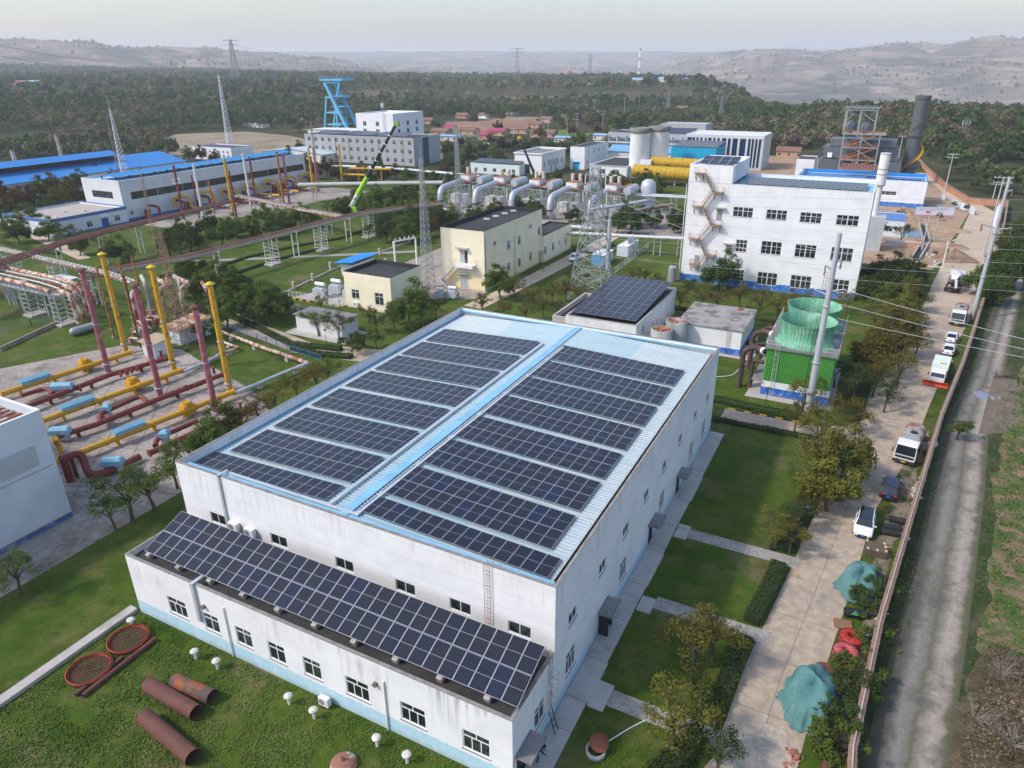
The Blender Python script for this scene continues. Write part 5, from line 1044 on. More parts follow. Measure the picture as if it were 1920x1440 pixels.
MB().cyl(0, 0, 0, sb[1]+2.5, .85, n=24).cyl(0, 0, sb[1]+2.5, hS, 1.25, n=24).out('shaft', mk('stack_cream_white', (.74, .72, .67), var=.05, streak=.15, stc=(.4, .33, .25)), t)
m = MB()
for z in (sb[1]+2.6, (sb[1]+hS)/2, hS-4, hS-.2): m.lathe([(1.26, z), (1.32, z), (1.32, z+.15), (1.26, z+.15)], n=24)
m.out('band', CONCD, t); MB().box(-3, -3, 0, 3, 3, 9).out('base_box', LGREY, t)
sm2 = Bld('lean_to_block', 'small white building tucked behind the right wall of the tall white building', 'building', -2.3, 232, 6, 246, 4.6, wallmat('lean_wall', (.72, .74, .77), None, 0, 4, .2)); sm2.win('F', 4, 1.5, 3, 1.5, 'three'); sm2.finish(.2, mk('bp_roof2', (.1, .2, .42)), coping=BT)
bh2 = Bld('small_white_house', 'small white house with a flat dark roof left of the grey boiler structure', 'building', onF(1494, 300, 345)[0], 345, onF(1528, 300, 345)[0], 360, 8, wallmat('lean_wall', (.72, .74, .77)))
bh2.win('F', 4.5, 1.5, 2.5, 2.6, 'nine'); bh2.finish(.4, BITU)
# ---- village houses
TILE = mk('clay_tile', (.2, .105, .075), rough=.9, var=.3, sc=1.2, patch=(.28, .19, .14), pt=(.5, .7), psc=.5)
ADOBE = mk('adobe_wall', (.46, .3, .2), rough=.9, var=.15); PLAST = mk('village_plaster', (.62, .58, .53), var=.1); MAG = mk('magenta_roof', (.32, .05, .1), var=.15); PBLUE = mk('village_blue_roof', (.25, .42, .58), var=.1)
VH = [(880, 252, 13, 8, TILE, ADOBE, 'brown-roofed house at the lower end of the village, left of the crane mast'), (868, 222, 12, 8, TILE, ADOBE, 'brick house standing left of the brown field'), (800, 232, 14, 8, TILE, ADOBE, 'dark brown roofed farmhouse beside the white mine block'),
      (908, 222, 9, 7, TILE, WHITE, 'white walled house with a clay roof at the left edge of the brown field'), (828, 254, 14, 9, TILE, ADOBE, 'orange roofed house with a pale gable'), (784, 246, 12, 8, TILE, ADOBE, 'terracotta house close behind the white mine block'),
      (935, 254, 13, 10, MAG, ADOBE, 'house with a bright magenta hipped roof in the village'), (912, 262, 8, 7, MAG, ADOBE, 'low magenta roofed gatehouse'), (975, 250, 15, 8, TILE, ADOBE, 'long low tiled house right of the magenta roof'), (1005, 240, 12, 7, TILE, ADOBE, 'tiled house with a pale gable behind the long low house'),
      (1020, 257, 18, 8, TILE, ADOBE, 'long brown roofed farmhouse behind the white garage'), (1030, 212, 14, 8, TILE, ADOBE, 'terracotta house alone below the distant tree line'), (1000, 212, 9, 7, TILE, ADOBE, 'small tiled house left of the one below the tree line'), (1025, 230, 11, 7, TILE, ADOBE, 'ochre gabled house beside the brown field'),
      (960, 216, 10, 7, TILE, PLAST, 'pale house half hidden among the village trees'), (868, 208, 8, 6, TILE, ADOBE, 'small roof peeping out behind the village trees'), (1130, 218, 12, 8, TILE, ADOBE, 'tumbled brick house among grey bushes'), (1062, 267, 14, 8, PBLUE, PLAST, 'pale blue roofed shed behind the garage'),
      (1130, 262, 11, 8, PBLUE, PLAST, 'light grey roofed shed right of the round willow'), (850, 264, 16, 7, PBLUE, PLAST, 'long pale shed in front of the orange roofed house'), (1280, 208, 11, 7, TILE, ADOBE, 'ochre house on the hill behind the round silos'), (1545, 258, 11, 8, TILE, ADOBE, 'ochre gabled house left of the boiler structure'),
      (1478, 275, 14, 8, mk('faded_red_roof', (.24, .1, .1)), PLAST, 'white walled house with a faded red roof beyond the fin building'), (1478, 294, 12, 7, TILE, ADOBE, 'brick sheds behind the fin building'), (545, 228, 16, 8, TILE, ADOBE, 'old tiled farmhouse left of the headframe'), (575, 232, 10, 7, TILE, ADOBE, 'low tiled outbuilding touching the headframe'),
      (480, 240, 26, 7, LGREY, PLAST, 'long grey yard shed beyond the brown field'), (845, 247, 8, 6, MAG, PLAST, 'tiny red roofed hut')]
for i, (x, y, w, d, rm, wm, lab) in enumerate(VH):
 q = G(x, y); t = shed(lab, q[0]-w/2, q[1]-d/2, q[0]+w/2, q[1]+d/2, 3.2, 5.2 if rm not in (PBLUE, LGREY) else 3.9, rm, wm, ax='x', name='village_house', group='village houses')
 t.rotation_euler[2] = 0
 m = MB()
 for k in range(max(2, int(w/4))): m.box(1+k*(w-2.2)/max(1, int(w/4)-1), -.03, 1, 2.2+k*(w-2.2)/max(1, int(w/4)-1), -.003, 2.2)
 m.out('window', GLASS, t)
# distant hamlet roofs on the far plateau
for i, (x, y, w) in enumerate(sorted([(722, 144, 30), (768, 144, 34), (795, 145, 24), (700, 143, 20), (905, 143, 26), (915, 147, 18), (1106, 152, 22), (610, 141, 26), (40, 150, 30), (160, 148, 26), (70, 160, 20), (250, 141, 24), (310, 138, 22), (1275, 158, 26), (1245, 158, 18), (1195, 160, 20), (60, 163, 28), (640, 142, 24)])):
 d = 1900 if y < 150 else 1400; p = AT(x, y, d); z = float(TZ(p[0], p[1])); b_ = (x > 1240 or y > 158)
 shed(ORD[i]+' tiny hamlet house counted from the left on the far plateau', p[0]-w/2, p[1]-6, p[0]+w/2, p[1]+6, z+5, z+8, PBLUE if b_ else TILE, PLAST if i % 3 else ADOBE, ax='x', name='hamlet_house', group='distant hamlet houses')
# ---------------------------------------------------------------- lattice towers, poles, wires
def lattice(name, label, cat, loc, h, w0, w1, r=.07, n=None, m=None, sides=4, tip=0, group=None, arms=(), bulge=None, rz=0):
 t = thing(name, label, cat, loc, rz, group); lg, br = MB(), MB(); wf = bulge or (lambda s: w0+(w1-w0)*s)
 n = n or max(5, int(h/((w0+w1)/2*1.1))); sq = [(math.cos(2*math.pi*(k+.5)/sides), math.sin(2*math.pi*(k+.5)/sides)) for k in range(sides)]
 P = lambda k, i: Vector((sq[k % sides][0]*wf(i/n)*.707, sq[k % sides][1]*wf(i/n)*.707, h*i/n))
 for k in range(sides):
  for i in range(n):
   lg.beam(P(k, i), P(k, i+1), r*1.3)
   br.beam(P(k, i), P(k+1, i+1), r*.8); br.beam(P(k+1, i), P(k, i+1), r*.8)
   if i: br.beam(P(k, i), P(k+1, i), r*.8)
 if tip: lg.beam((0, 0, h), (0, 0, h+tip), r)
 lg.out('tower_leg', m or LGREY, t); br.out('bracing', m or LGREY, t)
 for z, l in arms:
  a = MB(); ww = wf(z/h)*.5
  for s in (-1, 1):
   a.beam((0, -ww, z), (s*l, 0, z+.3), r).beam((0, ww, z), (s*l, 0, z+.3), r).beam((0, 0, z+1.6), (s*l, 0, z+.35), r)
   for q in (.3, .6): a.beam((s*l*q, -ww*(1-q), z), (s*l*q, ww*(1-q), z), r*.8)
  a.out('crossarm', m or LGREY, t)
  iz = MB()
  for s in (-1, 1): iz.cyl(s*l, 0, z-1.6, z+.2, .12)
  iz.out('insulator', OFFW, t)
 return t
LGR = mk('zinc_steel', (.32, .35, .36), rough=.5, metal=.2, var=.1); RLT = mk('rusty_lattice', (.32, .22, .15), rough=.8, var=.3)
lattice('lightning_mast', 'grey lattice mast rising left of the cream two storey block', 'mast', (*G(803, 540)[:2], 0), HT((803, 540), (784, 296)), 2.6, .5, .085, 20, LGR, 3, 3)
lattice('lightning_mast', 'slender grey lattice mast in front of the trees right of the office', 'mast', (*G(862, 415)[:2], 0), 28, 2.2, .6, .09, 20, LGR, 4, 4)
lattice('lightning_mast', 'tall white lattice mast between the far blue shed and the compressor hall', 'mast', (-262, 181, 0), HT((222, 310), (192, 135))*.73, 3.4, .4, .09, 22, mk('white_lattice', (.7, .71, .72)), 3, 3)
q = G(434, 292); lattice('lightning_mast', 'tall white lattice mast behind the white workshop block', 'mast', (*q[:2], 0), 43, 4.2, .5, .11, 22, mk('white_lattice', (.7, .71, .72)), 3, 4)
q = G(345, 650); lattice('lightning_mast', 'rusty lattice mast standing beside the white pipe yard shed', 'mast', (*q[:2], 0), 21, 3.0, .45, .06, 12, RLT, 4, 1)
q = G(322, 512); lattice('lightning_mast', 'thin rusty lattice mast in front of the compressor hall', 'mast', (-170, 122, 0), 22, 1.3, .35, .06, 14, RLT, 3, 4)
q = G(560, 345); lattice('lightning_mast', 'twisted rusty lattice mast at the right end of the compressor hall', 'mast', (-208, 228, 0), 27, 1.4, .5, .06, 24, RLT, 3, 5)
q = G(262, 290); lattice('lightning_mast', 'brown lattice mast before the far blue roof', 'mast', (-300, 205, 0), 26, 1.6, .5, .08, 18, RLT, 3, 3)
q = G(1105, 556); PT = lattice('power_pylon', 'broad grey lattice pylon beside the pump house', 'pylon', (-53.5, 140, 0), 27.5, 1, 1, .12, 11, LGR, 4, 0, arms=((22, 2.6), (25.5, 2.2)), bulge=lambda s: 6.6*(1-s)**1.15+1.3)
for i, (x, y0, y1, lab) in enumerate([(443, 148, 74, 'distant pylon above the left plateau, biggest on the skyline'), (970, 142, 90, 'distant pylon left of the pink balloon-shaped tank'), (1106, 144, 102, 'distant pylon right of the pink tank'), (1252, 208, 172, 'small pylon on the plateau edge right of the far field'), (1338, 196, 163, 'small pylon on the dark hill'), (1350, 225, 180, 'pylon in the trees below the dark hill'), (1795, 302, 225, 'grey pylon standing in the woods on the right')]):
 d = [1700, 1900, 1900, 800, 950, 720, 480][i]; p = AT(x, y0, d); zb = float(TZ(p[0], p[1])); h = AT(x, y1, d)[2]-zb; s = h/40
 lattice('power_pylon', lab, 'pylon', (p[0], p[1], zb), h, 8*s, 1.5*s, .32*max(s, .35) if d > 1000 else .13, 9, mk('far_steel', (.3, .32, .33)), 4, 0, 'power pylons in the distance', arms=((h*.72, 7*s), (h*.86, 8*s), (h*.97, 9*s)), rz=.5)
p = AT(1198, 140, 4200); hz = AT(1199, 85, 4200)[2]; zb = float(TZ(p[0], p[1])); t = thing('chimney', 'very distant slim chimney with red and white bands', 'chimney', (p[0], p[1], zb)); H_ = hz-zb
MB().cyl(0, 0, 0, H_, 8, 4.5).out('shaft', WHITE, t); m = MB()
for k in (.35, .62, .85): m.cyl(0, 0, H_*k, H_*(k+.08), 8.2-3.5*k)
m.out('red_band', mk('band_red', (.45, .1, .09)), t)
p = AT(1068, 143, 2300); zb = float(TZ(p[0], p[1])); t = thing('gas_holder', 'distant pink egg-shaped tank on the plateau edge', 'tank', (p[0], p[1], zb)); MB().sphere(0, 0, 14, 9, 20, 12, 1.15).out('shell', mk('pink_tank', (.5, .06, .1)), t); MB().cyl(0, 0, -1, 6, 5).out('foot', CONC, t)
# utility poles
UPM = mk('pole_concrete', (.46, .46, .44), var=.12)
def upole(b, tp, lab, arms=1, r=.2, h=None, aw=1.6, loc=None, m=None, az=.0):
 q = G(*b) if loc is None else Vector(loc); h = h or HT(b, tp); t = thing('utility_pole', lab, 'pole', (q[0], q[1], q[2] if loc else 0), az, 'utility poles'); MB().cyl(0, 0, 0, h, r, r*.6).out('shaft', m or UPM, t); a = MB()
 for k in range(arms): z = h-.3-k*1.2; a.box(-aw, -.08, z-.07, aw, .08, z+.07)
 if arms: a.out('crossarm', LGREY, t)
 i_ = MB()
 for k in range(arms):
  for s in (-1, -.5, .5, 1): i_.cyl(s*aw*.95, 0, h-.2-k*1.2, h+.12-k*1.2, .06)
 if arms: i_.out('insulator', OFFW, t)
 return q[0], q[1], h
def steelpole(b, tp, lab, h, r0, r1, arms, loc=None):
 q = G(*b); t = thing('steel_pole', lab, 'pole', (q[0], q[1], 0), 0, 'big grey steel poles'); MB().tube([(0, 0, 0), (0, 0, h)], r0, 18, radii=[r0, r1]).out('shaft', mk('pole_grey', (.47, .48, .5), rough=.45, metal=.2, var=.08), t)
 f = MB()
 for k in (.31, .62): rr = r0+(r1-r0)*k; f.lathe([(rr, h*k), (rr+.16, h*k), (rr+.16, h*k+.14), (rr, h*k+.14)], n=18)
 f.out('flange', GREY, t); a = MB(); ii = MB()
 for z, l, s in arms:
  a.tube([(0, 0, z-.25), (s*l, 0, z+.35)], .16, 6, radii=[.2, .09]); ii.cyl(s*l, .1, z-1.0, z+.3, .09).beam((s*l, 0, z+.3), (s*l*.93, -.9, z-.7), .1)
 a.out('crossarm', GREY, t); ii.out('insulator', mk('brown_insulator', (.16, .1, .08)), t); return q[0], q[1], h
hB = HT((1513, 778), (1578, 437)); BP1 = steelpole((1513, 778), (1578, 437), 'huge grey steel power pole in front of the green cooling tower', hB, .5, .3, [(hB*.71, 1.9, 1), (hB*.69, 1.9, -1), (hB*.82, 1.0, -1), (hB*.86, .8, 1)])
o = [c for c in bpy.data.objects if c.name.startswith('steel_pole') and c.type == 'EMPTY'][-1]; lg_ = MB(); ladder(lg_, -.75, .1, 1, hB*.8, .35, hoop=False); lg_.out('cable_ladder', DARK, o)
h2 = HT((1822, 598), (1881, 345)); BP2 = steelpole((1822, 598), (1881, 345), 'tall grey steel power pole at the right wall beside the sandy road', 27, .42, .26, [(18.0, 2.4, -1), (17.7, 2.4, 1), (24.5, .9, 1)])
h3 = 11.8; BP3 = steelpole((1139, 507), (1145, 417), 'grey steel pole between the lattice pylon and the white container', 12.5, .55, .45, [(12, 1.6, -1)])
ups = []
for b, tp, lab, ar, h in [((1843, 480), (1900, 314), 'concrete pole with double crossarms at the road bend', 2, 20), ((1771, 360), (1787, 288), 'white concrete pole by the red retaining wall', 2, None), ((1680, 318), (1690, 254), 'concrete pole right of the grey boiler', 1, None), ((1858, 385), (1872, 344), 'short pole in front of the woods on the right', 1, None), ((1650, 305), (1652, 268), 'x', 0, None)][:4]: ups.append(upole(b, tp, lab, ar, .22, h, 2.0))
ups.append(upole((1728, 470), (1733, 390), 'electric pole carrying a transformer in the dug-up ground', 2, .18, 11, 1.0)); ups.append(upole((1750, 452), (1758, 378), 'second grey pole in the dug-up ground', 1, .16, 10, 1.0))
for i, (x, y0, y1, h) in enumerate(sorted([(1113, 225, 188, 0), (1100, 212, 195, 0), (1027, 268, 224, 0), (1063, 252, 222, 0), (1170, 215, 182, 0), (1082, 222, 200, 0), (1130, 236, 213, 0), (978, 246, 222, 0), (963, 270, 240, 0), (1020, 246, 226, 0), (1060, 248, 218, 0), (1198, 203, 180, 0), (1229, 204, 188, 0), (1252, 203, 184, 0), (1320, 200, 168, 0), (1293, 195, 172, 0), (895, 262, 232, 0), (1082, 240, 212, 0)])):
 upole((x, y0), (x, y1), ORD[i]+' from the left of the thin white poles beyond the village', 1, .22, None, 2.2)
def wires(lab, pts, r=.025, sag=1.0, n=10, m=None):
 for i, (a, b) in enumerate(pts):
  a, b = Vector(a), Vector(b); P = [a+(b-a)*(k/n)-Vector((0, 0, sag*4*(k/n)*(1-k/n))) for k in range(n+1)]
  single(MB().tube(P, r, 4), 'power_line', m or mk('bare_wire', (.45, .46, .47), rough=.4), lab.replace('#', ['lowest', 'second lowest', 'third lowest', 'fourth lowest', 'fifth lowest', 'sixth lowest', 'seventh lowest', 'topmost'][i]), 'power line', 'overhead wires')
tx_ = (-53.5, 140)
wires('thin wire crossing before the tall white building, # of eight', [((tx_[0]+1, 139+.8*k, 9.5+1.7*k), (34+3*k, 150+3.0*k, 9.0+2.1*k)) for k in range(8)], .022, .6)
wires('pale cable from the steel pole out over the wall, # of three', [((BP1[0]+1.5, BP1[1], BP1[2]*.72-k*2), (60, 55+k*14, 24-3*k)) for k in range(3)], .03, 1.2)
wires('wire from the lattice pylon towards the steel pole, # of two', [((-52, 141, 22+k*3), (BP1[0]-.5, BP1[1], BP1[2]*(.8+.1*k))) for k in range(2)], .025, 1.2)
PYW = [AT(443, 82, 1700), AT(443, 110, 1700)]
for lab, a_, b_ in [('upper hazy power line sagging from the left edge to the skyline pylon', (-60, 72, 900), (436, 88, 1700)), ('lower hazy power line sagging from the left edge to the skyline pylon', (-60, 92, 900), (436, 105, 1700)), ('hazy power line between the biggest skyline pylon and the middle pylon', (450, 88, 1700), (965, 100, 1900)), ('upper hazy power line between the two pylons near the pink tank', (975, 97, 1900), (1103, 110, 1900)), ('lower hazy power line between the two pylons near the pink tank', (975, 110, 1900), (1103, 121, 1900))]:
 wires(lab, [(AT(*a_), AT(*b_))], .22, 26, 14, mk('far_wire', (.25, .27, .29)))
# ---------------------------------------------------------------- pipe yard on the left
def pl(pts, z): return [G(x, y, z if len(p) < 3 else p[2]) for p in pts for x, y in [p[:2]]]
def legs(mb, P, step=5, r=.12):
 for a, b in zip(P[:-1], P[1:]):
  n = max(1, int((b-a).length/step))
  for i in range(n):
   p = a+(b-a)*(i+.5)/n
   if p[2] > .3: mb.box(p[0]-.35, p[1]-.12, 0, p[0]+.35, p[1]+.12, p[2]-.2)
def yardpipe(lab, pts, z, r, m, flanges=True, bend=0, extra=None, group=None, name='gas_pipe', cat='pipe'):
 P = pl(pts, z); t = thing(name, lab, cat, (0, 0, 0), 0, group); mb = MB().tube(P, r, 14, bend=bend)
 if extra:
  for e, zz in extra: mb.tube(pl(e, zz), r*.85, 12, bend=1.2)
 mb.out('pipe', m, t)
 if flanges:
  f = MB(); a, b = P[0], P[-1]; n = max(2, int((b-a).length/6))
  for i in range(n+1): p = a+(b-a)*i/n; d = (b-a).normalized()*.06; f.tube([p-d, p+d], r*1.3, 14)
  for k in (.62, .66, .7, .74): p = a+(b-a)*k; d = (b-a).normalized()*.12; f.tube([p-d, p+d], r*1.12, 14)
  f.out('flange', m, t)
 l = MB(); legs(l, P, 5); l.out('support', m if m is YEL else RUST, t); return t, P
for i, (pts, lab) in enumerate([([(2, 739), (244, 661)], 'farthest'), ([(80, 789), (338, 695)], 'middle'), ([(105, 866), (437, 735)], 'nearest')]):
 t, P = yardpipe(lab+' of the three thick yellow gas pipes across the concrete pipe yard', pts, 1.15, .42, YEL, group='yellow pipes in the pipe yard')
 vx = [(160, 684), (249, 720), (351, 766)][i]; v = G(*vx, 1.15); d = (P[1]-P[0]).normalized(); an = math.atan2(d[1], d[0])
 MB().cb(v[0], v[1], .35, 1.7, 1.5, 1.5, an).cyl(v[0], v[1], 1.85, 2.15, .7).ring(v[0], v[1], 2.2, 2.28, .55, .45).out('valve', YEL, t)
 bx_ = [((28, 713), (82, 696)), ((110, 765), (170, 742)), ((212, 812), (270, 791))][i]; a, b = [P[0]+(P[1]-P[0])*((q-P[0]).dot(P[1]-P[0])/(P[1]-P[0]).length_squared) for q in (G(*bx_[0], 2.0), G(*bx_[1], 2.0))]; c = (a+b)/2; an = math.atan2((b-a)[1], (b-a)[0])
 tb = thing('instrument_cover', 'long light blue cover standing on the '+lab+' yellow gas pipe', 'cover', (c[0], c[1], 0), an, 'light blue covers in the pipe yard'); L_ = (b-a).length
 MB().add([(-L_/2, -.55, 1.65), (L_/2, -.55, 1.65), (L_/2, .55, 1.65), (-L_/2, .55, 1.65), (-L_/2, -.6, 2.1), (L_/2, -.6, 2.1), (L_/2, .0, 2.5), (-L_/2, .0, 2.5), (-L_/2, .6, 2.1), (L_/2, .6, 2.1)], [(0, 3, 2, 1), (0, 1, 5, 4), (4, 5, 6, 7), (7, 6, 9, 8), (8, 9, 2, 3), (1, 2, 9, 6, 5), (0, 4, 7, 8, 3)]).out('cover', SKYB, tb); MB().box(-L_*.4, -.3, 1.4, L_*.4, .3, 1.65).out('bracket', LGREY, tb)
reds = [([(52, 762), (205, 703), (318, 671)], 'farthest', [([(40, 742), (86, 727), (100, 738)], 1.1)]), ([(108, 818), (180, 796), (300, 747), (418, 702)], 'middle', [([(187, 792), (187, 777), (205, 768), (264, 742), (277, 754)], 1.2)]), ([(280, 850), (372, 808), (470, 770)], 'nearest', [([(291, 836), (294, 822), (370, 789)], 1.2)])]
for i, (pts, lab, ex) in enumerate(reds):
 t, P = yardpipe(lab+' of the three long red-brown pipes with side loops in the pipe yard', pts, 1.1, .4, REDB, extra=ex, group='red-brown pipes in the pipe yard')
 e = P[-1]; MB().cyl(e[0]-1.5, e[1]-.4, 1.1, 2.1, .22).cb(e[0]-1.5, e[1]-.4, 2.1, .6, .6, .15).out('valve', REDB, t)
t, P = yardpipe('short red-brown pipe that rises and drops at the corner of the pale left-edge hall', [(112, 862, 3.2), (152, 847, 3.2), (166, 892, .7), (205, 884, .7), (262, 856, .7)], 1, .45, REDB, False, 1.0)
MB().cyl(P[0][0]+.3, P[0][1]+.3, 0, 3.2, .45).out('vessel', REDB, t)
yardpipe('short yellow pipe dropping beside the corner of the pale left-edge hall', [(103, 822, 3.5), (113, 840, 1.2)], 1, .35, YEL, False)
for j, (x, y, w, lab) in enumerate([(117, 727, 3.2, 'short light blue cover on the farthest red-brown pipe'), (113, 811, 2.6, 'light blue cover half hidden behind the pale left-edge hall'), (211, 869, 2.6, 'light blue cover among the trees by the service road'), (200, 767, 1.2, 'tiny pale blue cover on the loop of the middle red-brown pipe'), (309, 817, 1.2, 'tiny pale blue cover on the loop of the nearest red-brown pipe')]):
 q = G(x, y, 1.4); tb = thing('instrument_cover', lab, 'cover', (q[0], q[1], 0), math.radians(33), 'light blue covers in the pipe yard'); MB().cb(0, 0, 1.3, w, 1.2, .9, 0, .25).out('cover', SKYB, tb); MB().box(-w*.4, -.3, .3, w*.4, .3, 1.3).out('bracket', LGREY, tb)
CAPY = mk('yellow_cap', (.65, .45, .03), var=.1)
def stack(b, tp, r, m, lab, group, cap=None, h=None, loc=None, guy=False):
 q = G(*b) if loc is None else Vector(loc); h = h or HT(b, tp); t = thing('vent_stack', lab, 'stack', (q[0], q[1], 0), 0, group); MB().cyl(0, 0, .3, h, r, r*.92, 18).out('shaft', m, t)
 f = MB().lathe([(r, 1.6), (r*1.5, 1.6), (r*1.5, 1.8), (r, 1.8)], n=16).lathe([(r, h*.5), (r*1.25, h*.5), (r*1.25, h*.5+.12), (r, h*.5+.12)], n=16).cb(0, 0, 0, r*3, r*3, .3); f.out('flange', GREY, t)
 if cap: MB().lathe([(.001, h+.75), (r*.7, h+.62), (r*1.7, h+.35), (r*1.7, h+.28), (r*.6, h+.3)], n=18).beam((-r*.8, 0, h-.1), (-r*1.1, 0, h+.35), .06).beam((r*.8, 0, h-.1), (r*1.1, 0, h+.35), .06).out('cap', cap, t)
 return t
g = 'yellow stacks in the pipe yard'
for b, tp, lab in [((237, 661), (193, 480), 'farthest left tall yellow stack with a yellow cap in the pipe yard'), ((327, 696), (288, 504), 'middle tall yellow stack with a yellow cap in the pipe yard'), ((432, 737), (391, 537), 'right tall yellow stack with sooty top and a yellow cap in the pipe yard')]: stack(b, tp, .44, YELD, lab, g, CAPY)
g = 'faded red stacks in the pipe yard'
for b, tp, lab in [((204, 700), (154, 510), 'leftmost faded red stack, deep red, with a rusty cap'), ((302, 746), (250, 540), 'middle pinkish faded red stack with a dark cap'), ((405, 775), (364, 580), 'rightmost pinkish faded red stack with a rusty cap')]: stack(b, tp, .44, PINK, lab, g, RUST)
g = 'thin vent stacks by the manifold'
for b, tp, m, lab in [((214, 633), (181, 498), YRUST, 'leftmost thin rusty yellow vent pipe left of the first yellow stack'), ((252, 610), (219, 490), YRUST, 'thin rusty yellow vent pipe just right of the first yellow stack'), ((264, 652), (232, 515), RUST, 'thin dark rusty vent pipe among the yellow ones'), ((274, 597), (247, 480), YRUST, 'thin yellow vent pipe with the highest top in the group'), ((302, 610), (274, 497), YRUST, 'thin rusty yellow vent pipe left of the middle yellow stack'), ((330, 595), (308, 490), YRUST, 'rightmost thin rusty yellow vent pipe beside the rusty lattice mast')]: stack(b, tp, .2, m, lab, g)
# big vertical header pipes and the manifold
t = thing('header_pipes', 'group of thick beige and rusty header pipes that bend down behind the left stacks', 'pipework', (0, 0, 0)); m = MB()
for k, (x, y) in enumerate([(-139.5, 81.6), (-137.5, 79.2), (-135.6, 77.0)]): m.tube([(x-4, y+.3, 7), (x, y, 7), (x+.3, y, 1.0)], .45, 16, bend=1.4)
for k, (x, y) in enumerate([(-127.5, 84), (-124, 87.5), (-121, 90)]): m.tube([(x-9, y+6, 6.2), (x-1, y+3.0, 6.6), (x, y, 6.4), (x, y, .6)], .5, 14, bend=1.2)
m.out('pipe', RUSTW, t); a, b = G(138, 622, .9), G(178, 610, .9); MB().tube([a, b], .75, 18).sphere(a[0], a[1], .9, .75).out('header', GREY, t)
rs = random.Random(3); t = thing('pipe_manifold', 'dense cluster of short rusty pipe stubs and elbows beside the tin-roofed hut', 'pipework', (0, 0, 0)); m = MB(); m2 = MB()
c0 = G(245, 640); c1 = G(300, 590)
for k in range(34):
 u_, v_ = rs.random(), rs.random(); p = c0+(c1-c0)*u_+Vector((-1, 1, 0))*((v_-.5)*5.5); h = rs.uniform(.8, 2.2); m.cyl(p[0], p[1], 0, h, rs.uniform(.2, .42), n=10)
 if k % 2: d = Vector((rs.choice([1.8, 2.4]), rs.choice([-.9, .6]), 0)); m2.tube([(p[0], p[1], h*.4), (p[0], p[1], h), p+d+Vector((0, 0, h)), p+d+Vector((0, 0, .2))], rs.uniform(.18, .3), 10, bend=.5)
m.out('stub', mk('rust_beige_stub', (.42, .34, .26), patch=(.25, .09, .04), pt=(.42, .55), psc=1.5), t); m2.out('elbow', RUSTW, t)
def hut(cx, xl, yr, h, lab, wm, rm, door=None):
 c = G(*cx); x0 = G(*xl)[0]; y1 = G(*yr)[1]; b = Bld('tin_hut', lab, 'hut', x0, c[1], c[0], y1, h, wm)
 if door: b.door('R', (y1-c[1])*door, 1.0, 1.9, DARK)
 b.finish(.05, None, coping=None); w, d = b.w, b.d
 MB().add([(-.5, -.5, h+.1), (w+.5, -.5, h-.1), (w+.5, d+.5, h+.35), (-.5, d+.5, h+.55), (-.5, -.5, h+.18), (w+.5, -.5, h-.02), (w+.5, d+.5, h+.43), (-.5, d+.5, h+.63)], [(3, 2, 1, 0), (4, 5, 6, 7), (0, 1, 5, 4), (1, 2, 6, 5), (2, 3, 7, 6), (3, 0, 4, 7)]).out('roof', rm, b.t); return b
HW = wallmat('hut_blue_white', (.68, .71, .74), None, 0, 3, .5)
hut((341, 648), (318, 640), (404, 628), 3.0, 'white hut with a rust-striped tin roof and open door behind the yellow stack', HW, mk('rust_tin_roof', (.5, .38, .26), patch=(.28, .1, .04), pt=(.45, .55), psc=.9), .72)
hut((292, 673), (273, 667), (330, 665), 2.7, 'small pale hut with a plain ochre roof among the pipe yard stacks', HW, mk('ochre_tin_roof', (.42, .32, .2), var=.15))
# pipes over the lawns
def lawnpipe(lab, pts, z, r, m, bend=.6, step=6):
 P = pl(pts, z); t = thing('lawn_pipe', lab, 'pipe', (0, 0, 0), 0, 'pipes on low blocks over the lawn'); MB().tube(P, r, 12, bend=bend).out('pipe', m, t); l = MB()
 for a, b in zip(P[:-1], P[1:]):
  n = max(1, int((b-a).length/step))
  for i in range(n): p = a+(b-a)*(i+.5)/n; l.box(p[0]-.35, p[1]-.35, 0, p[0]+.35, p[1]+.35, max(.1, p[2]-r))
 l.out('pier', CONC, t)
lawnpipe('silver pipe crossing the lawn from the right yellow stack to the blue fence', [(442, 737), (530, 700), (578, 681)], .9, .3, LGREY)
lawnpipe('rusty pipe on concrete blocks along the blue fence', [(578, 681), (500, 654), (412, 621)], 1.0, .32, RUSTW)
lawnpipe('pale pipe with a bend running behind the small tree in the lawn', [(340, 698), (410, 665), (448, 652), (410, 638)], .7, .24, RUSTW)
lawnpipe('thin pale pipe lying from the hut to the first yellow pipe', [(248, 661), (300, 645)], .7, .2, RUSTW)
lawnpipe('silver pipe lying beyond the nearest yellow pipe end', [(345, 697), (410, 667)], .9, .25, LGREY)
def railfence(lab, pts, h, m, step=2.0, name='fence', px=True, pales=0, group=None):
 P = [G(*p) for p in pts] if px else [Vector((*p, 0)) for p in pts]; t = thing(name, lab, 'fence', (P[0][0], P[0][1], 0), 0, group); o = P[0]; po, rl = MB(), MB()
 for a, b in zip(P[:-1], P[1:]):
  L = (b-a).length; n = max(1, int(L/step))
  for i in range(n+1): p = a+(b-a)*i/n-o; po.beam((p[0], p[1], 0), (p[0], p[1], h), .09)
  for z in (.2, h-.15): rl.beam((a[0]-o[0], a[1]-o[1], z), (b[0]-o[0], b[1]-o[1], z), .05)
  if pales:
   k = int(L/pales)
   for i in range(k): p = a+(b-a)*i/k-o; rl.beam((p[0], p[1], .2), (p[0], p[1], h-.1), .025)
 po.out('post', m, t); rl.out('rail', m, t); return t
FB_ = mk('fence_blue', (.06, .2, .4), rough=.5)
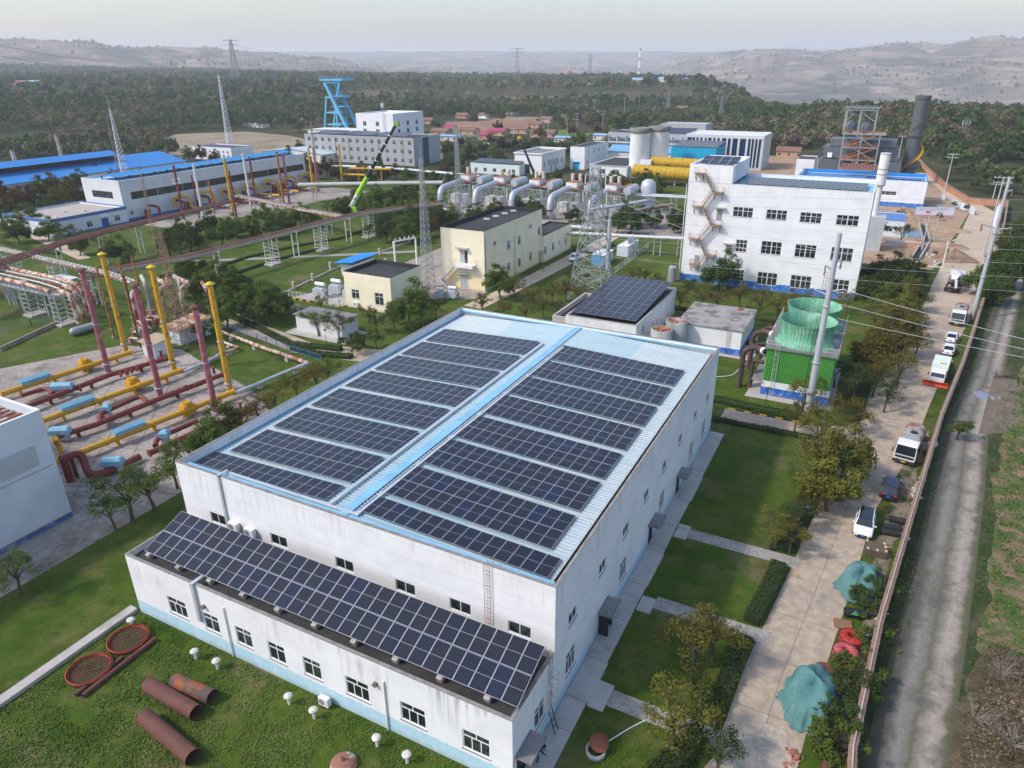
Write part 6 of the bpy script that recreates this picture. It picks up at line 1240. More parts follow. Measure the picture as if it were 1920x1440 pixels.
railfence('blue rail fence along the near side of the middle road', [(414, 612), (500, 643), (602, 678)], 1.3, FB_, 3, pales=.4)
railfence('blue rail fence at the far corner of the left lawn', [(0, 625), (60, 612), (112, 603)], 1.6, FB_, 3, pales=.5)
single(MB().beam(G(0, 655, .4), G(118, 600, .4), .3, .8), 'stone_wall', mk('rough_stone', (.33, .26, .2), var=.3, bump=.5), 'low rough stone wall at the far edge of the left lawn', 'wall')
railfence('mesh fence beside the white container and the lawn', [(1100, 545), (1150, 515), (1215, 465)], 1.6, LGREY, 3, pales=.5)
# ---- pipe racks
def rack(lab, P, pipes, z, towers, tm, name='pipe_rack', group=None, rungs=None, th=None):
 "P: course of the rack; pipes: (offset, height, radius, material)"
 t = thing(name, lab, 'pipe rack', (0, 0, 0), 0, group); P = [Vector((a, b, 0)) for a, b in P]
 def off(i, o, zz):
  d = (P[min(i+1, len(P)-1)]-P[max(i-1, 0)]).normalized(); return P[i]+Vector((-d[1], d[0], 0))*o+Vector((0, 0, zz))
 for o, zz, r, m in pipes: MB().tube([off(i, o, z+zz) for i in range(len(P))], r, 10).out('pipe', m, t)
 if rungs:
  m = MB()
  for a, b in zip(P[:-1], P[1:]):
   d = (b-a).normalized(); n = Vector((-d[1], d[0], 0)); k = int((b-a).length/rungs[0])
   for i in range(k): p = a+(b-a)*i/k+Vector((0, 0, z+rungs[2])); m.beam(p-n*rungs[1], p+n*rungs[1], .14)
  m.out('rung', rungs[3], t)
 for (x, y, kind) in towers:
  m = MB()
  if kind == 'T':
   for dx in (-1.1, 1.1):
    for dy in (-1.4, 1.4): m.beam((x+dx, y+dy, .3), (x+dx*.8, y+dy, z-.4), .13)
   k = .9
   while k < z-.6:
    m.beam((x-1.1, y-1.4, k), (x+1.1, y-1.4, k), .09).beam((x-1.1, y+1.4, k), (x+1.1, y+1.4, k), .09).beam((x-1.1, y-1.4, k), (x-1.1, y+1.4, k), .09).beam((x+1.1, y-1.4, k), (x+1.1, y+1.4, k), .09); k += .95
   m.out('support_tower', tm, t); MB().box(x-1.5, y-1.9, 0, x+1.5, y+1.9, .35).out('plinth', CONC, t)
  else:
   m.beam((x-.9, y, 0), (x-.9, y, z-.3), .22).beam((x+.9, y, 0), (x+.9, y, z-.3), .22).beam((x-.9, y, z*.5), (x+.9, y, z*.5), .1).beam((x-1.3, y, z-.35), (x+1.3, y, z-.35), .2); m.out('support_post', tm, t)
 return t
BR = mk('rack_brown', (.2, .09, .06), rough=.8, var=.3, patch=(.32, .26, .22), pt=(.6, .66), psc=.8); RKW = mk('rack_white', (.6, .58, .54), patch=(.3, .13, .08), pt=(.55, .68), psc=2)
BEI = mk('beige_pipe', (.46, .43, .37), var=.12)
rack('long pipe rack over the lawns, big beige pipe below, rust-brown lines on top', [(-146, 86), (-139, 106), (-138, 130), (-137.3, 150), (-136, 166), (-128, 183), (-124, 190)],
     [(0, -.4, .5, BEI), (-.9, .35, .12, BR), (-.45, .35, .12, BR), (.05, .35, .12, BR), (.5, .35, .12, BR), (.95, .35, .12, BR)], 7.2, [(-138, 114, 'P'), (-137.3, 130.5, 'T'), (-137.2, 139, 'P'), (-136.6, 148.2, 'T'), (-135.8, 159, 'P'), (-135, 167.3, 'T')], RKW, rungs=(.75, 1.1, .22, RKW), group='pipe racks')
rack('dark brown bundle of pipes on a grey truss in front of the compressor hall', [(-160, 68), (-169, 84), (-176, 103), (-178.5, 118), (-179.5, 131), (-181, 146), (-184, 160)],
     [(o, (.25 if k % 2 else 0), .22, BR if k != 2 else RUST) for k, o in enumerate((-1.6, -1.05, -.5, .05, .6, 1.15, 1.7))], 8, [(-168, 82, 'P'), (-174.5, 99, 'P'), (-177.5, 112, 'P'), (-179, 124, 'P'), (-180, 136, 'P'), (-182.5, 152, 'P')], LGREY, group='pipe racks')
rack('rack of two rust-patched cream pipes entering from the left edge behind the lawn', [(-182, 84.5), (-169.7, 83.2), (-149, 82.7), (-140, 81.6)], [(0, 0, .5, RUSTW), (-5.4, 0, .45, RUSTW), (-2.6, .1, .16, RUST), (-3.5, .1, .16, RKW), (-1.6, .1, .16, RKW)], 7, [(-140.6, 77.5, 'T'), (-152, 78.5, 'T'), (-163, 80, 'P')], LGREY, group='pipe racks')
rack('white and rust pipe bundle leading from the compressor hall to the long rack', [(-200, 178), (-184, 174), (-162, 168), (-140, 163.5)], [(-.9, 0, .3, RUSTW), (0, 0, .3, BEI), (.9, 0, .3, RUSTW), (1.6, .2, .12, RUST)], 6, [(-190, 175.6, 'P'), (-176, 171.8, 'P'), (-160, 167.5, 'P'), (-148, 165, 'P')], GREY, rungs=(1.5, 1.5, .35, RKW), group='pipe racks')
rack('rack of thick pale pipes on concrete posts beside the crane', [(-197, 205), (-182, 214), (-165, 224), (-150, 232)], [(-.8, 0, .6, BEI), (1.0, .2, .45, LGREY)], 6.2, [(-192, 208, 'P'), (-176, 217.5, 'P')], CONC, group='pipe racks')
rack('white pipe rack running between the lattice pylon and the tall white building', [(-76, 177), (-58, 180.5), (-42.5, 184)], [(-1, 0, .28, LGREY), (0, .1, .16, OFFW), (.7, .1, .16, LGREY), (1.3, -.4, .3, OFFW), (-1.8, .3, .12, OFFW)], 4.8, [(-68, 178.6, 'P'), (-58, 180.5, 'P'), (-51.5, 182, 'P'), (-45.5, 183.3, 'P')], LGREY, rungs=(2, 1.6, .25, OFFW), group='pipe racks')
rack('long silver pipeline behind the trees in front of the grey office', [(-228, 262), (-200, 266), (-165, 262), (-142, 258)], [(-.7, 0, .35, LGREY), (.5, .3, .3, LGREY), (-1.8, .3, .3, LGREY)], 5, [(-215, 264, 'P'), (-190, 265, 'P'), (-170, 263, 'P'), (-150, 259.5, 'P')], LGREY, group='pipe racks')
rack('pipe rack with silver loops at the far side of the equipment yard', [(-78, 236), (-66, 238), (-50, 240)], [(-1, 0, .3, LGREY), (0, 0, .25, LGREY), (1, .2, .3, LGREY)], 6, [(-74, 236.5, 'P'), (-63, 238.5, 'P'), (-53, 240, 'P')], LGREY, group='pipe racks')
rack('rusty pipe bundle climbing through the yard left of the tall white building', [(-72, 205), (-66, 215), (-60, 228)], [(-1, 0, .2, RUST), (-.5, 0, .2, RUST), (0, 0, .2, BR), (.6, .1, .3, GREY)], 5.4, [(-70, 208, 'P'), (-62, 224, 'P')], GREY, rungs=(1.2, 1.2, .2, RUST), group='pipe racks')
rack('grey walkway of pipes left of the rusty bundle in the equipment yard', [(-80, 205), (-75, 214), (-69, 228)], [(-.8, 0, .25, GREY), (0, 0, .25, LGREY), (.8, 0, .25, GREY)], 6, [(-78, 208, 'P'), (-71, 224, 'P')], GREY, rungs=(1.2, 1.1, .2, LGREY), group='pipe racks')
lawnpipe('thick grey pipe running low behind the cream building to the trees', [(812, 388), (860, 398), (920, 402)], 2.2, .6, LGREY, 0)
lawnpipe('thick grey pipe low behind the cream wing', [(1068, 425), (1110, 428)], 2.2, .6, LGREY, 0)
# stacks in front of the compressor hall
g = 'stacks along the compressor hall'
for i, (b, tp, r, m, lab) in enumerate([((345, 412), (325, 310), .42, REDB, 'dark red stack with a small cage, first in the row along the compressor hall'), ((382, 414), (363, 308), .42, OFFW, 'white stack with red foot along the compressor hall'), ((374, 410), (359, 328), .25, REDB, 'thin dark red stack left of the white one'), ((402, 401), (390, 339), .3, YRUST, 'short rusty yellow stack right of the white one'), ((438, 404), (419, 298), .48, YELD, 'thick yellow stack in the middle of the compressor hall row'), ((444, 408), (428, 320), .34, REDB, 'dark red stack touching the thick yellow stack'), ((470, 384), (455, 292), .42, OFFW, 'pale grey stack in the middle of the row'), ((481, 384), (469, 294), .4, REDB, 'brown stack right of the pale grey one'), ((532, 383), (519, 285), .42, YRUST, 'rusty yellow stack near the right end of the hall'), ((543, 382), (530, 287), .42, PINK, 'rust-red stack near the right end of the hall'), ((588, 363), (576, 278), .42, YELD, 'yellow stack just past the right end of the hall'), ((597, 361), (583, 276), .45, PINK, 'red and rust stack just past the right end of the hall'), ((643, 348), (632, 271), .45, YELD, 'lone yellow stack in front of the grey office'), ((512, 386), (507, 350), .22, YRUST, 'short thin yellow stack near the blue foot of the hall'), ((527, 387), (521, 350), .2, YRUST, 'shortest thin yellow stack near the hall end')]):
 t = stack(b, tp, r, m, lab, g, CAPY if i == 6 else None)
 if i == 0: MB().ring(0, 0, 12, 12.1, 1.3, 1.1, 12).ring(0, 0, 13.2, 13.3, 1.3, 1.2, 12).beam((1.2, 0, 12), (1.2, 0, 13.2), .06).beam((-1.2, 0, 12), (-1.2, 0, 13.2), .06).beam((0, 1.2, 12), (0, 1.2, 13.2), .06).beam((0, -1.2, 12), (0, -1.2, 13.2), .06).out('cage', OFFW, t)
for i, (b, tp, lab) in enumerate([((40, 345), (22, 282), 'rusty white stack in front of the far blue shed, left edge'), ((118, 305), (98, 253), 'pale stack rising behind the far blue shed'), ((122, 318), (107, 275), 'rusty stack in front of the far blue shed')]): stack(b, tp, .9, mk('rusty_pale_stack', (.5, .46, .43), patch=(.32, .14, .08), pt=(.48, .62), psc=.6), lab, 'stacks by the far blue shed', loc=(*[G(*b)[0], G(*b)[1]], 0))
stack((793, 385), (792, 325), .35, YELD, 'short yellow stack just right of the lattice mast, among trees', 'x', h=13, loc=(*G(795, 410)[:2], 0))
# yellow and red pipe loops against the compressor hall
X0 = -221.6
for k in range(8):
 y = 156+k*10.6; t = thing('wall_pipes', ['first', 'second', 'third', 'fourth', 'fifth', 'sixth', 'seventh', 'eighth'][k]+' set from the left of yellow and red pipe bends against the compressor hall wall', 'pipework', (X0, y, 0), 0, 'pipe bends on the compressor hall wall')
 if k > 0: MB().tube([(1.8, 1.5, 2.5), (1.8, 1.5, 5.6), (2.0, 5, 5.6), (3.5, 6.5, 5.2), (3.8, 6.5, 1.6), (8, 8.5, 1.2), (12, 9, 1.2)], .5, 12, bend=1.1).out('yellow_pipe', YEL, t)
 MB().tube([(-.1, 3.5, 4.2), (2.5, 3.5, 4.2), (4.2, 4, 3.8), (4.2, 4, .9), (11, 4.5, .9)], .45, 12, bend=1.0).out('red_pipe', REDB, t)
 MB().cyl(2.2, 6.0 if k % 2 else .8, 0, 3.4, 1.0, .9, 14).out('vessel', REDB, t); MB().cb(10.5, 6, .9, 2.0, 1.6, .5, .3, .2).out('cover', SKYB, t)
single(MB().tube([(-206, 246, 7), (-188, 251, 7)], .5, 12).tube([(-207, 242, 5), (-196, 244, 5)], .45, 12).beam((-202, 247, 0), (-202, 247, 7), .3).beam((-192, 249.6, 0), (-192, 249.6, 7), .3), 'yellow_pipe_bridge', YELD, 'pair of yellow horizontal pipes past the right end of the compressor hall', 'pipe')
# ---- five coolers with silver elbow pipes
SIL = mk('silver_cladding', (.5, .53, .56), rough=.4, metal=.35, var=.08); TANK = mk('silver_tank', (.46, .49, .52), rough=.5, metal=.2, var=.08)
root = thing('cooler_unit', 'leftmost silver elbow pipe unit with walkway, capsule tank and twin stubs', 'cooler', (-139.5, 214, 0), 0, 'silver elbow pipe units')
MB().tube([(.6, 1.5, .8), (0, -.6, 2.2), (0, 0, 7.4), (0, 22, 8.4)], .98, 20, bend=3).out('elbow_pipe', SIL, root)
MB().lathe([(1.0, 3.0), (1.3, 3.0), (1.3, 3.4), (1.0, 3.4)], 0, -.4, 0, 20).out('collar', DARK, root)
m = MB()
for xx in (1.6, 2.8):
 m.beam((xx, 2, 6.4), (xx, 22, 7.8), .12, .3).beam((xx, 2, 7.6), (xx, 22, 9.0), .08)
 for k in range(14): y = 2+k*1.54; m.beam((xx, y, 6.4+k*.107), (xx, y, 7.6+k*.107), .07)
for k in range(22): m.beam((1.6, 2+k*.95, 6.35+k*.066), (2.8, 2+k*.95, 6.35+k*.066), .3, .05)
m.out('walkway', mk('walkway_steel', (.33, .32, .3), patch=(.3, .14, .08), pt=(.5, .6)), root)
m = MB()
for x in (-2, 1, 4, 7):
 for y in (8, 14, 20, 26): m.beam((x, y, 0), (x, y, 8.0), .22)
 for y in (8, 14, 20): m.beam((x, y, .5), (x, y+6, 7.5), .12); m.beam((x, y, 4), (x, y+6, 4), .14)
for y in (8, 14, 20, 26): m.beam((-2, y, 7.8), (7, y, 7.8), .2).beam((-2, y, 4.2), (7, y, 4.2), .15).beam((-2, y, 1), (7, y, 7.5), .1)
m.out('steel_frame', GREY, root)
MB().box(-2.4, 13, 8.02, 4.4, 27, 8.15).box(-1, 15, 9.9, 3, 20, 10.05).out('deck', mk('rusty_deck', (.28, .13, .08), var=.3), root)
for b_ in ((-1, 15, 8.2, 3, 20, 9.9), (-1.5, 9, 1, 2, 13, 4), (3, 18, .2, 6, 22, 3.5)): MB().box(*b_).out('casing', OFFW, root)
for x, y in ((-1, 21), (1.6, 21.6)): MB().cyl(x, y, 8.1, 12, .62, n=16).out('stub_stack', mk('stub_cream', (.62, .56, .5), patch=(.5, .25, .15), pt=(.5, .62)), root)
MB().tube([(6, 17, 7.9), (6, 17.3, 7.9), (6, 25.7, 7.9), (6, 26, 7.9)], 1.5, 24, radii=[1.25, 1.5, 1.5, 1.25]).out('capsule_tank', TANK, root)
MB().box(4.2, 17, 9.3, 5.9, 25, 9.42).out('tank_deck', mk('rusty_deck', (.28, .13, .08)), root); MB().cyl(4.5, 9, 0, 4.5, 1.5, n=18).cyl(.5, 24, 0, 5, 1.4, n=18).out('vessel', OFFW, root)
for i, lab in enumerate(['second from the left silver elbow pipe unit', 'middle silver elbow pipe unit of five', 'fourth from the left silver elbow pipe unit behind the cream building', 'rightmost silver elbow pipe unit behind the lattice pylon']): dup(root, (-139.5+14.2*(i+1), 214-.3*i, 0), label=lab)
t = thing('round_tank', 'big grey round-ended upright tank at the right end of the elbow pipe units', 'tank', (-72.5, 240, 0)); MB().lathe([(2.6, 0), (2.6, 8.5), (2.2, 10), (1.2, 10.8), (.001, 11)], n=28).out('shell', TANK, t); MB().lathe([(2.61, 4), (2.7, 4), (2.7, 4.2), (2.61, 4.2)], n=28).out('band', GREY, t)
single(MB().tube([(-51.8, 212, 1.2), (-50.9, 226, 13.5)], .35, 10, radii=[.4, .22]).beam((-51.8, 212, 0), (-51.8, 212, 1.4), .8), 'yellow_boom', YELD, 'slender yellow crane-like post left of the tall white building', 'post')
# crane booms
CG = mk('lime_paint', (.3, .62, .03), rough=.4, var=.05); b0 = Vector((-166, 198, 3)); q0 = G(660, 385, 3); e = AT(743, 232, math.hypot(q0[0]+6, q0[1]-3)); d = e-q0; cb = thing('mobile_crane', 'crane with a lime green and black telescopic boom rising from the trees', 'crane', tuple(q0-Vector((0, 0, 3))))
zr = Vector((0, 0, 3)); D = d; MB().tube([zr-D*.06, zr+D*.14], .85, 10).out('boom_base', mk('boom_pale', (.6, .6, .57)), cb); MB().tube([zr+D*.14, zr+D*.36], .8, 10, radii=[.95, .75]).out('boom_green', CG, cb)
MB().tube([zr+D*.36, zr+D*.66], .6, 10).tube([zr+D*.66, zr+D*.98], .48, 10).out('boom_black', mk('boom_black', (.015, .018, .02), rough=.4), cb); MB().cb((zr+D)[0], (zr+D)[1], (zr+D)[2]-.5, 1.6, 1.2, 1.0, .5).out('boom_head', CG, cb)
rg = MB()
for k in (.46, .56, .66, .76, .86): rg.tube([zr+D*k, zr+D*(k+.008)], .66, 10)
rg.out('boom_band', WHITE, cb); MB().box(-5, -1.3, .9, 4, 1.3, 2.6).box(4, -1.3, .9, 6, 1.3, 3.4).out('carrier', CG, cb)
for x in (-4, -2, 2, 4): MB().tube([(x, -1.35, .55), (x, 1.35, .55)], .55, 14).out('wheel', BLACK, cb)
q0 = G(1010, 345, 2); e = AT(974, 258, math.hypot(q0[0], q0[1])+4); D = e-q0; cb = thing('mobile_crane', 'second crane boom, thin black with a yellow tip, in front of the white garage', 'crane', tuple(q0-Vector((0, 0, 2)))); MB().tube([(0, 0, 2), Vector((0, 0, 2))+D*.5, Vector((0, 0, 2))+D], .5, 10, radii=[.7, .5, .35]).out('boom', mk('boom_black', (.015, .018, .02)), cb)
MB().cb(D[0], D[1], D[2]+1.5, 1.4, 1.2, 1).out('boom_head', mk('crane_yellow', (.6, .3, .02)), cb); MB().box(-4, -1.2, .8, 4, 1.2, 2.4).out('carrier', mk('crane_yellow', (.6, .3, .02)), cb)
for x in (-3, -1, 2, 3.4): MB().tube([(x, -1.3, .5), (x, 1.3, .5)], .5, 14).out('wheel', BLACK, cb)
# containers, transformers, fenced bay, portal frames
c = thing('shipping_container', 'white ribbed container beside the mesh fence', 'container', (-60.6, 176.2, 0)); m = MB().box(0, 0, .1, 3.0, 9, 2.9)
for k in range(28): m.box(3.001, .1+k*.32, .2, 3.05, .26+k*.32, 2.8)
for k in range(9): m.box(.1+k*.32, -.05, .2, .26+k*.32, -.001, 2.8)
m.out('body', mk('container_white', (.68, .72, .75), streak=.3), c); MB().tube([(1.5, 3, 3.3), (1.5, 10, 3.3)], .55, 12).out('roof_duct', OFFW, c)
c = thing('blue_cabin', 'blue and white cabin with a pale roof next to the lattice pylon', 'container', (-63.2, 164.8, 0)); m = MB().box(0, 0, .1, 3.2, 7, 2.7); m.out('body', mk('cabin_blue', (.1, .32, .55)), c); m = MB().box(-.1, -.1, 2.71, 3.3, 7.1, 2.82)
for k in range(4): m.box(3.201, .4+k*1.7, .3, 3.23, 1.3+k*1.7, 2.5)
m.out('roof', mk('cabin_roof', (.66, .7, .72)), c)
def transformer(x, y, lab, s=1.0, rz=0):
 t = thing('transformer', lab, 'transformer', (x, y, 0), rz, 'outdoor transformers'); MB().cb(0, 0, .3, 2.4*s, 1.6*s, 2.0*s, 0, .1).out('body', mk('transformer_grey', (.42, .47, .5)), t); m = MB()
 for sx in (-1, 1):
  for k in range(7): m.box(sx*1.22*s, (-.7+k*.22)*s, .6, sx*1.7*s, (-.66+k*.22)*s, 2.0*s)
 m.out('radiator', LGREY, t); m = MB().tube([(-1.1*s, 0, 3.1*s), (1.3*s, 0, 3.1*s)], .42*s, 14)
 m.out('conservator', WHITE, t); m = MB()
 for k in (-.7, 0, .7): m.cyl(k*s, .3, 2.3*s, 3.2*s, .09)
 m.out('insulator', mk('brown_insulator', (.16, .1, .08)), t)
for x, y, s, lab in [(-92, 147, 1.5, 'transformer with white drum left of the cream block'), (-97, 130, 1.3, 'transformer with a white drum behind the small cream house'), (-106.5, 113.5, 1.0, 'front transformer inside the fenced bay'), (-105, 117, 1.0, 'middle transformer inside the fenced bay'), (-103.5, 120.8, 1.0, 'rear transformer inside the fenced bay'), (-100.5, 116, .9, 'right transformer inside the fenced bay'), (-80, 125.5, .8, 'small transformer in front of the cream block'), (-82.5, 124.5, .7, 'smallest transformer in front of the cream block')]: transformer(x, y, lab, s)
bay = railfence('white mesh fence with a black and yellow kerb round the small transformers', [(-112.5, 110), (-98, 109.6), (-98, 112)], 1.9, OFFW, 1.2, px=False, pales=.3); sheet('bay_floor', [(-112.5, 110), (-98, 110), (-98, 124), (-108, 124)], .07, CONC, False)
m1, m2 = MB(), MB()
for k in range(14): (m1 if k % 2 else m2).box(k*1.03, -.25, 0, k*1.03+1.02, 0, .4)
m1.out('kerb_yellow', mk('kerb_yellow', (.62, .4, .02)), bay); m2.out('kerb_black', DARK, bay)
for x, y, lab in [(-104.5, 138.5, 'front white portal frame in the lawn beside the switch yard'), (-97.5, 150, 'rear white portal frame beside the cream block')]:
 t = thing('portal_frame', lab, 'portal frame', (x, y, 0), 0, 'white portal frames'); MB().cyl(0, 0, 0, 7.5, .22).cyl(2.2, 6, 0, 7.5, .22).out('post', WHITE, t); MB().beam((0, 0, 7.4), (2.2, 6, 7.4), .5, .3).out('beam', LGREY, t)
 m = MB()
 for k in range(5): m.cyl(.2+k*.45, .5+k*1.25, 7.6, 8.1, .14)
 m.out('insulator', OFFW, t)
for i, (x, y) in enumerate([(551, 543), (587, 527), (620, 505), (712, 478), (739, 466), (767, 455), (513, 570), (559, 588), (723, 478+20)]):
 q = G(x, y); single(MB().cb(0, 0, 0, .5, .5, 1.7, 0).cb(0, 0, 1.7, .62, .62, .15), 'gate_pillar', mk('pillar_beige', (.48, .4, .33)), 'beige stub pillar of the demolished fence, '+['left of the fenced bay', 'above the fenced bay', 'left of the blue roofed kiosk', 'right of the blue roofed kiosk', 'between kiosk and portal frame', 'next to the front portal frame', 'in the shrubs left of the hut', 'behind the hut roof', 'behind the small cream house'][i], 'pillar', 'beige stub pillars', (q[0], q[1], 0))
single(MB().beam(G(500, 565, .2), G(625, 505, .2), .3, .35).beam(G(625, 505, .2), G(770, 452, .2), .3, .35), 'fence_footing', CONC, 'low concrete fence footing running between the beige pillars', 'kerb')
for i, (x, y) in enumerate([(1019, 507), (1030, 500), (1010, 516)][:2]):
 q = G(x, y); t = thing('striped_bollard', ['left', 'right'][i]+' black and yellow bollard in the grass beside the cream block', 'bollard', (q[0], q[1], 0), 0, 'striped bollards'); MB().cyl(0, 0, 0, 1.3, .13).out('post', mk('kerb_yellow', (.62, .4, .02)), t); m = MB()
 for k in range(4): m.cyl(0, 0, .15+k*.32, .31+k*.32, .135)
 m.out('stripe', DARK, t)
# more of the crowded left racks
rack('low rack of white and rusty pipes below the two rust-patched cream pipes', [(-190, 80), (-165, 79), (-142, 78.6)], [(0, 0, .2, RKW), (.7, 0, .2, RUSTW), (-.8, 0, .3, LGREY), (1.4, .1, .12, RUST)], 5.4, [(-172, 79.4, 'P'), (-158, 78.9, 'P'), (-147, 78.7, 'P')], LGREY, rungs=(1.6, 1.7, .25, LGREY), group='pipe racks')
rack('upper rusty pipe line running left from the header pipes', [(-196, 92), (-168, 90), (-140, 88), (-130, 86)], [(0, 0, .32, RUSTW), (.9, .1, .2, BEI), (-.9, .1, .14, RUST)], 7.6, [(-180, 91, 'T'), (-160, 89.5, 'T'), (-146, 88.5, 'P')], LGREY, rungs=(1.4, 1.3, .25, RKW), group='pipe racks')
t = thing('steel_platform', 'grey steel platform with two bright red pipes behind the left lawn', 'platform', (-160, 86, 0)); m = MB()
for x in (0, 5, 10):
 for y in (0, 4): m.beam((x, y, 0), (x, y, 4.6), .18)
 m.beam((x, 0, 4.5), (x, 4, 4.5), .18).beam((x, 0, 2.2), (x, 4, 2.2), .12)
for y in (0, 4): m.beam((0, y, 4.5), (10, y, 4.5), .18).beam((0, y, 2.2), (10, y, 2.2), .12)
m.out('steel_frame', LGREY, t); MB().tube([(-1, 1.2, 3.1), (13, 1.2, 3.1)], .38, 12).tube([(1, 2.8, 1.7), (13, 2.8, 1.7)], .3, 12).out('red_pipe', mk('bright_red_pipe', (.42, .02, .03), rough=.5), t); MB().box(-.4, -.3, 4.62, 6, 4.3, 4.72).out('deck', OFFW, t)
for k, (x, y, h) in enumerate([(-133, 91, 6), (-129, 94, 5.4), (-125, 93, 6.5), (-121, 96, 5)]): single(MB().tube([(x, y, 0), (x, y, h), (x-5, y+3, h)], .4, 12, bend=1.2), 'header_pipe', RUSTW if k % 2 else BEI, ['first', 'second', 'third', 'fourth'][k]+' from the left of the single bent header pipes behind the thin vent stacks', 'pipe', 'single bent header pipes')
# ---------------------------------------------------------------- boundary wall
BW = thing('boundary_wall', 'long brick boundary wall with a sloping brick coping along the right side of the works', 'wall', (0, 0, 0))
m, c1, ce = MB(), MB(), MB(); H = 2.1
for (a, b) in zip(WALLP[:-1], WALLP[1:]):
 a, b = Vector((*a, 0)), Vector((*b, 0)); d = (b-a); L = d.length; d.normalize(); n = Vector((-d[1], d[0], 0)); z = Vector((0, 0, 1))
 m.add([a-n*.12, b-n*.12, b+n*.12, a+n*.12, a-n*.12+z*H, b-n*.12+z*H, b+n*.12+z*H, a+n*.12+z*H], [(0, 3, 2, 1), (4, 5, 6, 7), (0, 1, 5, 4), (2, 3, 7, 6)])
 ce.beam(a+z*(H+.17), b+z*(H+.17), .09, .06)
 if a[1] < 150:
  k = 0
  while k < L:
   p = a+d*k; j = rng.uniform(-.02, .02)
   for s in (-1, 1): c1.add([p+n*s*.02+z*(H+.15), p+d*.16+n*s*.02+z*(H+.15), p+d*.16+n*s*(.3+j)+z*(H+.03), p+n*s*(.3+j)+z*(H+.03), p+n*s*(.3+j)+z*(H-.04), p+d*.16+n*s*(.3+j)+z*(H-.04)], [(0, 1, 2, 3), (3, 2, 5, 4), (0, 3, 4), (1, 5, 2)])
   k += .21
 for s in (-1, 1): m.add([a+n*.28*s+z*(H+.01), b+n*.28*s+z*(H+.01), b+z*(H+.12), a+z*(H+.12), b+n*.28*s+z*(H-.05), a+n*.28*s+z*(H-.05)], [(0, 1, 2, 3), (0, 5, 4, 1)])
m.out('wall', BRICK, BW); c1.out('coping', mk('coping_brick', (.25, .16, .12), var=.35, sc=3), BW); ce.out('cement_ridge', mk('cement_ridge', (.42, .36, .31), var=.25), BW)
W2 = thing('retaining_wall', 'orange-red retaining wall curving behind the sandy road bend', 'wall', (0, 0, 0)); m = MB()
for a, b in zip(WALLP2[:-1], WALLP2[1:]): m.beam((*a, 1.1), (*b, 1.1), .5, 2.2)
m.out('wall', mk('orange_brick', (.45, .23, .13), var=.2, streak=.4), W2); m = MB()
for a, b in zip(WALLP2[:-1], WALLP2[1:]): m.beam((*a, 2.3), (*b, 2.3), .7, .2)
m.out('coping', BRICK, W2)
# ---------------------------------------------------------------- vehicles (front towards local -Y)
GLS = mk('car_glass', (.012, .015, .02), rough=.08, spec=.8, var=.1); TYR = mk('tyre', (.02, .02, .02), rough=.9); RIM = mk('rim', (.4, .41, .42), rough=.35, metal=.6)
HL = mk('headlight', (.7, .72, .75), rough=.1, spec=.8); TLR = mk('tail_light', (.4, .02, .02), rough=.2); PLB = mk('blue_plate', (.02, .15, .5)); PLY = mk('yellow_plate', (.7, .45, .02)); PLW = mk('plate_ink', (.75, .75, .75))
def paint(name, c): return mk(name, c, rough=.25, var=.03, spec=.6)
def wheel(par, x, y, r=.34, w=.24):
 o = MB().tube([(x-w/2, y, r), (x+w/2, y, r)], r, 20).out('wheel', TYR, par); s = 1 if x > 0 else -1
 MB().tube([(x+s*(w/2-.02), y, r), (x+s*(w/2+.012), y, r)], r*.62, 14).out('rim', RIM, o); return o
def plate(par, y, z, w, m, txt=True, tilt=0):
 o = MB().box(-w/2, y-.012, z, w/2, y+.012, z+w*.31).out('number_plate', m, par)
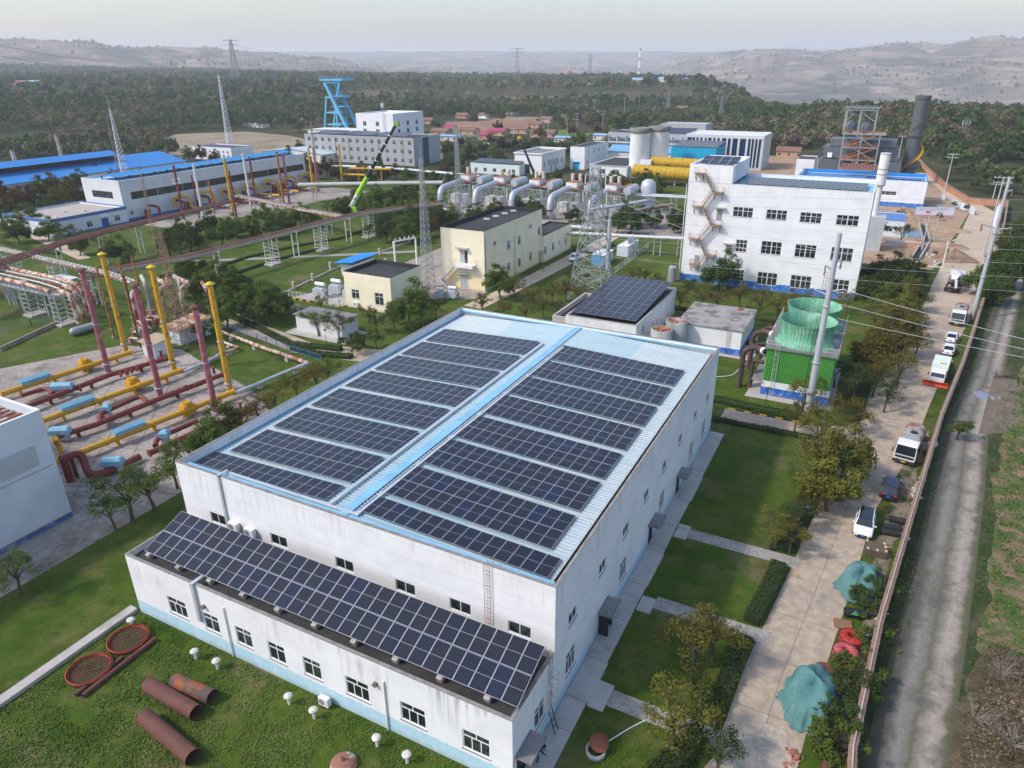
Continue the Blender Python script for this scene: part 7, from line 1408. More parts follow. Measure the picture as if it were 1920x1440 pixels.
def car(name, lab, loc, rz, L, Wd, Hh, col, kind='suv', group=None, glassroof=False):
 t = thing(name, lab, 'car', loc, rz, group); hl = L/2
 if kind == 'suv': st = [(-hl, .42, .62, .72), (-hl+.12, .3, .78, .9), (-hl+.45, .26, .9, .97), (-hl+1.1, .24, 1.0, 1.0), (-.1*L, .24, 1.06, 1.0), (.2*L, .24, 1.08, 1.0), (hl-.35, .26, 1.1, .97), (hl-.08, .32, 1.05, .92), (hl, .45, .9, .82)]
 else: st = [(-hl, .38, .52, .75), (-hl+.15, .28, .66, .9), (-hl+.5, .22, .76, .97), (-hl+1.2, .2, .86, 1.0), (-.1*L, .2, .92, 1.0), (.2*L, .2, .95, 1.0), (hl-.5, .24, .98, .96), (hl-.1, .3, .95, .9), (hl, .42, .82, .8)]
 m = MB(); vs = []; N = 10
 for y, zb, zt, k in st:
  w = Wd/2*k
  vs += [(-w*.86, y, zb), (-w, y, zb+.16), (-w, y, (zb+zt)/2+.05), (-w*.95, y, zt-.07), (-w*.8, y, zt), (w*.8, y, zt), (w*.95, y, zt-.07), (w, y, (zb+zt)/2+.05), (w, y, zb+.16), (w*.86, y, zb)]
 fs = [(i*N+k, (i+1)*N+k, (i+1)*N+(k+1) % N, i*N+(k+1) % N) for i in range(len(st)-1) for k in range(N)]; m.add(vs, fs, True); m.add(vs[:N], [tuple(range(N))]); m.add(vs[-N:], [tuple(range(N))[::-1]])
 m.out('body', col, t)
 # cabin: glass house and roof
 if kind == 'suv': y0, y1, y2, y3 = -hl+1.15, -.14*L, hl-.75, hl-.12; zs = 1.0
 else: y0, y1, y2, y3 = -hl+1.25, -.1*L, hl-1.55, hl-.75; zs = .86
 w0, w1 = Wd/2*.9, Wd/2*.72; zr = Hh-.05
 gm = MB().add([(-w0, y0, zs), (w0, y0, zs), (w0, y3, zs+.05), (-w0, y3, zs+.05), (-w1, y1, zr), (w1, y1, zr), (w1, y2, zr), (-w1, y2, zr)], [(0, 1, 5, 4), (1, 2, 6, 5), (2, 3, 7, 6), (3, 0, 4, 7), (4, 5, 6, 7)]); gm.out('windows', GLS, t)
 r_ = MB(); yy = [y1-.05, (y1+y2)/2, y2+.05]; r_.add([(x*w1*1.03, y, zr+(.05 if abs(x) < 1 and y == yy[1] else .01)+(.03 if abs(x) < 1 else 0)) for y in yy for x in (-1, -.6, 0, .6, 1)], [(i*5+k, i*5+k+1, (i+1)*5+k+1, (i+1)*5+k) for i in range(2) for k in range(4)], True)
 r_.out('roof', GLS if glassroof else col, t)
 pm = MB()
 for s in (-1, 1):
  for a, b in (((s*w0, y0, zs), (s*w1, y1, zr)), ((s*w0, y3, zs+.05), (s*w1, y2, zr)), ((s*w1, y1, zr), (s*w1, y2, zr)), ((s*w0*1.005, (y0+y3)/2+.15, zs), (s*w1, (y1+y2)/2+.1, zr))): pm.beam(a, b, .07)
 pm.out('pillar', col, t)
 for s in (-1, 1):
  for y in (-hl+.85, hl-.85): wheel(t, s*(Wd/2-.1), y)
  MB().cb(s*Wd*.36, -hl+.1, .64 if kind == 'suv' else .54, .34, .2, .12).out('headlight', HL, t); MB().cb(s*Wd*.38, hl-.1, .8, .26, .22, .22).out('tail_light', TLR, t)
  MB().cb(s*(Wd/2+.08), y0+.3, zs+.02, .2, .12, .14).out('mirror', col, t)
 MB().box(-.45, -hl-.02, .42, .45, -hl+.08, .6).out('grille', DARK, t); MB().box(-.7, -hl-.04, .3, .7, -hl+.1, .38).box(-.7, hl-.1, .32, .7, hl+.04, .42).out('bumper', DARK, t)
 plate(t, -hl-.05, .4, .44, PLB); plate(t, hl+.02, .62, .44, PLB); return t
def at2(x, y): q = G(x, y); return q[0], q[1]
WP, NP = paint('car_white', (.78, .79, .8)), paint('car_navy', (.012, .018, .04))
a = at2(1619, 990); car('parked_car', 'white SUV with a black glass roof parked on the concrete road, front to the viewer', (*a, .05), R_(-2), 4.9, 1.95, 1.7, WP, glassroof=True, group='parked cars')
a = at2(1668, 924); car('parked_car', 'dark navy SUV parked behind the white SUV, tail to the viewer', (*a, .05), R_(180-6), 4.7, 1.9, 1.72, NP, group='parked cars')
a = at2(1777, 661); car('parked_car', 'white saloon, the nearer of two in a row behind the white box truck', (*a, .05), R_(174), 4.8, 1.88, 1.45, WP, 'sedan', group='parked cars')
a = at2(1783, 638); car('parked_car', 'white saloon, farther one, directly in front of the grey tanker lorry', (*a, .05), R_(172), 4.8, 1.88, 1.45, WP, 'sedan', group='parked cars')
a = at2(1768, 688); car('parked_car', 'white car mostly hidden behind the white box truck', (*a, .05), R_(172), 4.6, 1.85, 1.45, WP, 'sedan', group='parked cars')
car('parked_car', 'small white car on the earthen lane between the cream building and the pylon', (*at2(1076, 488), .06), R_(8), 4.5, 1.8, 1.6, WP, group='parked cars'); car('parked_car', 'tiny white car beside the magenta roofed house in the village', (*at2(912, 272), .03), R_(100), 4.6, 1.9, 1.6, WP, group='parked cars')
def truck(lab, loc, rz, kind, L=8.5):
 t = thing('lorry', lab, 'truck', loc, rz, 'lorries on the works road'); hl = L/2; W_ = 2.45; cab = {'tank': OFFW, 'tank2': OFFW, 'box': paint('truck_white', (.72, .76, .74)), 'mixer': paint('truck_white', (.72, .76, .74))}[kind]; W_ = 2.1 if kind == 'box' else 2.45
 hc = 2.2 if kind == 'box' else 2.75; m = MB(); w = W_/2
 m.add([(-w, -hl, .6), (w, -hl, .6), (w, -hl-.03, 1.35), (-w, -hl-.03, 1.35), (-w*.93, -hl+.28, hc-.15), (w*.93, -hl+.28, hc-.15), (w*.93, -hl+.45, hc), (-w*.93, -hl+.45, hc), (-w, -hl+1.9, .6), (w, -hl+1.9, .6), (w*.96, -hl+1.9, hc), (-w*.96, -hl+1.9, hc)],
          [(0, 1, 2, 3), (3, 2, 5, 4), (4, 5, 6, 7), (7, 6, 10, 11), (8, 11, 10, 9), (0, 3, 4, 7, 11, 8), (1, 9, 10, 6, 5, 2), (0, 8, 9, 1)]); m.out('cab', cab, t)
 MB().add([(-w*.9, -hl+.0, 1.42), (w*.9, -hl+.0, 1.42), (w*.85, -hl+.245, hc-.22), (-w*.85, -hl+.245, hc-.22)], [(0, 1, 2, 3)]).add([(-w*.9, -hl-.06, 1.42), (w*.9, -hl-.06, 1.42), (w*.85, -hl+.2, hc-.22), (-w*.85, -hl+.2, hc-.22)], [(0, 1, 2, 3)]).out('windscreen', GLS, t)
 for s in (-1, 1):
  MB().box(s*w, -hl+.35, 1.45, s*(w+.02), -hl+1.4, hc-.4).out('side_window', GLS, t); MB().cb(s*(w-.28), -hl-.05, .72, .38, .1, .2).out('headlight', HL, t); MB().cb(s*(w+.2), -hl+.1, 1.5, .12, .2, .5).out('mirror', DARK, t)
 MB().box(-w-.02, -hl-.18, .35, w+.02, -hl+.05, .68).box(-w*.85, -hl-.06, .95, w*.85, -hl-.035, 1.25).out('bumper', DARK if kind != 'box' else cab, t); plate(t, -hl-.2, .45, .5, PLY if kind != 'box' else PLB)
 for y in ((-hl+1.1, hl-1.6) if kind == 'box' else (-hl+1.1, hl-2.6, hl-1.2)):
  for s in (-1, 1): wheel(t, s*(w-.18), y, .5 if kind != 'box' else .4, .34)
 MB().box(-.45, -hl+1.9, .6, .45, hl, .85).out('chassis', DARK, t)
 if kind in ('tank', 'tank2'):
  N = 28; y0, y1 = -hl+2.05, hl+.15; m = MB(); sec = [(1.2*math.copysign(abs(math.cos(a))**.65, math.cos(a)), 1.75+.92*math.copysign(abs(math.sin(a))**.65, math.sin(a))) for a in np.linspace(0, 2*math.pi, N, endpoint=False)]
  Ys = [(y0, .9), (y0+.12, 1), (y1-.5, 1), (y1-.15, .95), (y1, .8)]; vs = [(x*k, y, 1.75+(z-1.75)*k) for y, k in Ys for x, z in sec]; m.add(vs, [(i*N+k, (i+1)*N+k, (i+1)*N+(k+1) % N, i*N+(k+1) % N) for i in range(4) for k in range(N)], True); m.add(vs[:N], [tuple(range(N))]); m.add(vs[-N:], [tuple(range(N))[::-1]])
  m.out('tank', mk('rusty_tanker', (.3, .29, .27), rough=.7, var=.2, patch=(.26, .11, .06), pt=(.46, .56), psc=.55), t); MB().cyl(.1, .6, 2.66, 2.78, .42).cyl(.1, .6, 2.78, 2.84, .3).out('hatch', DARK, t); MB().cb(-.2, -hl+3.0, 2.66, .95, 1.0, .02).out('lid_plate', GREY, t)
  la = MB()
  for k in range(5): la.cb(-w*.8+k*w*.4, -hl+.55, hc+.005, .08, .08, .06)
  la.out('marker_lamp', OFFW, t)
 elif kind == 'box':
  MB().box(-w-.08, -hl+2.0, .8, w+.08, hl+.2, 2.75).out('box_body', mk('box_pale_green', (.58, .66, .6), var=.05), t); m = MB()
  for k in range(7): m.box(-w-.1, -hl+2.1+k*.75, .85, w+.1, -hl+2.15+k*.75, 2.78)
  m.out('box_rib', mk('box_rib_white', (.7, .74, .7)), t); MB().cb(.3, -hl+2.7, 2.76, .9, .3, .12).out('roof_light', mk('roof_light', (.6, .3, .05)), t)
  pl_ = MB().add([(-1.75, -hl-.95, .15), (1.75, -hl-.95, .15), (1.75, -hl-.75, .5), (-1.75, -hl-.75, .5), (1.75, -hl-.98, .95), (-1.75, -hl-.98, .95), (1.75, -hl-.7, .95), (-1.75, -hl-.7, .95), (-1.75, -hl-.6, .5), (1.75, -hl-.6, .5), (1.75, -hl-.8, .12), (-1.75, -hl-.8, .12)], [(0, 1, 2, 3), (3, 2, 4, 5), (5, 4, 6, 7), (7, 6, 9, 8), (8, 9, 10, 11)]).beam((-.5, -hl-.7, .5), (-.5, -hl, .6), .14).beam((.5, -hl-.7, .5), (.5, -hl, .6), .14); pl_.out('snow_plough', mk('plough_red', (.5, .05, .015), rough=.5), t)
 else:
  m = MB().lathe([(.5, 0), (1.05, .6), (1.3, 1.6), (1.28, 2.6), (.8, 3.7), (.5, 4.0)], n=24); o = m.out('mixer_drum', mk('drum_white', (.6, .6, .58), patch=(.35, .32, .28), pt=(.5, .65)), t); o.location = (0, -hl+2.3, 1.9); o.rotation_euler = (R_(-78), 0, 0)
  MB().add([(-.7, hl-.9, 3.4), (.7, hl-.9, 3.4), (.35, hl-.2, 2.7), (-.35, hl-.2, 2.7), (-.7, hl-1.4, 3.6), (.7, hl-1.4, 3.6)], [(0, 1, 2, 3), (4, 5, 1, 0)]).beam((-.3, hl-.4, 2.7), (-.6, hl+.4, 1.2), .4, .1).out('chute', OFFW, t); MB().box(-1.1, hl-1.2, .85, 1.1, hl, 1.0).beam((-1, hl-.8, .9), (-.7, hl-1, 3.2), .1).beam((1, hl-.8, .9), (.7, hl-1, 3.2), .1).out('rear_frame', DARK, t)
  MB().cb(-.9, -hl+2.3, 1, .4, .5, 1.4).out('water_tank', OFFW, t)
 return t
a = at2(1702, 849); truck('tanker lorry with a white cab and rust-stained grey tank, parked facing the viewer', (a[0], a[1], .05), R_(-9), 'tank', 7.6)
a = at2(1798, 602); truck('grey dusty tanker lorry behind the white saloons', (a[0]-.2, a[1], .05), R_(-8), 'tank2', 7.8)
a = at2(1757, 711); truck('white box lorry with a red snow plough on its nose', (a[0], a[1], .05), R_(-7), 'box', 6.0)
a = at2(1787, 541); truck('white concrete mixer lorry seen from behind on the sandy road', (a[0], a[1], .05), R_(172), 'mixer', 8.2).scale = (1.2, 1.15, 1.15)
# ---------------------------------------------------------------- stored things along the wall
def tarp(lab, pts, h, seed, sag=.25):
 "canvas over a machine: ground outline of pixels, a raised ridge inside, folds round the hem"
 P = [G(*p) for p in pts]; c = sum(P, Vector())/len(P); r_ = random.Random(seed); N = 110; vs = []; fs = []; A = [math.atan2((p-c)[1], (p-c)[0]) for p in P]; pr = sorted(zip(A, [(p-c).length for p in P])); pa = [p[0] for p in pr]; pd = [p[1] for p in pr]
 lev = [(1.03, 0), (.96, .08), (.9, .22), (.85, .4), (.79, .58), (.73, .76), (.64, .9), (.5, .98), (.32, 1.02), (.15, 1.05), (.0001, 1.04)]
 for li, (k, z) in enumerate(lev):
  for i in range(N):
   a = -math.pi+2*math.pi*i/N; d = float(np.interp(a, pa, pd, period=2*math.pi)); f = 1+(.08*math.sin(a*7+seed)+.07*abs(math.sin(a*9.5+seed*2))+.04*math.sin(a*29))*(1-z*.7) if z < 1 else 1
   zz = h*z*(1+.22*math.sin(a*2+seed)*(z > .5))+(.04*math.sin(a*23+seed) if li == 0 else 0)+.03*math.sin(a*5+li)+.05*math.sin(a*13+li*.9+seed)*(0 < z < 1); vs.append((d*k*f*math.cos(a), d*k*f*math.sin(a), max(.03, zz)+(.08 if li == 0 else 0)))
 L = len(lev); fs = [(i*N+k, i*N+(k+1) % N, (i+1)*N+(k+1) % N, (i+1)*N+k) for i in range(L-1) for k in range(N)]
 o = single(MB().add(vs, fs, True), 'covered_machine', TARP, lab, 'tarpaulin', 'machines under teal tarpaulins', (c[0], c[1], .04)); return o
tarp('large teal tarpaulin draped over a machine, nearer the lower edge', [(1470, 1295), (1478, 1345), (1500, 1375), (1548, 1380), (1558, 1340), (1556, 1270), (1540, 1262), (1500, 1272)], 2.2, 3)
tarp('smaller teal tarpaulin over a machine, behind the red fan casings', [(1580, 1118), (1588, 1082), (1602, 1062), (1638, 1068), (1640, 1105), (1632, 1132), (1604, 1130)], 1.9, 8)
def fancase(x, y, m, lab):
 q = G(x, y); t = thing('fan_casing', lab, 'fan casing', (q[0], q[1], 0), 0, 'round red fan casings'); MB().lathe([(.85, 0), (1.0, .15), (1.0, .8), (.95, .88), (.35, 1.05), (.32, .9), (.35, .5)], n=30).out('casing', m, t); MB().ring(0, 0, .78, .86, 1.04, .98, 30).out('rim', DARK, t); MB().poly([(.34*math.cos(k*.52), .34*math.sin(k*.52)) for k in range(12)], .6).out('hole', DARK, t)
 m2 = MB()
 for k in range(10): a = k*.628; m2.beam((.4*math.cos(a), .4*math.sin(a), 1.055), (.95*math.cos(a), .95*math.sin(a), .9), .03)
 m2.out('rib', mk('dark_red_rib', (.25, .03, .02)), t)
fancase(1594, 1207, mk('fan_red', (.42, .035, .02), rough=.5, patch=(.15, .05, .03), pt=(.6, .7)), 'bright red round fan casing beside the rusty plate'); fancase(1583, 1234, mk('fan_pink', (.5, .1, .11), rough=.6, var=.1), 'faded pink-red round fan casing just in front of the bright red one')
q = G(1580, 1172); single(MB().cb(0, 0, 0, 1.5, 1.2, .12, .15), 'steel_plate', mk('rust_orange_plate', (.25, .13, .07)), 'rusty square steel plate on the road edge', 'plate', None, (q[0], q[1], .05))
q = G(1546, 1257); single(MB().lathe([(.2, .02), (.75, .02), (.8, .12), (.75, .16), (.25, .14)], n=24), 'wire_coil', RUST, 'rusty coil on the road behind the large tarpaulin', 'coil', None, (q[0], q[1], .05))
def roll(i, x, y, x2, y2, r=.3, lab='', g='black rubber belt rolls by the wall'):
 a, b = G(x, y, r), G(x2, y2, r); single(MB().tube([a, b], r, 18, cap=False).tube([b, a], r*.72, 18, cap=False).tube([a, a+(b-a)*.6], r*.4, 12), 'belt_roll', mk('belt_black', (.022, .024, .026), rough=.7, var=.4), lab, 'belt roll', g)
for i, c in enumerate([((1667, 972), (1706, 980), 'farthest and longest'), ((1655, 986), (1690, 991), 'middle'), ((1651, 995), (1686, 1001), 'nearest'), ]): roll(i, *c[0], *c[1], .38, c[2]+' of three black belt rolls beside the white SUV')
roll(3, 1584, 1147, 1624, 1152, .42, 'black belt roll with a green scrap in front of the smaller tarpaulin'); q = G(1602, 1150, .9); single(MB().add([(-.3, -.3, 0), (.35, -.25, .05), (.1, .35, .1)], [(0, 1, 2)]).add([(-.3, -.3, -.02), (.35, -.25, .03), (.1, .35, .08)], [(2, 1, 0)]), 'green_scrap', mk('scrap_green', (.04, .2, .08)), 'triangular green scrap lying on the black belt roll', 'scrap', None, tuple(q))
q = G(1640, 1038); t = thing('timber_crate', 'dark flat timber crate with pale corner blocks beside the white SUV', 'crate', (q[0], q[1], .04), R_(8)); MB().cb(0, 0, 0, 1.9, 1.7, .9, 0, .04).out('crate_body', mk('crate_brown', (.11, .085, .06), var=.25), t); m = MB()
for x, y in ((-.8, .7), (.8, .7), (-.85, -.65), (.82, -.65), (0, -.75), (.85, .1)): m.cb(x, y, .9, .22, .3, .08)
m.out('corner_block', mk('new_timber', (.6, .45, .24)), t)
q = G(1722, 838); t = thing('brick_kiln', 'small brick box with a rusty lid leaning on the boundary wall', 'box', (q[0]+.2, q[1], 0)); MB().box(-.8, -.6, 0, .9, .9, 1.1).out('box_body', CONC, t); MB().box(-.9, .1, 1.12, 1.0, 1.2, 1.2).out('lid', RUST, t); MB().box(-.6, -.5, 1.101, .7, .05, 1.11).out('opening', DARK, t)
ST = mk('pale_rubble', (.5, .47, .42), var=.2)
def rubble(lab, pts, n, s, m=ST, g=None, kind='things'):
 P = [G(*p) for p in pts]; mb = MB(); r_ = random.Random(len(lab))
 for k in range(n):
  a, b = r_.choice(P), r_.choice(P); p = a+(b-a)*r_.random(); w = r_.uniform(.5, 1)*s; mb.cb(p[0]+r_.uniform(-.3, .3), p[1]+r_.uniform(-.3, .3), r_.uniform(0, .2), w, w*r_.uniform(.5, 1), w*r_.uniform(.3, .7), r_.uniform(0, 3), w*.12)
 o = mb.out('rubble', m, None, lab, kind='stuff', category='rubble'); return o
rubble('scattered pale rubble along the boundary wall behind the navy SUV', [(1727, 900), (1716, 920), (1722, 932), (1712, 948)], 34, .42); rubble('pale concrete slabs by the brick box', [(1738, 832), (1748, 828), (1746, 836)], 7, .8)
rubble('white rubble heap by the wall beside the black belt roll', [(1643, 1140), (1655, 1150), (1650, 1165), (1636, 1152)], 34, .4); rubble('heap of loose red bricks at the lower end of the road', [(1478, 1410), (1498, 1425), (1475, 1436), (1490, 1412)], 90, .16, mk('loose_brick', (.42, .16, .1), var=.3))
rubble('row of pale stone blocks along the wall', [(1705, 1000), (1690, 1030), (1680, 1055)], 16, .5); rubble('colourful litter and blue scraps beside the pink fan casing', [(1625, 1190), (1632, 1205), (1620, 1215)], 22, .35, mk('litter', (.25, .3, .36), var=.6, sc=4, patch=(.02, .15, .5), pt=(.5, .55), psc=2))
lyingpipe('steel_pipe', (1556, 1425), (1548, 1470), .45, RP, 'rusty pipe end at the lower picture edge beside the wall')
# street lamps
def lamp(x, y, h, lab):
 q = G(x, y); t = thing('street_lamp', lab, 'lamp', (q[0], q[1], 0), 0, 'dark street lamps'); MB().cyl(0, 0, 0, h, .05, .035, 8).out('post', DARK, t); MB().lathe([(.04, h), (.18, h+.1), (.2, h+.3), (.28, h+.34), (.001, h+.45)], n=12).out('lamp_head', mk('lamp_glass', (.12, .12, .12), rough=.3), t)
lamp(1505, 1003, 3.2, 'dark street lamp in the shrubs at the road end of the second footpath'); lamp(1434, 768, 3.2, 'dark street lamp in the lawn in front of the cooling tower'); lamp(613, 652, 3.2, 'dark street lamp in front of the tiny white hut'); lamp(1516, 800, 3.0, 'dark street lamp near the side road mouth')
# ---------------------------------------------------------------- dug-up ground on the right
def mound(lab, x, y, rx, ry, h, m=DIRT, sd=1, g='earth heaps in the dug-up ground'):
 q = G(x, y); N = 26; vs = []; 
 for i, k in enumerate([1, .85, .65, .45, .22, .001]):
  for j in range(N): a = 2*math.pi*j/N; f = 1+.16*math.sin(3*a+sd)+.08*math.sin(7*a+sd*2); vs.append((rx*k*f*math.cos(a), ry*k*f*math.sin(a), h*(1-k)**.8*(1+.12*math.sin(5*a+i+sd)) if k < 1 else -.05))
 single(MB().add(vs, [(i*N+j, i*N+(j+1) % N, (i+1)*N+(j+1) % N, (i+1)*N+j) for i in range(5) for j in range(N)], True), 'earth_heap', m, lab, 'earth heap', g, (q[0], q[1], .03))
DK = groundmat('dark_soil', [(.22, .15, .1), (.3, .21, .14), (.15, .1, .07)], [(.3, .4, .6), (.8, .5, .7)], bump=1)
mound('large dark conical earth heap at the edge of the sandy road', 1788, 487, 5.0, 4.4, 2.6, DK, 2); mound('broad sandy heap left of the road, behind the concrete channel', 1775, 462, 6, 4, 1.2, DIRT, 4); mound('earth heap beside the trench at the left', 1678, 487, 6.5, 4.5, 1.8, DIRT, 1); mound('earth heap in front of the blue-footed hall', 1692, 400, 5, 4, 2.0, DIRT, 5); mound('long earth bank under the advertising banner', 1700, 418, 7, 5, 1.8, DIRT, 7); mound('low spoil heap right of the banner', 1775, 432, 6.5, 4, 1.4, DIRT, 3)
def channel(lab, a, b):
 A, B = G(*a), G(*b); d = (B-A).normalized(); n = Vector((-d[1], d[0], 0)); t = thing('concrete_channel', lab, 'channel', (0, 0, 0), 0, 'open concrete channels'); z = Vector((0, 0, .45)); MB().beam(A+n*.9+z, B+n*.9+z, .35, .9).beam(A-n*.9+z, B-n*.9+z, .35, .9).out('side_wall', CONC, t); MB().beam(A+Vector((0, 0, .2)), B+Vector((0, 0, .2)), 1.4, .1).out('floor', BITU, t)
channel('near open concrete channel in the dug-up ground', (1700, 514), (1738, 452)); channel('far open concrete channel in the dug-up ground', (1736, 452), (1726, 414))
# banner
q0, q1 = G(1714, 409), G(1786, 410); hb = 2.9; L_ = (q1-q0).length; an = math.atan2((q1-q0)[1], (q1-q0)[0]); bn = thing('banner', 'white and pink advertising banner on posts in front of the blue-footed hall', 'banner', (q0[0], q0[1], 0), an)
def bannermat():
 m, nt, b, tc = mat0('banner_print'); s = _n(nt, 'SeparateXYZ'); nt.links.new(tc.outputs['Object'], s.inputs[0]); w = _math(nt, 'SINE', _math(nt, 'MULTIPLY', s.outputs[0], 1.1)); e = _math(nt, 'LESS_THAN', s.outputs[2], _math(nt, 'MULTIPLY_ADD', w, .12, 1.15)); e2 = _math(nt, 'LESS_THAN', s.outputs[2], _math(nt, 'MULTIPLY_ADD', w, -.1, .9))
 c = _mix(nt, _ramp(nt, s.outputs[2], 2.2, 3.4), (.75, .72, .78), (.5, .7, .8)); c = _mix(nt, e, c, (.65, .35, .55)); c = _mix(nt, e2, c, (.5, .12, .32)); nt.links.new(c, b.inputs['Base Color']); b.inputs['Roughness'].default_value = .5; return m
MB().box(0, -.04, .7, L_, .04, .7+hb).out('sheet', bannermat(), bn); m = MB()
for k in range(6): m.box(k*L_/5-.05, .045, 0, k*L_/5+.05, .15, 3.6)
m.out('post', GREY, bn); m = MB(); r_ = random.Random(5)   # brush-written characters, too small to read in the photograph
x = L_*.12
while x < L_*.85:
 for k in range(r_.randint(4, 6)): a_ = r_.uniform(0, 3.1); cx_, cz_ = x+r_.uniform(-.25, .25), 2.95+r_.uniform(-.2, .2); m.beam((cx_-.22*math.cos(a_), -.06, cz_-.2*math.sin(a_)), (cx_+.22*math.cos(a_), -.06, cz_+.2*math.sin(a_)), .05, .05)
 x += .8
m.box(L_*.27, -.06, 1.6, L_*.4, -.045, 2.3); m.out('lettering', mk('banner_pink', (.62, .1, .25)), bn)
def hoard(lab, pts, h, m):
 P = [G(*p) for p in pts]; t = thing('site_hoarding', lab, 'hoarding', (P[0][0], P[0][1], 0), 0, 'site hoardings'); mb = MB(); o = P[0]; pm = MB()
 for a, b in zip(P[:-1], P[1:]): mb.beam(a-o+Vector((0, 0, h/2)), b-o+Vector((0, 0, h/2)), .06, h); pm.beam(a-o, a-o+Vector((0, 0, h+.1)), .1)
 mb.out('panel', m, t); pm.out('post', GREY, t)
HO = mk('hoarding_white', (.55, .62, .68), var=.12, patch=(.4, .3, .25), pt=(.6, .7)); hoard('white and blue site hoarding along the bend of the sandy road', [(1783, 383), (1800, 392), (1815, 396), (1826, 404)], 2.2, HO); hoard('pale blue site hoarding behind the two young trees', [(1678, 443), (1700, 446), (1724, 446)], 2.0, mk('hoarding_blue', (.3, .5, .66))); hoard('grey-blue sheet screen leaning at the retaining wall', [(1764, 374), (1771, 376)], 2.2, HO)
q = G(1700, 462); single(MB().cb(0, 0, 0, 9, 2.2, 1.4), 'block_wall', mk('unfinished_wall', (.55, .49, .43), patch=(.5, .28, .18), pt=(.5, .55), psc=.3), 'low unfinished wall of white and orange blocks behind the trench', 'wall', None, (q[0]-1, q[1], 0)); q = G(1766, 502); single(MB().beam((0, 0, 0), (0, 0, 6.5), .22).beam((-3.2, -.3, .1), (0, 0, .1), .2), 'white_post', WHITE, 'white post with a pipe foot beside the dark earth heap', 'post', None, (q[0], q[1], 0))
q = G(1752, 478); t = thing('mortar_tub', 'brown tub standing by the far concrete channel', 'tub', (q[0], q[1], 0)); MB().lathe([(.001, .05), (.6, .05), (.75, 1.0), (.7, 1.0), (.55, .15)], n=18).out('tub', RUST, t)
single(MB().tube([G(1876, 385, .5), G(1871, 400, .9), G(1869, 415, .4), G(1865, 430, .5)], 1.0, 10, radii=[.6, 1.3, 1.1, .5]), 'sheeting_pile', mk('pinkish_sheet', (.66, .6, .64), var=.12, bump=.6), 'heap of pinkish white plastic sheeting against the wall at the road bend', 'sheeting')
rubble('debris strip along the wall at the road bend', [(1866, 440), (1863, 452), (1860, 462)], 20, .8, mk('litter', (.25, .3, .36))); rubble('white debris around the electric pole in the dug-up ground', [(1735, 455), (1745, 460), (1740, 480), (1755, 500), (1795, 450)], 40, .7)
rubble('small stones on the sandy road', [(1785, 500), (1792, 508)], 6, .5)
# bent kerb stones painted yellow and black beside the side road
m = MB(); m2 = MB()
for k in range(6): m.box(-15+k*2.2, 96.85, .02, -14+k*2.2, 97.0, .2); m2.box(-14+k*2.2+.02, 96.85, .02, -12.8+k*2.2-.02, 97.0, .2)
struct(m, 'kerb', mk('kerb_yellow', (.62, .4, .02))); struct(m2, 'kerb', DARK)
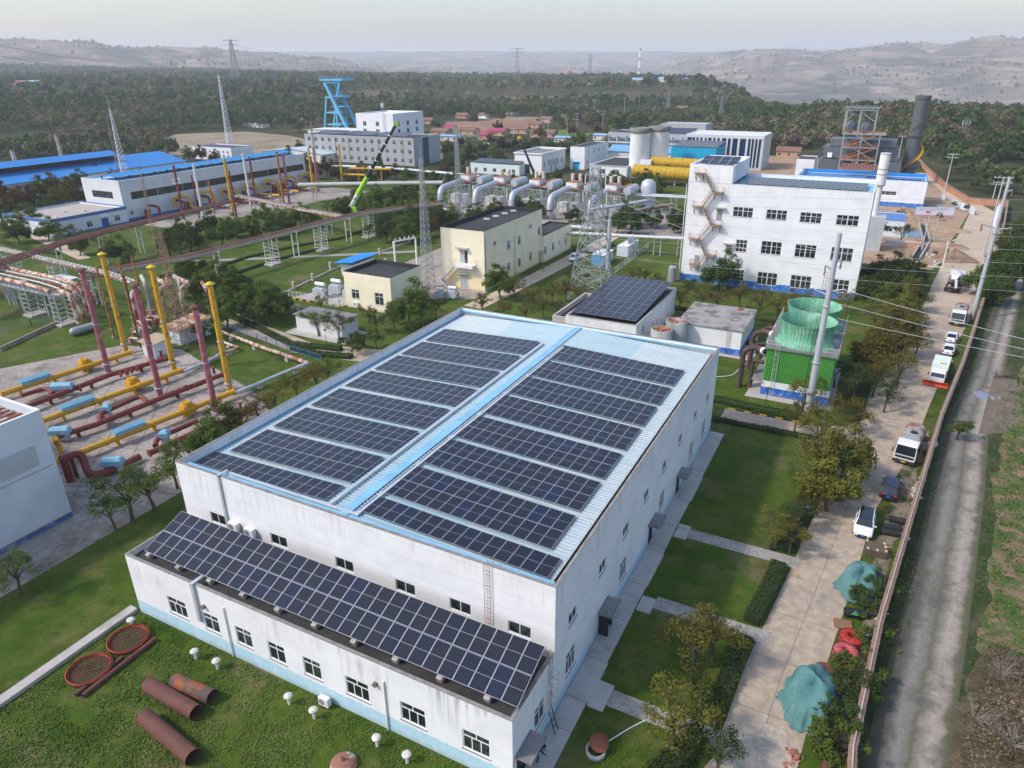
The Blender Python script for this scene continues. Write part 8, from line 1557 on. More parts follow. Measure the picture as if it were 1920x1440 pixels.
# ---------------------------------------------------------------- the person in blue by the annex door
def person(loc, rz):
 t = thing('person', 'person in dark blue overalls bending beside the annex door', 'person', loc, rz)
 J = {'pel': (0, 0, .92), 'sp': (0, -.12, 1.12), 'ch': (0, -.3, 1.27), 'nk': (0, -.43, 1.36), 'hd': (0, -.52, 1.42), 'hl': (-.11, 0, .88), 'kl': (-.16, -.12, .48), 'al': (-.15, .02, .09), 'tl': (-.15, -.16, .05), 'hr': (.11, .02, .88), 'kr': (.17, .05, .47), 'ar': (.18, .18, .09), 'tr': (.18, .0, .05), 'sl': (-.19, -.33, 1.28), 'el': (-.27, -.5, 1.05), 'wl': (-.2, -.66, .86), 'sr': (.19, -.33, 1.28), 'er': (.27, -.48, 1.04), 'wr': (.2, -.64, .84)}
 E = [('pel', 'sp'), ('sp', 'ch'), ('ch', 'nk'), ('nk', 'hd'), ('pel', 'hl'), ('hl', 'kl'), ('kl', 'al'), ('al', 'tl'), ('pel', 'hr'), ('hr', 'kr'), ('kr', 'ar'), ('ar', 'tr'), ('ch', 'sl'), ('sl', 'el'), ('el', 'wl'), ('ch', 'sr'), ('sr', 'er'), ('er', 'wr')]
 RR = {'pel': .15, 'sp': .15, 'ch': .16, 'nk': .07, 'hd': .07, 'hl': .1, 'kl': .075, 'al': .05, 'tl': .045, 'hr': .1, 'kr': .075, 'ar': .05, 'tr': .045, 'sl': .075, 'el': .052, 'wl': .036, 'sr': .075, 'er': .052, 'wr': .036}
 k = list(J); me = bpy.data.meshes.new('body'); me.from_pydata([J[a] for a in k], [(k.index(a), k.index(b)) for a, b in E], []); o = bpy.data.objects.new('body', me); COL.objects.link(o); o.parent = t
 o.modifiers.new('skin', 'SKIN'); me.skin_vertices.new() if not me.skin_vertices else None
 for i, a in enumerate(k): me.skin_vertices[0].data[i].radius = (RR[a], RR[a])
 me.skin_vertices[0].data[0].use_root = True; o.modifiers.new('sub', 'SUBSURF').render_levels = 2; o.modifiers['sub'].levels = 1
 bm_ = mk('overalls_blue', (.012, .02, .16), var=.3); me.materials.append(bm_)
 sk = mk('skin', (.45, .26, .18), var=.08); h = MB().sphere(0, -.58, 1.5, .105, 16, 10, 1.2).sphere(0, -.69, 1.48, .022, 8, 6).sphere(-.105, -.57, 1.5, .03, 8, 6).sphere(.105, -.57, 1.5, .03, 8, 6); h.out('head', sk, t)
 MB().sphere(0, -.56, 1.54, .112, 16, 8, 1.0).out('hair', mk('black_hair', (.01, .01, .01)), t); ey = MB().sphere(-.038, -.675, 1.51, .014, 8, 5).sphere(.038, -.675, 1.51, .014, 8, 5); ey.out('eye', DARK, t); MB().box(-.03, -.69, 1.44, .03, -.672, 1.45).out('mouth', mk('lips', (.3, .1, .08)), t)
 for s, (x, y, z) in ((-1, (-.2, -.66, .86)), (1, (.2, -.64, .84))):
  hm = MB().tube([(x, y, z), (x, y-.04, z-.05)], .035, 8).cb(x, y-.05, z-.11, .075, .03, .09)
  for f, l in ((-.03, .055), (-.01, .07), (.01, .066), (.03, .05)): hm.tube([(x+f, y-.05, z-.1), (x+f, y-.06, z-.1-l*.5), (x+f, y-.05, z-.1-l)], .009, 6)
  hm.tube([(x-s*.035, y-.05, z-.05), (x-s*.06, y-.07, z-.09)], .011, 6); hm.out('hand', sk, t)
q = G(1004, 1428); person((q[0]+.1, q[1], .16), R_(115))
# ---------------------------------------------------------------- trees and other growth
def quads_mesh(name, C, Nn, S, mats, tone=None, asp=.7):
 "leaf faces: centres, normals, sizes"
 n = len(C); C = np.asarray(C, float); Nn = Nn/np.maximum(np.linalg.norm(Nn, axis=1, keepdims=True), 1e-6)
 ref = np.where(np.abs(Nn[:, 2:3]) > .9, np.array([[1., 0, 0]]), np.array([[0, 0, 1.]])); a = np.cross(Nn, ref); a /= np.maximum(np.linalg.norm(a, axis=1, keepdims=True), 1e-6); b = np.cross(Nn, a)
 th = NR.random(n)*6.283; ca, sa = np.cos(th)[:, None], np.sin(th)[:, None]; a, b = a*ca+b*sa, -a*sa+b*ca; s = np.asarray(S)[:, None]/2
 V = np.stack([C-a*s-b*s*asp*.3, C-b*s*asp+a*s*.2, C+a*s+b*s*asp*.3, C+b*s*asp-a*s*.2], 1).reshape(-1, 3)
 me = bpy.data.meshes.new(name); me.vertices.add(4*n); me.vertices.foreach_set('co', V.ravel()); me.loops.add(4*n); me.loops.foreach_set('vertex_index', np.arange(4*n)); me.polygons.add(n); me.polygons.foreach_set('loop_start', np.arange(n)*4); me.update(calc_edges=True)
 if tone is not None:
  at = me.attributes.new('tone', 'FLOAT', 'FACE'); at.data.foreach_set('value', np.asarray(tone, float))
 for m in (mats if isinstance(mats, (list, tuple)) else [mats]): me.materials.append(m)
 return me
NR = np.random.default_rng(11)
def rdir(n):
 v = NR.normal(size=(n, 3)); return v/np.linalg.norm(v, axis=1, keepdims=True)
BARK = mk('bark', (.09, .07, .055), rough=.95, var=.35, sc=3, bump=.5)
LM = {'g': leafmat('leaf_green', [(.06, .11, .018), (.11, .16, .026), (.16, .18, .035)]), 'd': leafmat('leaf_dark', [(.04, .08, .02), (.07, .115, .024), (.1, .135, .03)]), 'o': leafmat('leaf_olive', [(.085, .1, .018), (.15, .145, .026), (.24, .18, .035)]),
      'r': leafmat('leaf_rust', [(.1, .07, .03), (.17, .085, .045), (.09, .08, .025)]), 'p': leafmat('leaf_purple', [(.03, .016, .02), (.05, .025, .028), (.028, .02, .018)]), 'b': leafmat('leaf_bright', [(.07, .13, .015), (.12, .18, .02), (.17, .2, .03)])}
def tree_mesh(seed, h, r, nclump, per, leaf, base=.35, flat=.85, conif=False, droop=0, zlo=.6):
 rs = random.Random(seed); tr = MB(); cc = []
 if conif:
  tr.tube([(0, 0, 0), (0, 0, h)], .12, 8, radii=[.16, .03]); C = []; Nn = []
  for k in range(nclump*per): z = NR.random()**1.3; a = NR.random()*6.283; rr = r*(1-z)*NR.uniform(.5, 1); C.append((rr*math.cos(a), rr*math.sin(a), h*(.08+.92*z))); Nn.append((math.cos(a)*.5, math.sin(a)*.5, .8))
  C = np.array(C); Nn = np.array(Nn)+NR.normal(size=(len(C), 3))*.4; return tr, C, Nn, np.full(len(C), leaf)
 tw = h*.018+.05; lean = (rs.uniform(-.3, .3), rs.uniform(-.3, .3)); fork = h*base; tr.tube([(0, 0, 0), (lean[0]*.4, lean[1]*.4, fork*.6), (lean[0], lean[1], fork)], tw, 8, radii=[tw*1.25, tw, tw*.85])
 nl = rs.randint(5, 7); F = Vector((lean[0], lean[1], fork))
 tips = []
 for k in range(nl):
  a = 2*math.pi*k/nl+rs.uniform(-.4, .4); rr = r*rs.uniform(.45, .85); zz = h*rs.uniform(zlo, .93) if k else h*.97; rr = rr if k else r*.15; T = Vector((F[0]+rr*math.cos(a), F[1]+rr*math.sin(a), zz)); M = F+(T-F)*.5+Vector((rs.uniform(-.3, .3), rs.uniform(-.3, .3), .12*h*.5))
  tr.tube([F, M, T], tw*.5, 6, radii=[tw*.62, tw*.36, tw*.1]); tips += [T, M]
  for q in range(3):
   b_ = a+rs.uniform(-1.1, 1.1); s0 = F+(T-F)*rs.uniform(.35, .8); e_ = s0+Vector((math.cos(b_), math.sin(b_), rs.uniform(-.05, .5)))*r*rs.uniform(.3, .6); tr.tube([s0, e_], tw*.2, 5, radii=[tw*.25, tw*.06]); tips.append(e_)
 for k in range(nclump):
  t = rs.choice(tips); d = Vector((rs.gauss(0, 1), rs.gauss(0, 1), rs.gauss(0, .7))).normalized()*rs.uniform(.1, .42)*r; c = t+d
  q = math.hypot(c[0]-F[0], c[1]-F[1]); 
  if q > r: c[0] = F[0]+(c[0]-F[0])*r/q; c[1] = F[1]+(c[1]-F[1])*r/q
  c[2] = min(max(c[2], fork*.9), h*1.02); cc.append((c, r*rs.uniform(.16, .3)))
 cen = np.array([c for c, _ in cc]); rad = np.array([q for _, q in cc]); idx = NR.integers(0, len(cc), nclump*per); D = rdir(len(idx)); k = NR.random(len(idx))**.45; P = cen[idx]+D*(rad[idx]*k)[:, None]*np.array([1.15, 1.15, flat*.8])
 if droop: P[:, 2] -= droop*NR.random(len(P))**2
 Nn = D*.7+np.array([0, 0, .5])+NR.normal(size=(len(P), 3))*.55; return tr, P, Nn, leaf*NR.uniform(.6, 1.3, len(P))
PROTO = {}
def proto(kind, var):
 k = (kind, var)
 if k in PROTO: return PROTO[k]
 s = hash_(kind)+var*13
 P = {'thin': dict(h=6.5, r=2.7, nclump=40, per=52, leaf=.21), 'full': dict(h=7, r=3.0, nclump=110, per=70, leaf=.32, base=.2, zlo=.38, flat=1.1), 'small': dict(h=4, r=1.9, nclump=36, per=60, leaf=.22, base=.3), 'conif': dict(h=9, r=2.2, nclump=40, per=60, leaf=.4, conif=True), 'willow': dict(h=8, r=4.2, nclump=90, per=80, leaf=.34, base=.25, droop=1.6), 'bush': dict(h=2.2, r=1.5, nclump=24, per=60, leaf=.22, base=.15)}[kind]
 tr, C, Nn, S = tree_mesh(s, **P); cm = quads_mesh('crown', C, Nn, S, [LM['g']]); tm_ = tr.data('trunk', BARK); PROTO[k] = (tm_, cm, P['h']); return PROTO[k]
def hash_(s): return sum(ord(c)*(i+3) for i, c in enumerate(s))
CC = {}
def crown_col(kind, var, col):
 k = (kind, var, col)
 if k not in CC:
  me = proto(kind, var)[1]
  if not any(q[:2] == (kind, var) for q in CC): me.materials[0] = LM[col]; CC[k] = me
  else: m2 = me.copy(); m2.materials[0] = LM[col]; CC[k] = m2
 return CC[k]
LOOK = {'g': 'green', 'd': 'dark green', 'o': 'olive-yellow', 'r': 'rust-tinged', 'p': 'purple-leaved', 'b': 'bright green'}
KNM = {'thin': 'tree', 'full': 'tree', 'small': 'tree', 'conif': 'conifer', 'willow': 'willow', 'bush': 'bush'}
def plant(kind, col, p, h, lab, group):
 var = rng.randint(0, 2 if kind in ('thin', 'full') else 0); tm_, _, h0 = proto(kind, var); s = h/h0; nm = {'thin': 'locust_tree', 'full': 'broadleaf_tree', 'small': 'young_tree', 'conif': 'conifer_tree', 'willow': 'willow_tree', 'bush': 'bush'}[kind]
 t = thing(nm, lab, KNM[kind], p, rng.uniform(0, 6.28), group); t.scale = (s*rng.uniform(.9, 1.15), s*rng.uniform(.9, 1.15), s); inst(tm_, 'trunk', t); inst(crown_col(kind, var, col), 'crown', t); return t
def cluster(phrase, items, group=None):
 "items: (x, y, height, kind, colour) with (x, y) where the crown is seen"
 items = sorted(items)
 for i, (x, y, h, kind, col) in enumerate(items):
  h *= 1.15 if kind == Fu else 1.0; p = G(x, y, h*.6); o = (ORD[i]+' from the left, ' if len(items) > 1 else '')
  plant(kind, col, (p[0], p[1], 0), h, LOOK[col]+' '+KNM[kind]+', '+o+phrase, group or 'trees '+phrase)
T, Fu, S_, C_, B_ = 'thin', 'full', 'small', 'conif', 'bush'
cluster('in the front right lawn near the footpath', [(1308, 1190, 6.4, T, 'o'), (1345, 1185, 5.6, T, 'o'), (1262, 1335, 6.4, T, 'o'), (1318, 1350, 5.2, T, 'd'), (1352, 1405, 4.2, T, 'd'), (1301, 1282, 3.0, S_, 'b')])
cluster('in the lawns between the hall and the road', [(1452, 985, 5.2, T, 'o'), (1487, 1000, 4.4, T, 'o'), (1500, 960, 4.6, T, 'd'), (1520, 940, 4, T, 'o')])
cluster('between the cooling tower and the side road', [(1512, 728, 6, T, 'o'), (1552, 775, 6.5, T, 'o'), (1530, 850, 7, T, 'o'), (1590, 835, 7, Fu, 'o'), (1560, 905, 5.5, Fu, 'o'), (1535, 800, 6.4, T, 'o'), (1495, 775, 5, T, 'o'), (1610, 775, 5.4, T, 'o'), (1565, 860, 6, T, 'g')])
cluster('along the road beside the cooling tower', [(1608, 712, 6.5, T, 'd'), (1645, 700, 6.5, T, 'o'), (1640, 650, 7, Fu, 'o'), (1690, 680, 6.5, T, 'o'), (1700, 640, 6.5, T, 'o'), (1672, 615, 7, Fu, 'o'), (1640, 590, 6.5, T, 'o'), (1716, 600, 6.5, T, 'o'), (1690, 570, 6.5, Fu, 'o'), (1722, 640, 5, T, 'o'), (1570, 690, 5.5, T, 'd'), (1665, 735, 5.5, T, 'd')])
cluster('in the grove right of the tall white building', [(1648, 530, 7, Fu, 'd'), (1668, 500, 7, Fu, 'd'), (1690, 520, 6.5, Fu, 'd'), (1660, 560, 6, Fu, 'g'), (1700, 548, 6, Fu, 'o'), (1725, 515, 5, Fu, 'g'), (1712, 495, 4, S_, 'd'), (1728, 560, 5, T, 'o'), (1640, 500, 5.5, Fu, 'd')])
cluster('standing singly in the dug-up ground', [(1653, 428, 6, T, 'd'), (1694, 432, 6, T, 'd'), (1690, 400, 3, S_, 'd'), (1633, 440, 5, T, 'd'), (1790, 383, 2.5, S_, 'd'), (1812, 388, 2.5, S_, 'd'), (1763, 405, 2.5, S_, 'd')])
cluster('before the tall white building', [(1350, 500, 8, Fu, 'd'), (1240, 555, 5.5, T, 'o'), (1275, 558, 5.5, T, 'o'), (1318, 552, 5.5, T, 'o'), (1345, 560, 6, T, 'o'), (1390, 548, 6, T, 'o'), (1425, 560, 6, T, 'o'), (1462, 568, 6, T, 'o'), (1405, 585, 5, T, 'o'), (1500, 560, 6, T, 'o'), (1290, 535, 5, T, 'g'), (1590, 560, 5, T, 'o'), (1480, 590, 5, T, 'o'), (1210, 515, 4.5, T, 'o'), (1185, 512, 4.5, T, 'o'), (1230, 525, 4.5, T, 'o'), (1535, 585, 4.5, T, 'o')])
cluster('between the cream block and the hall', [(938, 524, 6.5, Fu, 'g'), (962, 536, 6, T, 'o'), (1000, 552, 5.5, T, 'o'), (1035, 545, 5.5, T, 'o'), (1062, 540, 5, T, 'r'), (1020, 570, 5, T, 'o'), (985, 580, 5, T, 'o'), (905, 565, 5, T, 'o'), (1085, 545, 4.5, T, 'o'), (1070, 515, 4, T, 'r'), (945, 575, 4.5, T, 'o'), (1045, 572, 4.2, T, 'g'), (1098, 520, 3.5, T, 'r')])
cluster('around the small cream house', [(762, 560, 8, Fu, 'g'), (738, 595, 5.5, T, 'g'), (792, 590, 6, T, 'g'), (815, 575, 5, T, 'o'), (840, 600, 4.5, T, 'o'), (705, 600, 4.5, T, 'd'), (690, 585, 4, T, 'o'), (775, 610, 4, T, 'g')])
cluster('beside the tiny white hut', [(594, 598, 5.8, T, 'g'), (632, 604, 5.8, T, 'g'), (600, 566, 4, T, 'g'), (655, 640, 3.5, B_, 'd'), (705, 632, 3.8, S_, 'g')])
cluster('in the grove left of the tiny hut', [(382, 530, 6.5, Fu, 'g'), (415, 515, 6.5, Fu, 'g'), (350, 502, 6, Fu, 'g'), (432, 555, 6.5, Fu, 'g'), (470, 560, 6.5, Fu, 'g'), (500, 572, 6, Fu, 'g'), (520, 555, 5.5, Fu, 'd'), (395, 492, 5, T, 'b'), (448, 520, 6, Fu, 'd'), (370, 560, 5, T, 'd'), (338, 520, 5, T, 'g'), (490, 535, 5, T, 'g'), (455, 585, 5.5, T, 'g'), (420, 580, 5.5, Fu, 'g')])
cluster('beside the pipe yard', [(377, 620, 4, S_, 'd'), (420, 790, 5.5, Fu, 'g'), (450, 775, 5, T, 'o'), (395, 815, 5, Fu, 'g'), (515, 742, 5.5, T, 'o'), (555, 718, 5.5, T, 'o'), (590, 700, 5.5, T, 'o'), (480, 765, 5, T, 'r'), (612, 690, 5, T, 'g')])
cluster('along the service road near the hall corner', [(232, 915, 7.2, T, 'g'), (278, 905, 6.5, T, 'g'), (322, 868, 6, T, 'g'), (355, 835, 5, T, 'g'), (205, 950, 5, T, 'g')])
cluster('in the lower left lawn', [(22, 1065, 5.5, T, 'g')])
cluster('in front of the low blue-edged building', [(55, 405, 7.5, Fu, 'g'), (28, 425, 7, Fu, 'g'), (85, 425, 6, Fu, 'g'), (130, 432, 6, T, 'g'), (160, 440, 5.5, T, 'g'), (222, 462, 7, Fu, 'g'), (205, 430, 4.5, T, 'd'), (110, 450, 5, T, 'g'), (240, 480, 5.5, T, 'g'), (145, 455, 5, Fu, 'g'), (185, 452, 5, T, 'g'), (2, 400, 6, Fu, 'd')])
cluster('in the wooded belt left of the compressor hall', [(20, 385, 8, Fu, 'r'), (60, 370, 8, Fu, 'r'), (95, 345, 8.5, Fu, 'r'), (120, 355, 8.5, Fu, 'o'), (140, 335, 8, Fu, 'd'), (20, 340, 8, Fu, 'd'), (45, 335, 8, Fu, 'd'), (110, 320, 8, Fu, 'd'), (85, 385, 6, Fu, 'd'), (35, 368, 7, Fu, 'r'), (145, 365, 7, Fu, 'r'), (10, 360, 8, Fu, 'r'), (75, 350, 8, Fu, 'g'), (100, 375, 6, Fu, 'o'), (130, 305, 7, Fu, 'd')])
cluster('behind the blue roof strip of the compressor hall', [(150, 308, 8, Fu, 'd'), (175, 312, 8, Fu, 'd'), (198, 312, 8, Fu, 'd'), (225, 308, 7, Fu, 'r'), (245, 305, 7, Fu, 'r'), (205, 330, 6, Fu, 'r'), (355, 285, 7, Fu, 'd'), (375, 285, 7, Fu, 'r'), (400, 290, 6, Fu, 'r'), (185, 325, 7, Fu, 'd'), (160, 328, 7, Fu, 'd')])
cluster('between the compressor hall and the long rack', [(330, 432, 6.5, Fu, 'g'), (352, 440, 6.5, Fu, 'd'), (388, 418, 6.5, Fu, 'g'), (412, 432, 6.5, Fu, 'g'), (440, 418, 6.5, Fu, 'g'), (470, 425, 6, Fu, 'g'), (498, 402, 6.5, Fu, 'g'), (530, 410, 6.5, Fu, 'g'), (560, 398, 6.5, Fu, 'g'), (585, 405, 6, Fu, 'g'), (370, 450, 5, T, 'g'), (315, 455, 5.5, Fu, 'g'), (545, 420, 5, T, 'd'), (512, 425, 5.5, Fu, 'd'), (340, 465, 5, T, 'g'), (300, 440, 5, T, 'g')])
cluster('in the grove left of the lattice mast', [(668, 375, 6.5, Fu, 'g'), (690, 385, 7, Fu, 'g'), (715, 372, 7, Fu, 'g'), (742, 368, 7, Fu, 'd'), (768, 372, 7, Fu, 'g'), (705, 402, 7, Fu, 'g'), (732, 398, 7.5, Fu, 'g'), (760, 402, 7.5, Fu, 'g'), (785, 398, 7, Fu, 'o'), (808, 392, 7, Fu, 'g'), (825, 405, 6, Fu, 'd'), (722, 425, 6.5, Fu, 'd'), (752, 428, 6.5, Fu, 'g'), (778, 422, 6, Fu, 'd'), (805, 418, 6, Fu, 'o'), (700, 360, 6, Fu, 'g'), (755, 350, 6.5, Fu, 'd'), (735, 418, 6, T, 'g'), (640, 385, 5, Fu, 'd'), (612, 388, 5, T, 'g'), (712, 412, 6, Fu, 'g'), (770, 440, 5, T, 'g'), (690, 430, 5, T, 'd')])
cluster('along the front of the grey office', [(612, 310, 7.5, Fu, 'r'), (590, 318, 6.5, Fu, 'r'), (635, 320, 7, Fu, 'r'), (672, 318, 7.5, Fu, 'r'), (690, 325, 7, Fu, 'o'), (712, 300, 10, C_, 'd'), (718, 325, 6, Fu, 'r'), (740, 320, 6, Fu, 'r'), (765, 325, 6, Fu, 'g'), (560, 318, 6, Fu, 'r'), (655, 330, 6, Fu, 'o'), (575, 300, 6, Fu, 'd'), (545, 285, 7, Fu, 'd'), (560, 275, 7, Fu, 'd')])
cluster('right of the grey office', [(785, 345, 6, Fu, 'g'), (812, 335, 6, Fu, 'g'), (832, 322, 6.5, Fu, 'r'), (850, 335, 6, Fu, 'g'), (872, 325, 6, Fu, 'g'), (842, 300, 6.5, Fu, 'd'), (860, 302, 6, Fu, 'd'), (885, 345, 4.5, Fu, 'g'), (905, 350, 4, Fu, 'g'), (830, 345, 5.5, Fu, 'g'), (800, 325, 6, Fu, 'o'), (875, 345, 5, Fu, 'd'), (838, 275, 7, Fu, 'd')])
cluster('behind the low turquoise building', [(862, 262, 6, Fu, 'p'), (882, 278, 7, Fu, 'g'), (905, 272, 7, Fu, 'g'), (925, 282, 6.5, Fu, 'g'), (945, 268, 7, Fu, 'p'), (962, 270, 7, Fu, 'p'), (985, 272, 6.5, Fu, 'd'), (1005, 268, 6, Fu, 'r'), (1030, 270, 6, Fu, 'g'), (1048, 272, 6, Fu, 'g'), (878, 292, 6, Fu, 'd'), (900, 292, 6, Fu, 'd'), (935, 292, 6, Fu, 'd'), (1080, 262, 6, Fu, 'g'), (920, 258, 6, Fu, 'r')])
cluster('above the garage roofs', [(1085, 258, 9.5, 'willow', 'b')], 'x')
cluster('in the dark row behind the elbow pipe units', [(965, 337, 4.5, Fu, 'p'), (985, 340, 4.5, Fu, 'p'), (1003, 335, 5, Fu, 'g'), (1022, 332, 5, Fu, 'g'), (1045, 328, 5, Fu, 'g'), (1050, 342, 4.5, Fu, 'p'), (1075, 340, 5, Fu, 'p'), (1095, 342, 5, Fu, 'p'), (1118, 345, 4.5, Fu, 'p'), (1138, 345, 5, Fu, 'd'), (1162, 342, 5.5, Fu, 'd'), (940, 338, 4.5, Fu, 'g')])
cluster('between the silos and the silver equipment', [(1150, 335, 6, Fu, 'g'), (1172, 345, 6, Fu, 'o'), (1192, 338, 6, Fu, 'g'), (1215, 332, 6.5, Fu, 'g'), (1235, 340, 6.5, Fu, 'b'), (1248, 325, 6.5, Fu, 'g'), (1225, 350, 6, Fu, 'b'), (1303, 268, 8, Fu, 'd')])
cluster('in front of the silver elbow pipes', [(852, 395, 4.5, Fu, 'g'), (882, 400, 4.5, Fu, 'g'), (905, 396, 4.5, Fu, 'g'), (925, 385, 4.5, Fu, 'g'), (975, 378, 5, Fu, 'd'), (998, 385, 5, Fu, 'b'), (1010, 392, 4.5, Fu, 'd'), (1072, 398, 4.5, Fu, 'd'), (1090, 415, 4.5, T, 'd'), (1078, 420, 4.5, T, 'g'), (840, 402, 5, Fu, 'o')])
cluster('around the yard left of the tall white building', [(1170, 400, 7, Fu, 'd'), (1185, 412, 6.5, Fu, 'd'), (1158, 412, 6, Fu, 'd'), (1225, 405, 5.5, Fu, 'd'), (1272, 402, 6.5, Fu, 'd'), (1280, 412, 6, Fu, 'd'), (1200, 400, 5, Fu, 'd'), (1265, 420, 4, Fu, 'd')])
cluster('at the far right outside the wall', [(1845, 520, 6, Fu, 'g'), (1868, 500, 6, Fu, 'g'), (1862, 540, 5.5, Fu, 'd'), (1905, 500, 8, Fu, 'd'), (1890, 470, 8, Fu, 'd'), (1905, 440, 8, Fu, 'g'), (1800, 802, 3, S_, 'g'), (1880, 540, 5, Fu, 'g'), (1915, 470, 8, Fu, 'd')])
cluster('hanging over the brick wall beside the tarpaulins', [(1600, 1290, 3, S_, 'd'), (1570, 1330, 3, S_, 'd'), (1640, 1120, 2.2, B_, 'd'), (1620, 1250, 2.6, B_, 'g'), (1655, 1095, 2.2, B_, 'd'), (1590, 1400, 2.6, B_, 'g'), (1568, 1395, 2.4, B_, 'g'), (1636, 1180, 2, B_, 'g')])
# hedges
def hedge(lab, pts, w, h, col='d', px=True):
 P = [G(*p) for p in pts] if px else [Vector((*p, 0)) for p in pts]; c = P[0]; t = thing('hedge', lab, 'hedge', (c[0], c[1], 0), 0, 'clipped hedges'); core = MB(); C = []; Nn = []
 for a, b in zip(P[:-1], P[1:]):
  core.beam(a-c+Vector((0, 0, h*.42)), b-c+Vector((0, 0, h*.42)), w*.8, h*.84); L = (b-a).length; n = int(L*w*170); d = (b-a).normalized(); nn = Vector((-d[1], d[0], 0))
  u_ = NR.random(n)*L; v_ = NR.uniform(-.5, .5, n); z = NR.random(n)**.4; bump_ = .85+.3*np.array(_vn(u_, u_*0, 1.1, 3)); p = np.outer(u_, d)+np.outer(v_*w*1.05, nn)+np.array(a-c); p[:, 2] = z*h*bump_; C.append(p); Nn.append(np.outer(v_*2, nn)+np.array([0, 0, .7])+NR.normal(size=(n, 3))*.5)
 core.out('branches', mk('hedge_core', (.02, .03, .01)), t); C = np.concatenate(C); o = bpy.data.objects.new('foliage', quads_mesh('foliage', C, np.concatenate(Nn), NR.uniform(.14, .26, len(C)), LM[col])); COL.objects.link(o); o.parent = t
hedge('hedge between the second and third lawn and the road', [(-2.9, 65.6), (-2.2, 72), (-1.6, 80), (-.6, 89.5)], 1.7, 1.0, 'd', False); hedge('hedge between the two middle footpaths beside the road', [(-3.9, 53.5), (-3.3, 58), (-2.9, 62.8)], 1.6, 1.0, 'd', False)
hedge('hedge beside the third lawn, before the big olive tree', [(-4.8, 41.5), (-4.4, 46), (-4, 51)], 1.6, 1.0, 'g', False); hedge('dark shrub hedge at the lower end by the turning area', [(-7.2, 33.5), (-6.2, 36.5), (-5.2, 39)], 1.9, 1.3, 'd', False)
hedge('low hedge along the near side of the side road', [(1335, 788), (1420, 805), (1540, 828)], 1.0, .6, 'd'); hedge('clipped hedge along the far side of the side road', [(1338, 752), (1420, 770), (1510, 790)], 1.6, .8, 'd')
hedge('hedge along the road beside the cooling tower', [(1, 100), (2, 112), (5, 128), (8.5, 145)], 2.2, .9, 'd', False); hedge('hedge along the far side of the middle road', [(420, 590), (480, 615), (545, 648), (640, 658)], 1.4, .8, 'd'); hedge('short hedge right of the hut path', [(548, 655), (600, 668), (660, 672)], 1.6, .8, 'd')
hedge('curving hedge in the lawn behind the rack towers', [(300, 560-40), (420, 498), (470, 482), (560, 462), (640, 448), (690, 430)], 1.0, .6, 'g'); hedge('second low hedge in the lawn beneath the long rack', [(440, 515), (520, 488), (600, 468)], 1.0, .6, 'd'); hedge('hedge beside the lane by the cream wing', [(1075, 470), (1120, 480), (1150, 460)], 1.2, .7, 'd')
hedge('long clipped hedge in front of the tall white building', [(1240, 575), (1330, 590), (1420, 600), (1490, 612)], 1.3, .7, 'g'); hedge('hedge left of the west lane', [(0, 405), (60, 420), (130, 432)], 1.5, .9, 'g'); hedge('hedge right of the west lane', [(0, 455), (50, 468), (110, 478)], 1.5, .8, 'g')
hedge('low shrub line beside the storage block', [(1330, 625+10), (1420, 648), (1440, 652)], 1.2, .6, 'd')
# one mass of woods: crowns too many to count beyond the works
def tonemat(name, stops, br=1.45):
 m, nt, b, tc = mat0(name); at = _n(nt, 'Attribute', attribute_name='tone'); cr_ = _n(nt, 'ValToRGB'); nt.links.new(at.outputs['Fac'], cr_.inputs[0]); e = cr_.color_ramp.elements
 for i, (p, c) in enumerate(stops):
  q = e[i] if i < 2 else e.new(p); q.position = p; q.color = (*[x*br for x in c], 1)
 g = _n(nt, 'NewGeometry'); hs = _n(nt, 'HueSaturation'); nt.links.new(_math(nt, 'MULTIPLY_ADD', _ramp(nt, _noise(nt, g.outputs['Position'], .3, 3), .3, .7), .6, .7), hs.inputs['Value']); nt.links.new(cr_.outputs[0], hs.inputs['Color'])
 nt.links.new(hs.outputs[0], b.inputs['Base Color']); b.inputs['Roughness'].default_value = .9; b.inputs['Specular IOR Level'].default_value = .05
 tr = _n(nt, 'BsdfTranslucent'); nt.links.new(hs.outputs[0], tr.inputs[0]); ms = _n(nt, 'MixShader'); ms.inputs[0].default_value = .25; out = nt.nodes['Material Output']; nt.links.new(b.outputs[0], ms.inputs[1]); nt.links.new(tr.outputs[0], ms.inputs[2]); nt.links.new(ms.outputs[0], out.inputs[0]); return m
WOODM = tonemat('wood_leaves', [(0, (.022, .045, .014)), (1, (.15, .12, .085)), (.35, (.04, .07, .02)), (.55, (.075, .09, .03)), (.8, (.11, .08, .05))])
def proj(X, Y, Z):
 P = np.stack([X, Y, Z-CH], -1); f = P@CF; return 960+FPX*(P@CR)/f, 720-FPX*(P@CU)/f, f
def inpoly(px, py, poly):
 r = np.zeros(len(px), bool); j = len(poly)-1
 for i in range(len(poly)):
  xi, yi = poly[i]; xj, yj = poly[j]; c = ((yi > py) != (yj > py)) & (px < (xj-xi)*(py-yi)/((yj-yi) or 1e-9)+xi); r ^= c; j = i
 return r
CLEAR = [[(838, 246), (835, 228), (925, 222), (1010, 216), (1010, 232), (985, 250), (900, 262)], [(1050, 226), (1060, 211), (1130, 204), (1340, 201), (1340, 212), (1250, 219)], [(305, 268), (335, 247), (430, 241), (620, 238), (640, 300), (340, 300)], [(780, 215), (1130, 235), (1150, 275), (780, 300)], [(0, 246), (110, 244), (110, 264), (0, 275)], [(1440, 284), (1740, 284), (1740, 340), (1440, 340)], [(640, 172), (1300, 166), (1300, 184), (640, 184)]]
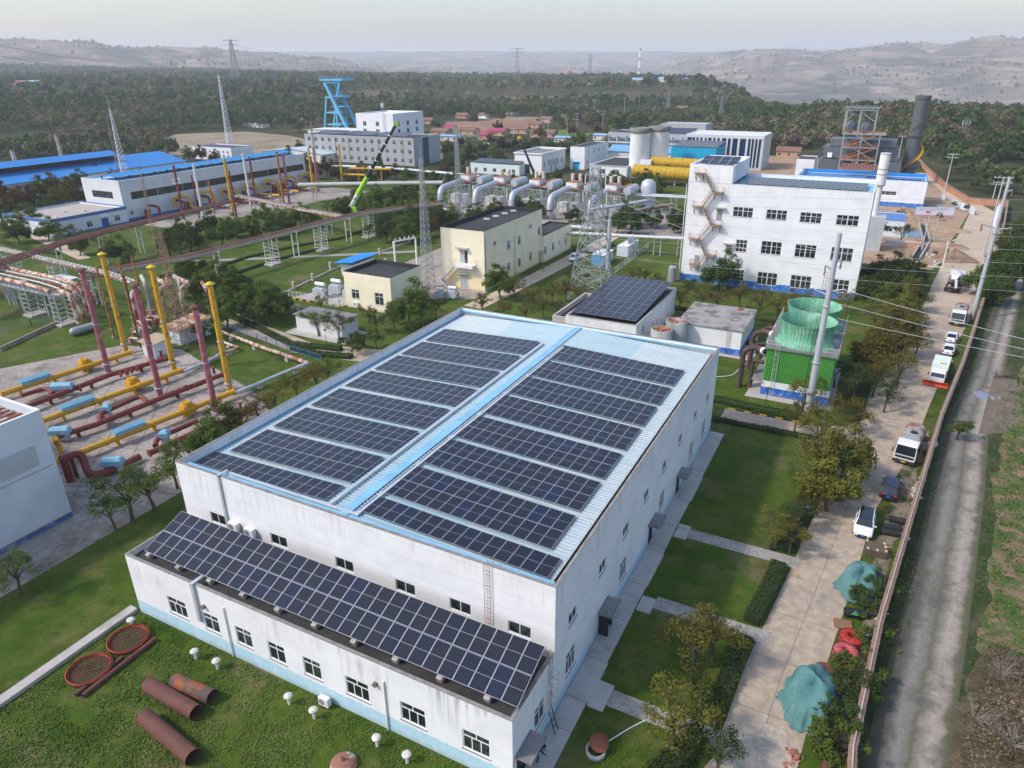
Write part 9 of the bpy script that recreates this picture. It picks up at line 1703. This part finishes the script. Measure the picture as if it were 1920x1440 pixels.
def woods(name, lab, n, d0, d1, az0, az1, per, size, ext, keep, hmin, hmax):
 d = np.sqrt(NR.random(n)*(d1*d1-d0*d0)+d0*d0); az = NR.uniform(az0, az1, n)-AZ; X, Y = d*np.sin(az), d*np.cos(az); Z = TZ(X, Y); px, py, f = proj(X, Y, Z); k = keep(px, py, X, Y, d)
 for q in CLEAR: k &= ~inpoly(px, py, q)
 k &= (_vn(X, Y, 70, 5)*.6+_vn(X, Y, 22, 6)*.4 > .22); X, Y, Z = X[k], Y[k], Z[k]; n = len(X); h = hmin*.6+(hmax*1.25-hmin*.6)*NR.random(n)**1.6*(.7+.6*_vn(X, Y, 50, 8)); r = h*NR.uniform(.3, .45, n)
 i = np.repeat(np.arange(n), per); D = rdir(len(i)); D[:, 2] = np.abs(D[:, 2])*.9-.15; k2 = NR.uniform(.75, 1.05, len(i)); lump = 1+.25*np.sin(D[:, 0]*7+i*1.3)*np.cos(D[:, 1]*6+i); C = np.stack([X[i]+D[:, 0]*r[i]*k2*lump, Y[i]+D[:, 1]*r[i]*k2*lump, Z[i]+h[i]*(.5+D[:, 2]*.5*k2*lump)], -1)
 tone = np.clip(.05+.7*_vn(X, Y, 110, 9)+NR.normal(0, .28, n), 0, 1)[i]+NR.normal(0, .05, len(i)); me = quads_mesh(name, C, D+NR.normal(size=D.shape)*.35, size*NR.uniform(.6, 1.3, len(i))*(h[i]/((hmin+hmax)/2)), WOODM, np.clip(tone, 0, 1), .9)
 o = bpy.data.objects.new(name, me); COL.objects.link(o); o['kind'] = 'stuff'; o['label'] = lab; o['category'] = 'woods'
RW2 = lambda X, Y: X > np.interp(Y, [0, 42, 104, 127, 175, 212, 257, 300, 330, 352, 413, 460], [9, 30, 60, 60, 50, 42, 44, 50, 30, 26, 18, 16])
kR = lambda px, py, X, Y, d: (RW2(X, Y) | ((Y > 415) & (px > 1330))) & (px > 1240)
woods('woods', 'dense mixed woods on the slope outside the right wall', 9500, 150, 900, R_(8), R_(46), 70, 1.2, 0, kR, 5, 10)
kL = lambda px, py, X, Y, d: (px < 1330) & (Y > 100) & ((X < -262) | (Y > 345)) & ~((X < -295) & (X > -345) & (Y > 110) & (Y < 320)) & ~((X > -360) & (Y < 380) & (px > 350)) & (py < 300)
woods('woods', 'dark woods and thickets between the works and the far plateau', 12500, 300, 920, R_(-46), R_(16), 60, 1.3, 0, kL, 5, 9)
woods('woods', 'tree cover of the far plateau and its banks', 30000, 900, 3300, R_(-46), R_(46), 16, 4.2, 0, lambda px, py, X, Y, d: ~((px > 1400) & (d > 1100)), 7, 11)
woods('woods', 'hazy scattered trees on the far hills', 9000, 3300, 7000, R_(-46), R_(46), 6, 10, 0, lambda px, py, X, Y, d: _vn(X, Y, 300, 12) > .5, 6, 10)
# village trees, one by one
vt = [(790, 222, 'd'), (805, 218, 'd'), (826, 215, 'r'), (842, 212, 'd'), (860, 212, 'd'), (878, 210, 'g'), (948, 206, 'd'), (962, 205, 'd'), (980, 203, 'r'), (995, 205, 'd'), (1015, 205, 'd'), (940, 220, 'r'), (938, 212, 'd'), (1012, 214, 'd'), (900, 207, 'r'), (888, 226, 'r'), (1072, 216, 'd'), (1090, 222, 'r'), (1105, 232, 'r'), (1125, 228, 'r'), (1145, 232, 'r'), (1160, 225, 'r'), (1175, 230, 'r'), (1195, 222, 'd'), (1215, 224, 'd'), (1235, 218, 'g'), (1255, 220, 'd'), (1060, 240, 'r'), (1075, 248, 'r'), (1055, 232, 'd'), (935, 240, 'r'), (1120, 245, 'r'), (1140, 250, 'r'), (818, 235, 'd'), (500, 232, 'd'), (525, 226, 'd'), (548, 222, 'd'), (560, 240, 'd'), (600, 226, 'd'), (1010, 250, 'r'), (1130, 210, 'r'), (1100, 208, 'd')]
for c, nm in (('d', 'dark'), ('g', 'green'), ('r', 'brownish')):
 for i, (x, y, _) in enumerate(sorted(v for v in vt if v[2] == c)): p = G(x, y, 3); plant(Fu, c, (p[0], p[1], 0), 8, ORD[i]+' from the left of the small '+nm+' village trees', 'small '+nm+' village trees')
# ground growth
def ground_stuff(name, lab, C, Nn, S, m, tone=None):
 o = bpy.data.objects.new(name, quads_mesh(name, C, Nn, S, m, tone)); COL.objects.link(o); o['kind'] = 'stuff'; o['label'] = lab; o['category'] = name.replace('_', ' ')
def scat(n, poly, thr=None, sc=1.0, seed=1):
 a = np.array(poly); x = NR.uniform(a[:, 0].min(), a[:, 0].max(), n); y = NR.uniform(a[:, 1].min(), a[:, 1].max(), n); k = inpoly(x, y, poly)
 if thr is not None: k &= _vn(x, y, sc, seed)*.6+_vn(x, y, sc*.35, seed+1)*.4 > thr
 return x[k], y[k]
TU = tonemat('tuft_green', [(0, (.04, .08, .014)), (1, (.16, .14, .06)), (.5, (.07, .115, .022))]); CRM = tonemat('crop_leaf', [(0, (.035, .085, .012)), (1, (.09, .15, .03))]); DRY = tonemat('dry_twigs', [(0, (.05, .045, .02)), (1, (.2, .14, .1)), (.5, (.12, .085, .05))])
x, y = scat(60000, [(-68, 14), (-55.8, 14), (-55.8, 30), (-55, 29.4), (-15.6, 29.4), (-13.6, 24), (-5, 24), (-5, 36), (-3, 60), (-1, 88), (-13.4, 88), (-13.4, 30), (-15.7, 29), (-54.8, 29), (-54.8, 14)], .42, 1.6, 3)
x2, y2 = scat(45000, [(-54.8, 12), (-15.7, 12), (-15.7, 29.4), (-54.8, 29.4)], .4, 1.6, 4); x, y = np.concatenate([x, x2]), np.concatenate([y, y2]); n = len(x)
ground_stuff('grass', 'tufts of grass in the lawns around the white hall', np.stack([x, y, NR.uniform(.04, .12, n)], -1), rdir(n)*.45+np.array([-.3, -.3, .8]), NR.uniform(.08, .2, n), TU, np.clip(.35+.5*(_vn(x, y, 5, 2)-.3)+NR.normal(0, .12, n), 0, 1))
x, y = scat(70000, [(14.6, 59), (20.4, 108), (24.4, 128), (30.4, 172), (48, 172), (60, 110), (36, 50), (24, 47)], .46, 1.5, 7); n = len(x)
ground_stuff('crop_plants', 'green crop plants sprouting in the red field', np.stack([x, y, NR.uniform(.06, .22, n)], -1), rdir(n)*.5+np.array([0, 0, .7]), NR.uniform(.16, .36, n), CRM, NR.random(n))
x, y = scat(42000, [(11.4, 20), (11.8, 46), (15, 60), (19, 58), (25, 48), (36, 30), (36, 20)], .25, 2, 8); n = len(x); hz_ = .3+1.6*_vn(x, y, 2.6, 9)
ground_stuff('dry_brush', 'dry brown leafless brushwood outside the wall', np.stack([x, y, NR.random(n)*hz_], -1), rdir(n), NR.uniform(.08, .26, n), DRY, np.clip(_vn(x, y, 4, 3)+NR.normal(0, .2, n), 0, 1))
x, y = scat(36000, [(5.6, 28), (6.6, 56), (9, 75), (12.7, 104), (16.3, 127), (22.8, 175), (27.5, 212), (31.5, 212), (25.4, 172), (18, 128), (13.6, 104), (11.2, 84), (8.9, 62), (6.5, 43), (6.3, 28)], .3, 1.2, 11); n = len(x); hz_ = .15+.75*_vn(x, y, 1.8, 5)
ground_stuff('weeds', 'weeds and brambles along the foot of the wall on its outer side', np.stack([x, y, NR.random(n)*hz_], -1), rdir(n)+np.array([0, 0, .4]), NR.uniform(.12, .32, n), TU, np.clip(.3+.7*(_vn(x, y, 6, 6)-.3)+NR.normal(0, .15, n), 0, 1))
x, y = scat(16000, [(2.6, 30), (4.9, 30), (4.7, 42), (5.9, 56), (8.1, 75), (11.8, 104), (15.4, 127), (21.8, 172), (20.5, 172), (13.9, 127), (10, 100), (7.2, 88), (6, 75), (4.4, 60), (3.4, 48)], .42, 1.3, 12); n = len(x); hz_ = .1+.6*_vn(x, y, 1.6, 5)
AV = np.array([G(*p)[:2] for p in ((1594, 1207), (1583, 1234), (1580, 1172), (1640, 1038), (1515, 1320), (1612, 1100), (1604, 1150), (1680, 985), (1722, 838))]); k = (np.hypot(x[:, None]-AV[:, 0], y[:, None]-AV[:, 1]) > 1.4).all(1); x, y, hz_ = x[k], y[k], hz_[k]; n = len(x)
ground_stuff('weeds', 'weeds along the inner side of the wall beside the stored things', np.stack([x, y, NR.random(n)*hz_], -1), rdir(n)+np.array([0, 0, .5]), NR.uniform(.12, .28, n), TU, np.clip(.15+.5*(_vn(x, y, 5, 6)-.3)+NR.normal(0, .12, n), 0, 1))
x, y = scat(30000, [(11.2, 40), (13.8, 62), (16.6, 88), (18.2, 104), (22.4, 130), (29.4, 177), (33, 177), (25.2, 130), (21, 104), (19.2, 88), (16.4, 62), (13.2, 40)], .3, 1.2, 15); n = len(x); hz_ = .05+.4*_vn(x, y, 1.3, 5)
ground_stuff('weeds', 'weeds on the strip between the dirt track and the crop field', np.stack([x, y, NR.random(n)*hz_], -1), rdir(n)+np.array([0, 0, .5]), NR.uniform(.1, .26, n), TU, np.clip(.25+.7*(_vn(x, y, 5, 6)-.3)+NR.normal(0, .15, n), 0, 1))
# bare shrubs in the brush
for i, (px_, py_) in enumerate([(1830, 1340), (1880, 1260), (1900, 1390), (1870, 700), (1895, 730)]):
 p = G(px_, py_, .6); m = MB(); r_ = random.Random(i)
 for k in range(26):
  a = r_.uniform(0, 6.28); l = r_.uniform(.8, 1.9); e_ = Vector((math.cos(a)*l, math.sin(a)*l, r_.uniform(.5, 1.6))); mid = e_*.5+Vector((0, 0, .25)); m.tube([(0, 0, 0), mid, e_], .02, 4, radii=[.035, .02, .006])
  for q in range(4): s0 = mid+(e_-mid)*r_.random(); m.tube([s0, s0+Vector((r_.uniform(-.5, .5), r_.uniform(-.5, .5), r_.uniform(0, .45)))], .008, 3)
 single(m, 'bare_shrub', mk('pale_twigs', (.26, .22, .18)), 'leafless pale shrub in the brushwood, '+['second lowest', 'uppermost in the brown patch', 'lowest, near the right picture corner', 'above the puddles', 'right of the puddles'][i], 'shrub', 'leafless shrubs outside the wall', (p[0], p[1], .03))
C = []
for (a, b) in (((126, 1278), (212, 1244)), ((203, 1218), (281, 1190))):
 c = (G(*a)+G(*b))/2; n = 300; C.append(np.stack([c[0]+NR.normal(0, .7, n), c[1]+NR.normal(0, .7, n), NR.uniform(.2, .7, n)], -1))
C = np.concatenate(C); ground_stuff('weeds', 'weeds growing up through the two red steel rings', C, rdir(len(C))+np.array([0, 0, .4]), NR.uniform(.06, .16, len(C)), TU, NR.uniform(.2, .7, len(C)))
# ---------------------------------------------------------------- haze
def haze():
 m = bpy.data.materials.new('haze'); m.use_nodes = True; nt = m.node_tree; nt.nodes.clear(); o = _n(nt, 'OutputMaterial'); v = _n(nt, 'VolumePrincipled'); v.inputs['Color'].default_value = (.93, .95, 1, 1); v.inputs['Density'].default_value = HAZE_D; v.inputs['Anisotropy'].default_value = 0.1; nt.links.new(v.outputs[0], o.inputs['Volume'])
 MB().box(-13500, -13500, -420, 13500, 13500, 360).out('haze', m, None, 'pale haze in the air over the whole valley', kind='stuff')
HAZE_D = 1.35e-4
haze()
